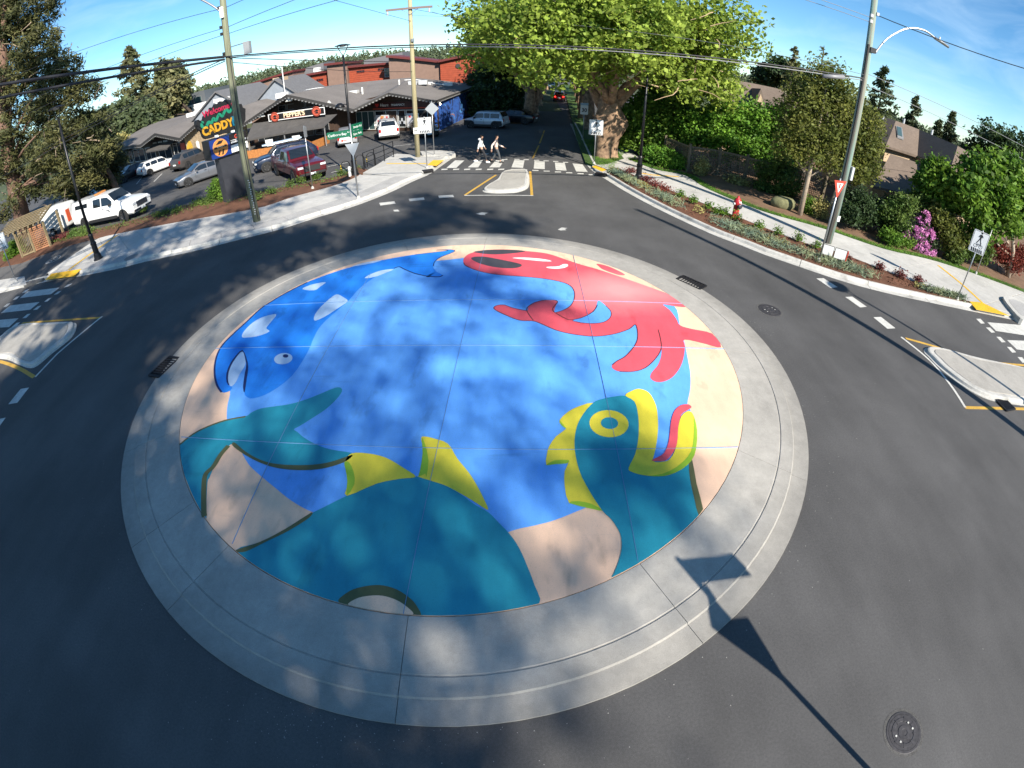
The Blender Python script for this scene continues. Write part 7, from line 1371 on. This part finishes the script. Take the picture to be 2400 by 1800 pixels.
def crossing_sign(label, base, H, rz, w_=.75, h=.95, bikes=True):
    t = sign_post('crossing_sign', label, base, H, rz, group='pedestrian crossing signs'); cz = H - h / 2 - .06
    f = flat(t, 'sign_plate', 'sign_face', rrect(0, cz, w_, h), -.045); flat(t, 'sign_plate_back', 'sign_back', rrect(0, cz, w_ * .98, h * .98), .035)
    b = .02
    for p in ([(-w_ / 2 + .04, cz - h / 2 + .03), (w_ / 2 - .04, cz - h / 2 + .03)], [(-w_ / 2 + .04, cz + h / 2 - .03), (w_ / 2 - .04, cz + h / 2 - .03)], [(-w_ / 2 + .03, cz - h / 2 + .04), (-w_ / 2 + .03, cz + h / 2 - .04)], [(w_ / 2 - .03, cz - h / 2 + .04), (w_ / 2 - .03, cz + h / 2 - .04)]): flat(f, 'border', 'sign_black', strokez(p, .014), -.048, .003)
    walker(f, 0, cz + .2, .5, -.05)
    if bikes: bike(f, 0, cz - .17, .42, -.05)
    bars_(f, 0, cz - .36, w_ * .75, -.05); return t
def facing(base, off=0): return math.atan2(base[0], -base[1]) * 0 + math.atan2(-base[0], base[1]) * -1 * 0 + off
def to_cam(base): return math.atan2(base[1], base[0]) - PI / 2       # turns a plate's -y towards the camera
b = g(2243, 701, ZK); crossing_sign('grey crossing sign with walker and bicycle at the end of the right planting bed', b, 3.25, to_cam(b) + .25)
b = g(1392, 383, ZK); crossing_sign('white crossing sign with walker and bicycle in front of the huge plane trunk', b, 2.85, to_cam(b) + .05, .85)
b = g(1001, 394, ZK); crossing_sign('white crossing sign beside the yellowish utility pole at the corner', b, 3.15, to_cam(b) + .1, .78, .95, False)
b = g(38, 659, ZK); crossing_sign('crossing sign cut off by the left edge of the picture', b, 3.0, to_cam(b) - .5)
b = g(1018, 366, ZK); t = sign_post('warning_sign', 'diamond warning sign seen from behind next to the yellowish pole', b, 3.75, to_cam(b)); flat(t, 'diamond_plate', 'sign_back', [(0, 2.78), (.45, 3.23), (0, 3.68), (-.45, 3.23)], -.05)
b = g(1366, 328, .12); t = sign_post('speed_sign', 'thirty speed limit sign on the grass under the plane trees', b, 2.9, to_cam(b)); f = flat(t, 'sign_plate', 'sign_face', rrect(0, 2.45, .6, .75), -.045); words('speed_number', '30', .42, M['sign_black'], f, face_m((0, -.05, 2.42), (1, 0, 0)), .004, bold=.01); flat(t, 'tab_plate', mat('tab_blue', (.3, .45, .6), .4), rrect(0, 2.92, .6, .18, .02), -.045)
# street name post with yield sign
b = g(840, 464, ZK); t = sign_post('street_name_post', 'steel post with green street name signs Cadboro Bay and Gyro Park', b, 3.75, to_cam(b), r=.04)
f = flat(t, 'name_plate', 'sign_green', rrect(-.58, 3.3, 1.1, .34, .03), -.06); words('name_lettering', 'Cadboro', .17, M['sign_white'], f, face_m((-.78, -.066, 3.30), (1, 0, 0)), .003); words('name_lettering', 'Bay', .17, M['sign_white'], f, face_m((-.32, -.066, 3.30), (1, 0, 0)), .003); words('name_lettering', 'Rd', .09, M['sign_white'], f, face_m((-.11, -.066, 3.36), (1, 0, 0)), .003)
nm_ = bpy.data.objects.new('cross_plates', None); 
for z_, tx in ((3.52, 'Sinclair Rd'), (3.18, 'Gyro Park')):
    mm = Matrix.Rotation(.9, 4, 'Z') @ Matrix.Translation((.5, 0, z_)); v = [mm @ Vector((x, d, z)) for d in (-.012, .012) for x, z in ((-.42, -.16), (.42, -.16), (.42, .16), (-.42, .16))]
    o = MB().add(v, [(0, 1, 2, 3), (7, 6, 5, 4), (0, 4, 5, 1), (1, 5, 6, 2), (2, 6, 7, 3), (3, 7, 4, 0)]).obj('name_plate', M['sign_green'], t); [words('name_lettering', w1, .15, M['sign_white'], o, mm @ face_m((x1, -.016, 0), (1, 0, 0)), .003) for w1, x1 in zip(tx.split(), ((-.08, .28) if 'Rd' in tx else (-.19, .18)))]
bpy.data.objects.remove(nm_)
flat(t, 'yield_plate', 'sign_back', [(-.34, 2.78), (.34, 2.78), (.02, 2.14), (-.02, 2.14)], -.05); flat(t, 'arrow_plate', 'sign_face', rrect(-.3, 2.98, .55, .2, .02), -.065); flat(t, 'arrow_mark', 'sign_red', [(-.55, 2.98), (-.4, 3.06), (-.4, 3.0), (-.2, 3.0), (-.2, 2.96), (-.4, 2.96), (-.4, 2.9)], -.069, .003)
b = g(733, 442, .15); t = sign_post('sign_post', 'steel post with narrow grey sign in front of the red pickup', b, 3.6, to_cam(b) + 1.2, .15, .035); flat(t, 'narrow_plate', 'sign_back', rrect(0, 3.25, .45, .6), -.05)
# yield sign and low signs by the right pole
b = g(1919, 611, ZK); t = sign_post('yield_sign', 'steel post with a small red yield sign against the right utility pole', b, 3.5, to_cam(b) + .9, r=.04); f = flat(t, 'yield_plate', 'sign_red', [(-.38, 3.42), (.38, 3.42), (.03, 2.74), (-.03, 2.74)], -.05); flat(f, 'yield_inner', 'sign_white', [(-.2, 3.32), (.2, 3.32), (.01, 2.95), (-.01, 2.95)], -.055, .004); flat(f, 'yield_mark', 'sign_red', [(-.05, 3.3), (.05, 3.3), (.03, 3.1), (-.03, 3.1)], -.058, .003)
t = thing('notice_board', 'two small white notice boards with a red edge low by the right pole', 'sign', (*g(1948, 612, ZK), ZK), to_cam(g(1948, 612)) + .15)
for x in (-.28, .3):
    for s_ in (-.15, .15): MB().bar((x + s_, .02, 0), (x + s_, .02, .35), .03).obj('stake', M['steel'], t)
    flat(t, 'board', 'sign_white', rrect(x, .4, .5, .42, .02), -.01, .02); flat(t, 'board_frame', 'sign_black', rrect(x, .4, .54, .46, .02), .012, .015)
MB().box((.59, 0, .4), (.05, .05, .46)).obj('red_edge', M['sign_red'], t)
b = g(1800 + 1795 * .27125, 400 + 890 * .27125, .14); t = sign_post('bare_post', 'thin bare steel post on the verge right of the crossing sign', b, 2.6, 0, .14, .025, 'post')
# out of frame post whose shadow lies on the near apron
t = sign_post('street_name_post', 'street name post outside the bottom right corner that throws its shadow on the apron', (5.4, -1.07), 4.3, 0, 0, .045); flat(t, 'name_plate', 'sign_green', rrect(.5, 4.08, .98, .40, .02), -.01); flat(t, 'yield_plate', 'sign_back', [(-.3, 3.28), (.34, 3.28), (.03, 2.36), (-.03, 2.36)], -.03, .012)
v = [(-.02, y, z) for y, z in ((-.6, 3.72), (.2, 3.72), (-.22, 2.85))]; v += [(x + .012, y, z) for x, y, z in v]; MB().add(v, [(0, 2, 1), (3, 4, 5), (0, 1, 4, 3), (1, 2, 5, 4), (2, 0, 3, 5)]).obj('yield_plate', M['sign_back'], t)
# hydrant
x, y = g(1722, 510, .13); hy = thing('fire_hydrant', 'red fire hydrant with silver caps in the right planting bed', 'fire hydrant', (x, y, .12), .3); hy.scale = (1.25, 1.25, 1.25); hr = mat('hydrant_red', (.42, .02, .025), .4)
MB().lathe([(.0, -.02), (.18, -.02), (.18, .05), (.125, .07), (.12, .5), (.15, .53), (.15, .6), (.14, .68), (.10, .76), (.04, .80), (.04, .86), (0, .86)], 18).obj('barrel', hr, hy, True)
for a in (0, PI): m_ = Matrix.Rotation(a, 4, 'Z') @ Matrix.Translation((.12, 0, .56)) @ Matrix.Rotation(PI / 2, 4, 'Y'); MB().lathe([(.055, 0), (.055, .06), (.04, .075), (0, .075)], 10, m_).obj('side_cap', M['alu'], hy)
m_ = Matrix.Rotation(-PI / 2, 4, 'Z') @ Matrix.Translation((.1, 0, .50)) @ Matrix.Rotation(PI / 2, 4, 'Y'); MB().lathe([(.095, 0), (.095, .1), (.06, .12), (0, .12)], 12, m_).obj('pumper_cap', mat('cap_black', (.03, .03, .04), .4), hy); MB().box((0, -.15, .66), (.1, .02, .06)).obj('white_tag', M['sign_white'], hy)
# railing and cycle racks
rl = thing('railing', 'black two bar steel railing at the back of the corner pavement', 'railing', (0, 0, 0)); rp_ = [(*g(*p, ZK), ZK) for p in ((854, 399), (879, 388), (902, 378), (923, 368))]
for p in rp_: MB().bar(p, (p[0], p[1], ZK + 1.12), .05).obj('post', M['black_metal'], rl)
for z in (.42, .75, 1.1): MB().tube([(p[0], p[1], ZK + z) for p in rp_], .026, 6).obj('rail', M['black_metal'], rl)
yb = mat('band_yellow', (.6, .4, .02), .5)
for k, (px, py, lb) in enumerate(((812, 410, 'black hoop cycle rack nearest the red pickup'), (846, 394, 'black hoop cycle rack beside the centre lamp post'), (871, 388, 'black hoop cycle rack behind the railing with bright yellow bands'))):
    x, y = g(px, py, ZK); t = thing('cycle_rack', lb, 'bike rack', (x, y, ZK - .02), .5, 'hoop cycle racks'); P = [(-.28, 0, -.02), (-.28, 0, .6)] + [(-.28 * math.cos(a), 0, .6 + .28 * math.sin(a)) for a in [PI * i / 10 for i in range(1, 10)]] + [(.28, 0, .6), (.28, 0, -.02)]; MB().tube(P, .026, 8).obj('hoop', M['black_metal'], t, True)
    for z in (.3, .45, .6): MB().lathe([(.03, 0), (.03, .08)], 8, Matrix.Translation((-.28, 0, z))).obj('yellow_band', yb, t)
o = MB().box((0, 0, .3), (.12, .12, .6)).obj('service_post', M['sign_white'], None); o.location = (*g(821, 413, .15), .14); tag(o, 'small white service post by the centre lamp base', 'post')
for k, (px, py, lb) in enumerate(((1003, 405, 'small dark catch basin hood in the left kerb before the crossing'), (1408, 413, 'small dark catch basin hood in the right kerb at the bed tip'))):
    x, y = g(px, py); t = thing('kerb_inlet', lb, 'kerb inlet', (x, y, 0), 0, 'kerb inlets'); MB().box((0, 0, .1), (.62, .3, .18), .4 - k).obj('hood', M['iron'], t); MB().box((0, -.16, .08), (.42, .04, .1), .4 - k).obj('mouth', mat('inlet_dark', (.003, .003, .003), .9), t)
# kerb stub at the right edge
P = smooth_line([g(*p) for p in [(2347, 712), (2356, 706), (2375, 710), (2420, 735), (2440, 762), (2400, 764), (2378, 752)]], 3, True); cx_, cy_ = sum(p[0] for p in P) / len(P), sum(p[1] for p in P) / len(P)
t = thing('kerb_stub', 'raised white kerb stub by the tactile plate at the right edge', 'kerb', (cx_, cy_, 0)); MB().prism([(x - cx_, y - cy_) for x, y in P], -.02, .3).obj('kerb_ring', M['kerb'], t); MB().prism([((x - cx_) * .7, (y - cy_) * .7) for x, y in P], .2, .305).obj('infill', M['aggregate'], t)
# pergola gate on the left
pg = thing('pergola_gate', 'small timber pergola with plank roof and lattice gate panels at the left', 'pergola', (0, 0, 0)); wd = mat('pergola_wood', (.20, .155, .085), .9, noise=.3, scale=5); wr_ = mat('lattice_red', (.32, .15, .075), .8, noise=.15, scale=5)
A_, B_, C2 = g(54, 604, .13), g(84, 591, .13), g(119, 577, .13)
for p in (A_, B_, C2): MB().bar((p[0], p[1], 0), (p[0], p[1], 1.95), .14).obj('post', wd, pg)
bk = [(p[0] - .9, p[1] + 2.2) for p in (A_, C2)]
for p in bk: MB().bar((p[0], p[1], 0), (p[0], p[1], 2.0), .14).obj('post', wd, pg)
d = Vector((C2[0] - A_[0], C2[1] - A_[1], 0)); dn = d.normalized(); nv = Vector((-dn.y, dn.x, 0))
s0 = Vector((*A_, 2.0)) - dn * 1.1 - nv * .45; 
for k in range(9):
    p = s0 + (d + dn * 1.0) * (k / 8.0); MB().bar(p - nv * .05, p + nv * 3.0 + Vector((0, 0, .45)), .12, .1).obj('rafter', wd, pg)
for k in range(8):
    p = s0 + nv * (.25 + k * .36) + Vector((0, 0, .12 + .058 * k)); MB().bar(p - dn * .3, p + d + dn * 1.2, .33, .03).obj('roof_plank', wd, pg)
for a, b2, m_, n1, n2 in ((A_, B_, wd, 9, 0), (B_, C2, wr_, 10, 11)):
    a3, b3 = Vector((*a, 0)), Vector((*b2, 0))
    for z in (.25, 1.78): MB().bar(a3 + Vector((0, 0, z)), b3 + Vector((0, 0, z)), .06, .1).obj('rail', m_, pg)
    for k in range(1, n1): p = a3.lerp(b3, k / n1); MB().bar(p + Vector((0, 0, .25)), p + Vector((0, 0, 1.78)), .05, .03).obj('slat', m_, pg)
    for k in range(1, n2): MB().bar(a3 + Vector((0, 0, .25 + 1.53 * k / n2)) - nv * .02, b3 + Vector((0, 0, .25 + 1.53 * k / n2)) - nv * .02, .03, .045).obj('slat', m_, pg)
# lattice fence on the right
lf = thing('lattice_fence', 'dark weathered lattice fence with square posts along the right garden', 'fence', (0, 0, 0)); fw = mat('fence_wood', (.13, .105, .07), .9, noise=.3, scale=6)
fp = [g(*p, .12) for p in ((1590, 393), (1612, 407), (1680, 418), (1745, 437), (1812, 462), (1868, 480))]
fp = [(10.2, 33.0), (11.0, 30.25), (12.95, 30.0), (14.4, 28.9), (16.3, 27.4), (18.4, 25.9)]
for p in fp: MB().bar((p[0], p[1], 0), (p[0], p[1], 1.95), .15).obj('post', fw, lf)
for a, b2 in zip(fp, fp[1:]):
    a3, b3 = Vector((*a, 0)), Vector((*b2, 0)); L_ = (b3 - a3).length
    for z in (.2, 1.75): MB().bar(a3 + Vector((0, 0, z)), b3 + Vector((0, 0, z)), .07, .11).obj('rail', fw, lf)
    mb = MB(); n1 = int(L_ / .115)
    for k in range(1, n1): p = a3.lerp(b3, k / n1); mb.bar(p + Vector((0, 0, .2)), p + Vector((0, 0, 1.75)), .032, .02)
    for k in range(1, 13): z = .2 + 1.55 * k / 13; mb.bar(a3 + Vector((0, -.022, z)), b3 + Vector((0, -.022, z)), .02, .032)
    struct(mb.obj('lattice', fw, lf), 'stuff')
# ================================================================= overhead wires
def wire(label, pts, r, name='overhead_wire', m='plastic', sag=0.0, group='overhead wires'):
    P = [Vector(p) for p in pts]
    if len(P) == 2:
        a, b = P; P = [a.lerp(b, i / 14) - Vector((0, 0, sag * 4 * (i / 14) * (1 - i / 14))) for i in range(15)]
    o = MB().tube(P, r, 6, False).obj(name, M[m], None, True); tag(o, label, 'cable', group); return o
Z1 = (-12.2, 20.7, 8.0); Z2 = (14.25, 18.72, 7.75)
M['cable'] = mat('cable', (.022, .022, .026), .5); M['cable_grey'] = mat('cable_grey', (.22, .22, .23), .45)
wire('thick black cable from the left edge to the grey green pole', [Z1, at(-260, 250, 8.5)], .065, sag=.25, m='cable'); wire('lower thick black cable from the left edge to the grey green pole', [(-12.2, 20.7, 7.88), at(-260, 290, 8.5)], .055, sag=.3, m='cable')
wire('thick cable sweeping from the grey green pole across to the right pole', [Z1, Z2], .032, sag=.85, m='cable'); wire('second cable strand twisted below the long sweeping cable', [(-12.1, 20.8, 7.93), (14.25, 18.74, 7.66)], .022, sag=.86, m='cable_grey')
cl = MB().tube([(12.2, 18.76, 7.36), (13.2, 18.73, 7.55)], .09, 10).obj('splice_case', M['cable_grey'], None, True); tag(cl, 'grey splice case hanging on the cable just left of the right pole', 'cable box')
wire('cable from the grey green pole down to the shop row', [(-12.2, 20.7, 7.9), (-40, 30, 6.2)], .022, sag=.3, m='cable'); wire('lower cable from the grey green pole toward the far left', [(-12.2, 20.7, 7.8), (-40, 27.5, 5.6)], .022, sag=.3, m='cable')
wire('power line from the grey green pole to the upper left', [(-12.2, 20.9, 10.2), (-44, 24, 13.2)], .012, sag=.3, m='cable'); wire('second power line from the grey green pole to the left', [(-12.2, 20.9, 9.3), (-44, 25.5, 10.6)], .012, sag=.3, m='cable'); wire('third power line from the grey green pole to the left', [(-12.2, 20.9, 9.0), (-44, 27, 9.6)], .012, sag=.3, m='cable')
wire('power line rising from the grey green pole toward the top centre', [(-12.0, 20.9, 10.2), (8, 17, 13.4)], .012, sag=.3, m='cable'); wire('second power line rising toward the top centre', [(-12.0, 20.9, 9.3), (8, 18, 13.0)], .012, sag=.35, m='cable'); wire('third power line rising toward the top centre', [(-12.0, 20.9, 9.0), (10, 19, 11.8)], .012, sag=.35, m='cable')
wire('thin wire crossing the sky from the corner pole to the left pole top', [(-6.2, 32.9, 9.2), (-12.1, 20.9, 11.9)], .012, sag=.15, m='cable'); wire('cable from the grey green pole to the yellowish corner pole', [(-12.0, 20.9, 7.9), (-6.3, 32.8, 6.6)], .02, sag=.25, m='cable'); wire('lower cable from the grey green pole to the corner pole', [(-12.0, 20.9, 7.7), (-6.3, 32.8, 5.9)], .016, sag=.3, m='cable')
wire('line leaving the crossarm of the corner pole into the plane tree', [(-4.9, 32.8, 9.7), (2, 40, 8.2)], .012, sag=.2, m='cable'); wire('second line leaving the corner pole into the plane tree', [(-6.1, 32.8, 10.0), (4, 36, 8.0)], .012, sag=.2, m='cable')
wire('thin bright wire passing before the plane tree to the right pole', [(-6.2, 32.9, 9.6), (14.2, 18.7, 7.9)], .011, sag=.5, m='cable_grey'); wire('upper wire from the top edge to the right pole insulators', [(2, 21, 11.4), (14.2, 18.75, 10.4)], .012, sag=.1, m='cable_grey'); wire('second upper wire to the right pole insulators', [(4, 21.5, 11.2), (14.2, 18.75, 10.2)], .012, sag=.1, m='cable_grey')
wire('thick dark service wire leaving the right pole to the right edge', [(14.5, 18.75, 10.6), (22, 12, 11.0)], .02, sag=.55, m='cable'); wire('pale wire from the right pole toward the far right roofs', [(14.5, 18.9, 8.0), (60, 26, 8.5)], .014, sag=.5, m='cable_grey'); wire('lower pale wire from the right pole toward the far right', [(14.5, 18.9, 7.5), (60, 25, 7.2)], .014, sag=.5, m='cable_grey')
# ================================================================= PEOPLE
def skin(name, verts, edges, rad, m, parent, root=0, lv=2):
    me = bpy.data.meshes.new(name); me.from_pydata(verts, edges, []); o = bpy.data.objects.new(name, me); COL.objects.link(o)
    mo = o.modifiers.new('s', 'SKIN'); mo.use_smooth_shade = True; sd = o.modifiers.new('u', 'SUBSURF'); sd.levels = lv; sd.render_levels = lv
    if not me.skin_vertices: 
        bpy.context.view_layer.objects.active = o
    for i, r_ in enumerate(rad): me.skin_vertices[0].data[i].radius = r_ if hasattr(r_, '__len__') else (r_, r_); me.skin_vertices[0].data[i].use_root = (i == root)
    dg = bpy.context.evaluated_depsgraph_get(); nm = bpy.data.meshes.new_from_object(o.evaluated_get(dg)); bpy.data.objects.remove(o)
    nm.polygons.foreach_set('use_smooth', [True] * len(nm.polygons)); nm.materials.clear(); return link(name, nm, parent, m)
SKIN = mat('skin', (.45, .26, .18), .55)
def hand_chain(V, E, Rr, wrist, i0, dirn, sidev):
    d = Vector(dirn).normalized(); s = Vector(sidev).normalized(); w_ = Vector(wrist)
    V.append(tuple(w_ + d * .07)); E.append((i0, len(V) - 1)); Rr.append((.036, .02)); palm = len(V) - 1
    for k, (o, l) in enumerate(((-.03, .07), (-.01, .085), (.01, .08), (.03, .065))):
        a = w_ + d * .10 + s * o; b = a + d * l * .5; c = b + d * l * .4 + Vector((0, .015, -.01)); n = len(V)
        V += [tuple(a), tuple(b), tuple(c)]; E += [(palm, n), (n, n + 1), (n + 1, n + 2)]; Rr += [.010, .009, .008]
    n = len(V); V += [tuple(w_ + d * .04 - s * .045), tuple(w_ + d * .085 - s * .065)]; E += [(palm, n), (n, n + 1)]; Rr += [.011, .009]
def person(label, loc, head, top_m, leg_m, hair_m, shoe_m, stride=1.0, hood=False, arm=.35, short=False):
    t = thing('person', label, 'person', (loc[0], loc[1], 0), R(head))          # walks towards +x
    f = stride; kz = .48; hz_ = .92; sh_ = 1.42
    Lf = [(.05, -.1, hz_), (.22 * f, -.1, kz + .04), (.32 * f, -.1, .09)]; Lb = [(-.02, .1, hz_), (-.08 * f, .1, kz), (-.36 * f, .1, .13)]
    aR = [(0, -.19, sh_ - .03), (-.14 * arm / .35, -.24, 1.14), (-.10 * arm / .35 - .08, -.25, .90)]; aL = [(0, .19, sh_ - .03), (.06, .24, 1.15), (.26 * arm / .35, .22, .96)]
    # body: one continuous skinned surface
    V = [(0, 0, .95), (.01, 0, 1.12), (.02, 0, 1.36), (.03, 0, 1.46), (.05, 0, 1.53), (.07, 0, 1.62), (.075, 0, 1.72)]; E = [(i, i + 1) for i in range(6)]; Rr = [(.13, .10), (.125, .095), (.14, .10), .065, .052, (.075, .085), (.07, .078)]
    for A_, r3, par in ((Lf, (.085, .06, .042), 0), (Lb, (.085, .06, .042), 0), (aR, (.055, .042, .03), 2), (aL, (.055, .042, .03), 2)):
        n = len(V); V += A_; E += [(par, n), (n, n + 1), (n + 1, n + 2)]; Rr += list(r3)
        if par == 0: V.append((A_[2][0] + .15, A_[2][1], .05 if A_ is Lf else .06)); E.append((n + 2, len(V) - 1)); Rr.append((.04, .03))
        else: hand_chain(V, E, Rr, A_[2], n + 2, Vector(A_[2]) - Vector(A_[1]), (1, 0, .2))
    body = skin('body', V, E, Rr, SKIN, t)
    # face details, hair
    for sg in (-1, 1): MB().ball((.145, sg * .032, 1.655), .011, 8, 5).obj('eye', M['sign_black'], t); MB().ball((.07, sg * .082, 1.645), (.02, .012, .03), 8, 5).obj('ear', SKIN, t)
    MB().add([(.14, -.013, 1.625), (.14, .013, 1.625), (.172, 0, 1.615), (.145, 0, 1.66)], [(0, 1, 2), (0, 2, 3), (1, 3, 2)]).obj('nose', SKIN, t); MB().box((.142, 0, 1.585), (.012, .045, .01)).obj('mouth', mat('lip', (.3, .1, .09), .5), t)
    hb_ = MB().ball((.06, 0, 1.685), (.098, .092, .10), 14, 9); hb_.v = [(x - .02 * (z < 1.68), y, max(z, 1.60 if x < .08 else 1.69)) for x, y, z in hb_.v]; hb_.obj('hair', hair_m, t, True)
    # clothes
    V = [(0, 0, .90), (.01, 0, 1.1), (.02, 0, 1.34), (.03, 0, 1.45)]; E = [(0, 1), (1, 2), (2, 3)]; Rr = [(.165, .13), (.155, .12), (.165, .12), (.085, .085)]
    for A_ in (aR, aL): n = len(V); e_ = A_ if not short else [A_[0], tuple(lerp(A_[0], A_[1], .7))]; V += e_; E += [(2, n)] + [(n + i, n + i + 1) for i in range(len(e_) - 1)]; Rr += [.075, .062, .048][:len(e_)]
    skin('jacket', V, E, Rr, top_m, t)
    if hood: MB().ball((-.07, 0, 1.5), (.11, .13, .08), 12, 7).obj('hood', top_m, t, True)
    V = [(0, 0, .98), (0, 0, .90)]; E = [(0, 1)]; Rr = [(.135, .115), (.145, .12)]
    for A_ in (Lf, Lb): n = len(V); B3 = [A_[0], A_[1], tuple(lerp(A_[1], A_[2], .85))]; V += B3; E += [(1, n), (n, n + 1), (n + 1, n + 2)]; Rr += [.098, .072, .055]
    skin('trousers', V, E, Rr, leg_m, t)
    for A_ in (Lf, Lb):
        x, y, z = A_[2]; mb = MB(); P = [(-.07, .04), (.02, .048), (.14, .045), (.2, .025), (.2, -.025), (.14, -.045), (.02, -.048), (-.07, -.04)]; n = 8; v = []
        for s_, zz in ((1, -.085), (1, -.05), (.85, .0), (.5, .03)): v += [(x + a * s_ + (.0 if s_ > .9 else -.01), y + b * s_, max(z + zz, .005)) for a, b in P]
        mb.add(v, [(j * n + i, j * n + (i + 1) % n, (j + 1) * n + (i + 1) % n, (j + 1) * n + i) for j in range(3) for i in range(n)] + [tuple(range(n))[::-1], tuple(range(3 * n, 4 * n))]).obj('shoe', shoe_m, t, True)
    return t
x, y = g(1128, 381); person('person in pale grey hooded top and dark trousers striding over the crossing', (x, y), -4, mat('cloth_grey', (.66, .66, .65), .9, noise=.1, scale=9), mat('cloth_dark', (.02, .02, .024), .9), mat('hair_brown', (.05, .03, .02), .8), M['sign_white'], 1.15, True, .25)
x, y = g(1163, 381); person('person in pale pink top and grey trousers leading the way over the crossing', (x, y), -2, mat('cloth_pink', (.74, .58, .5), .9, noise=.1, scale=9), mat('cloth_slate', (.06, .065, .07), .9), mat('hair_dark', (.03, .018, .014), .8), mat('shoe_dark', (.02, .02, .02), .7), .85, False, .6)
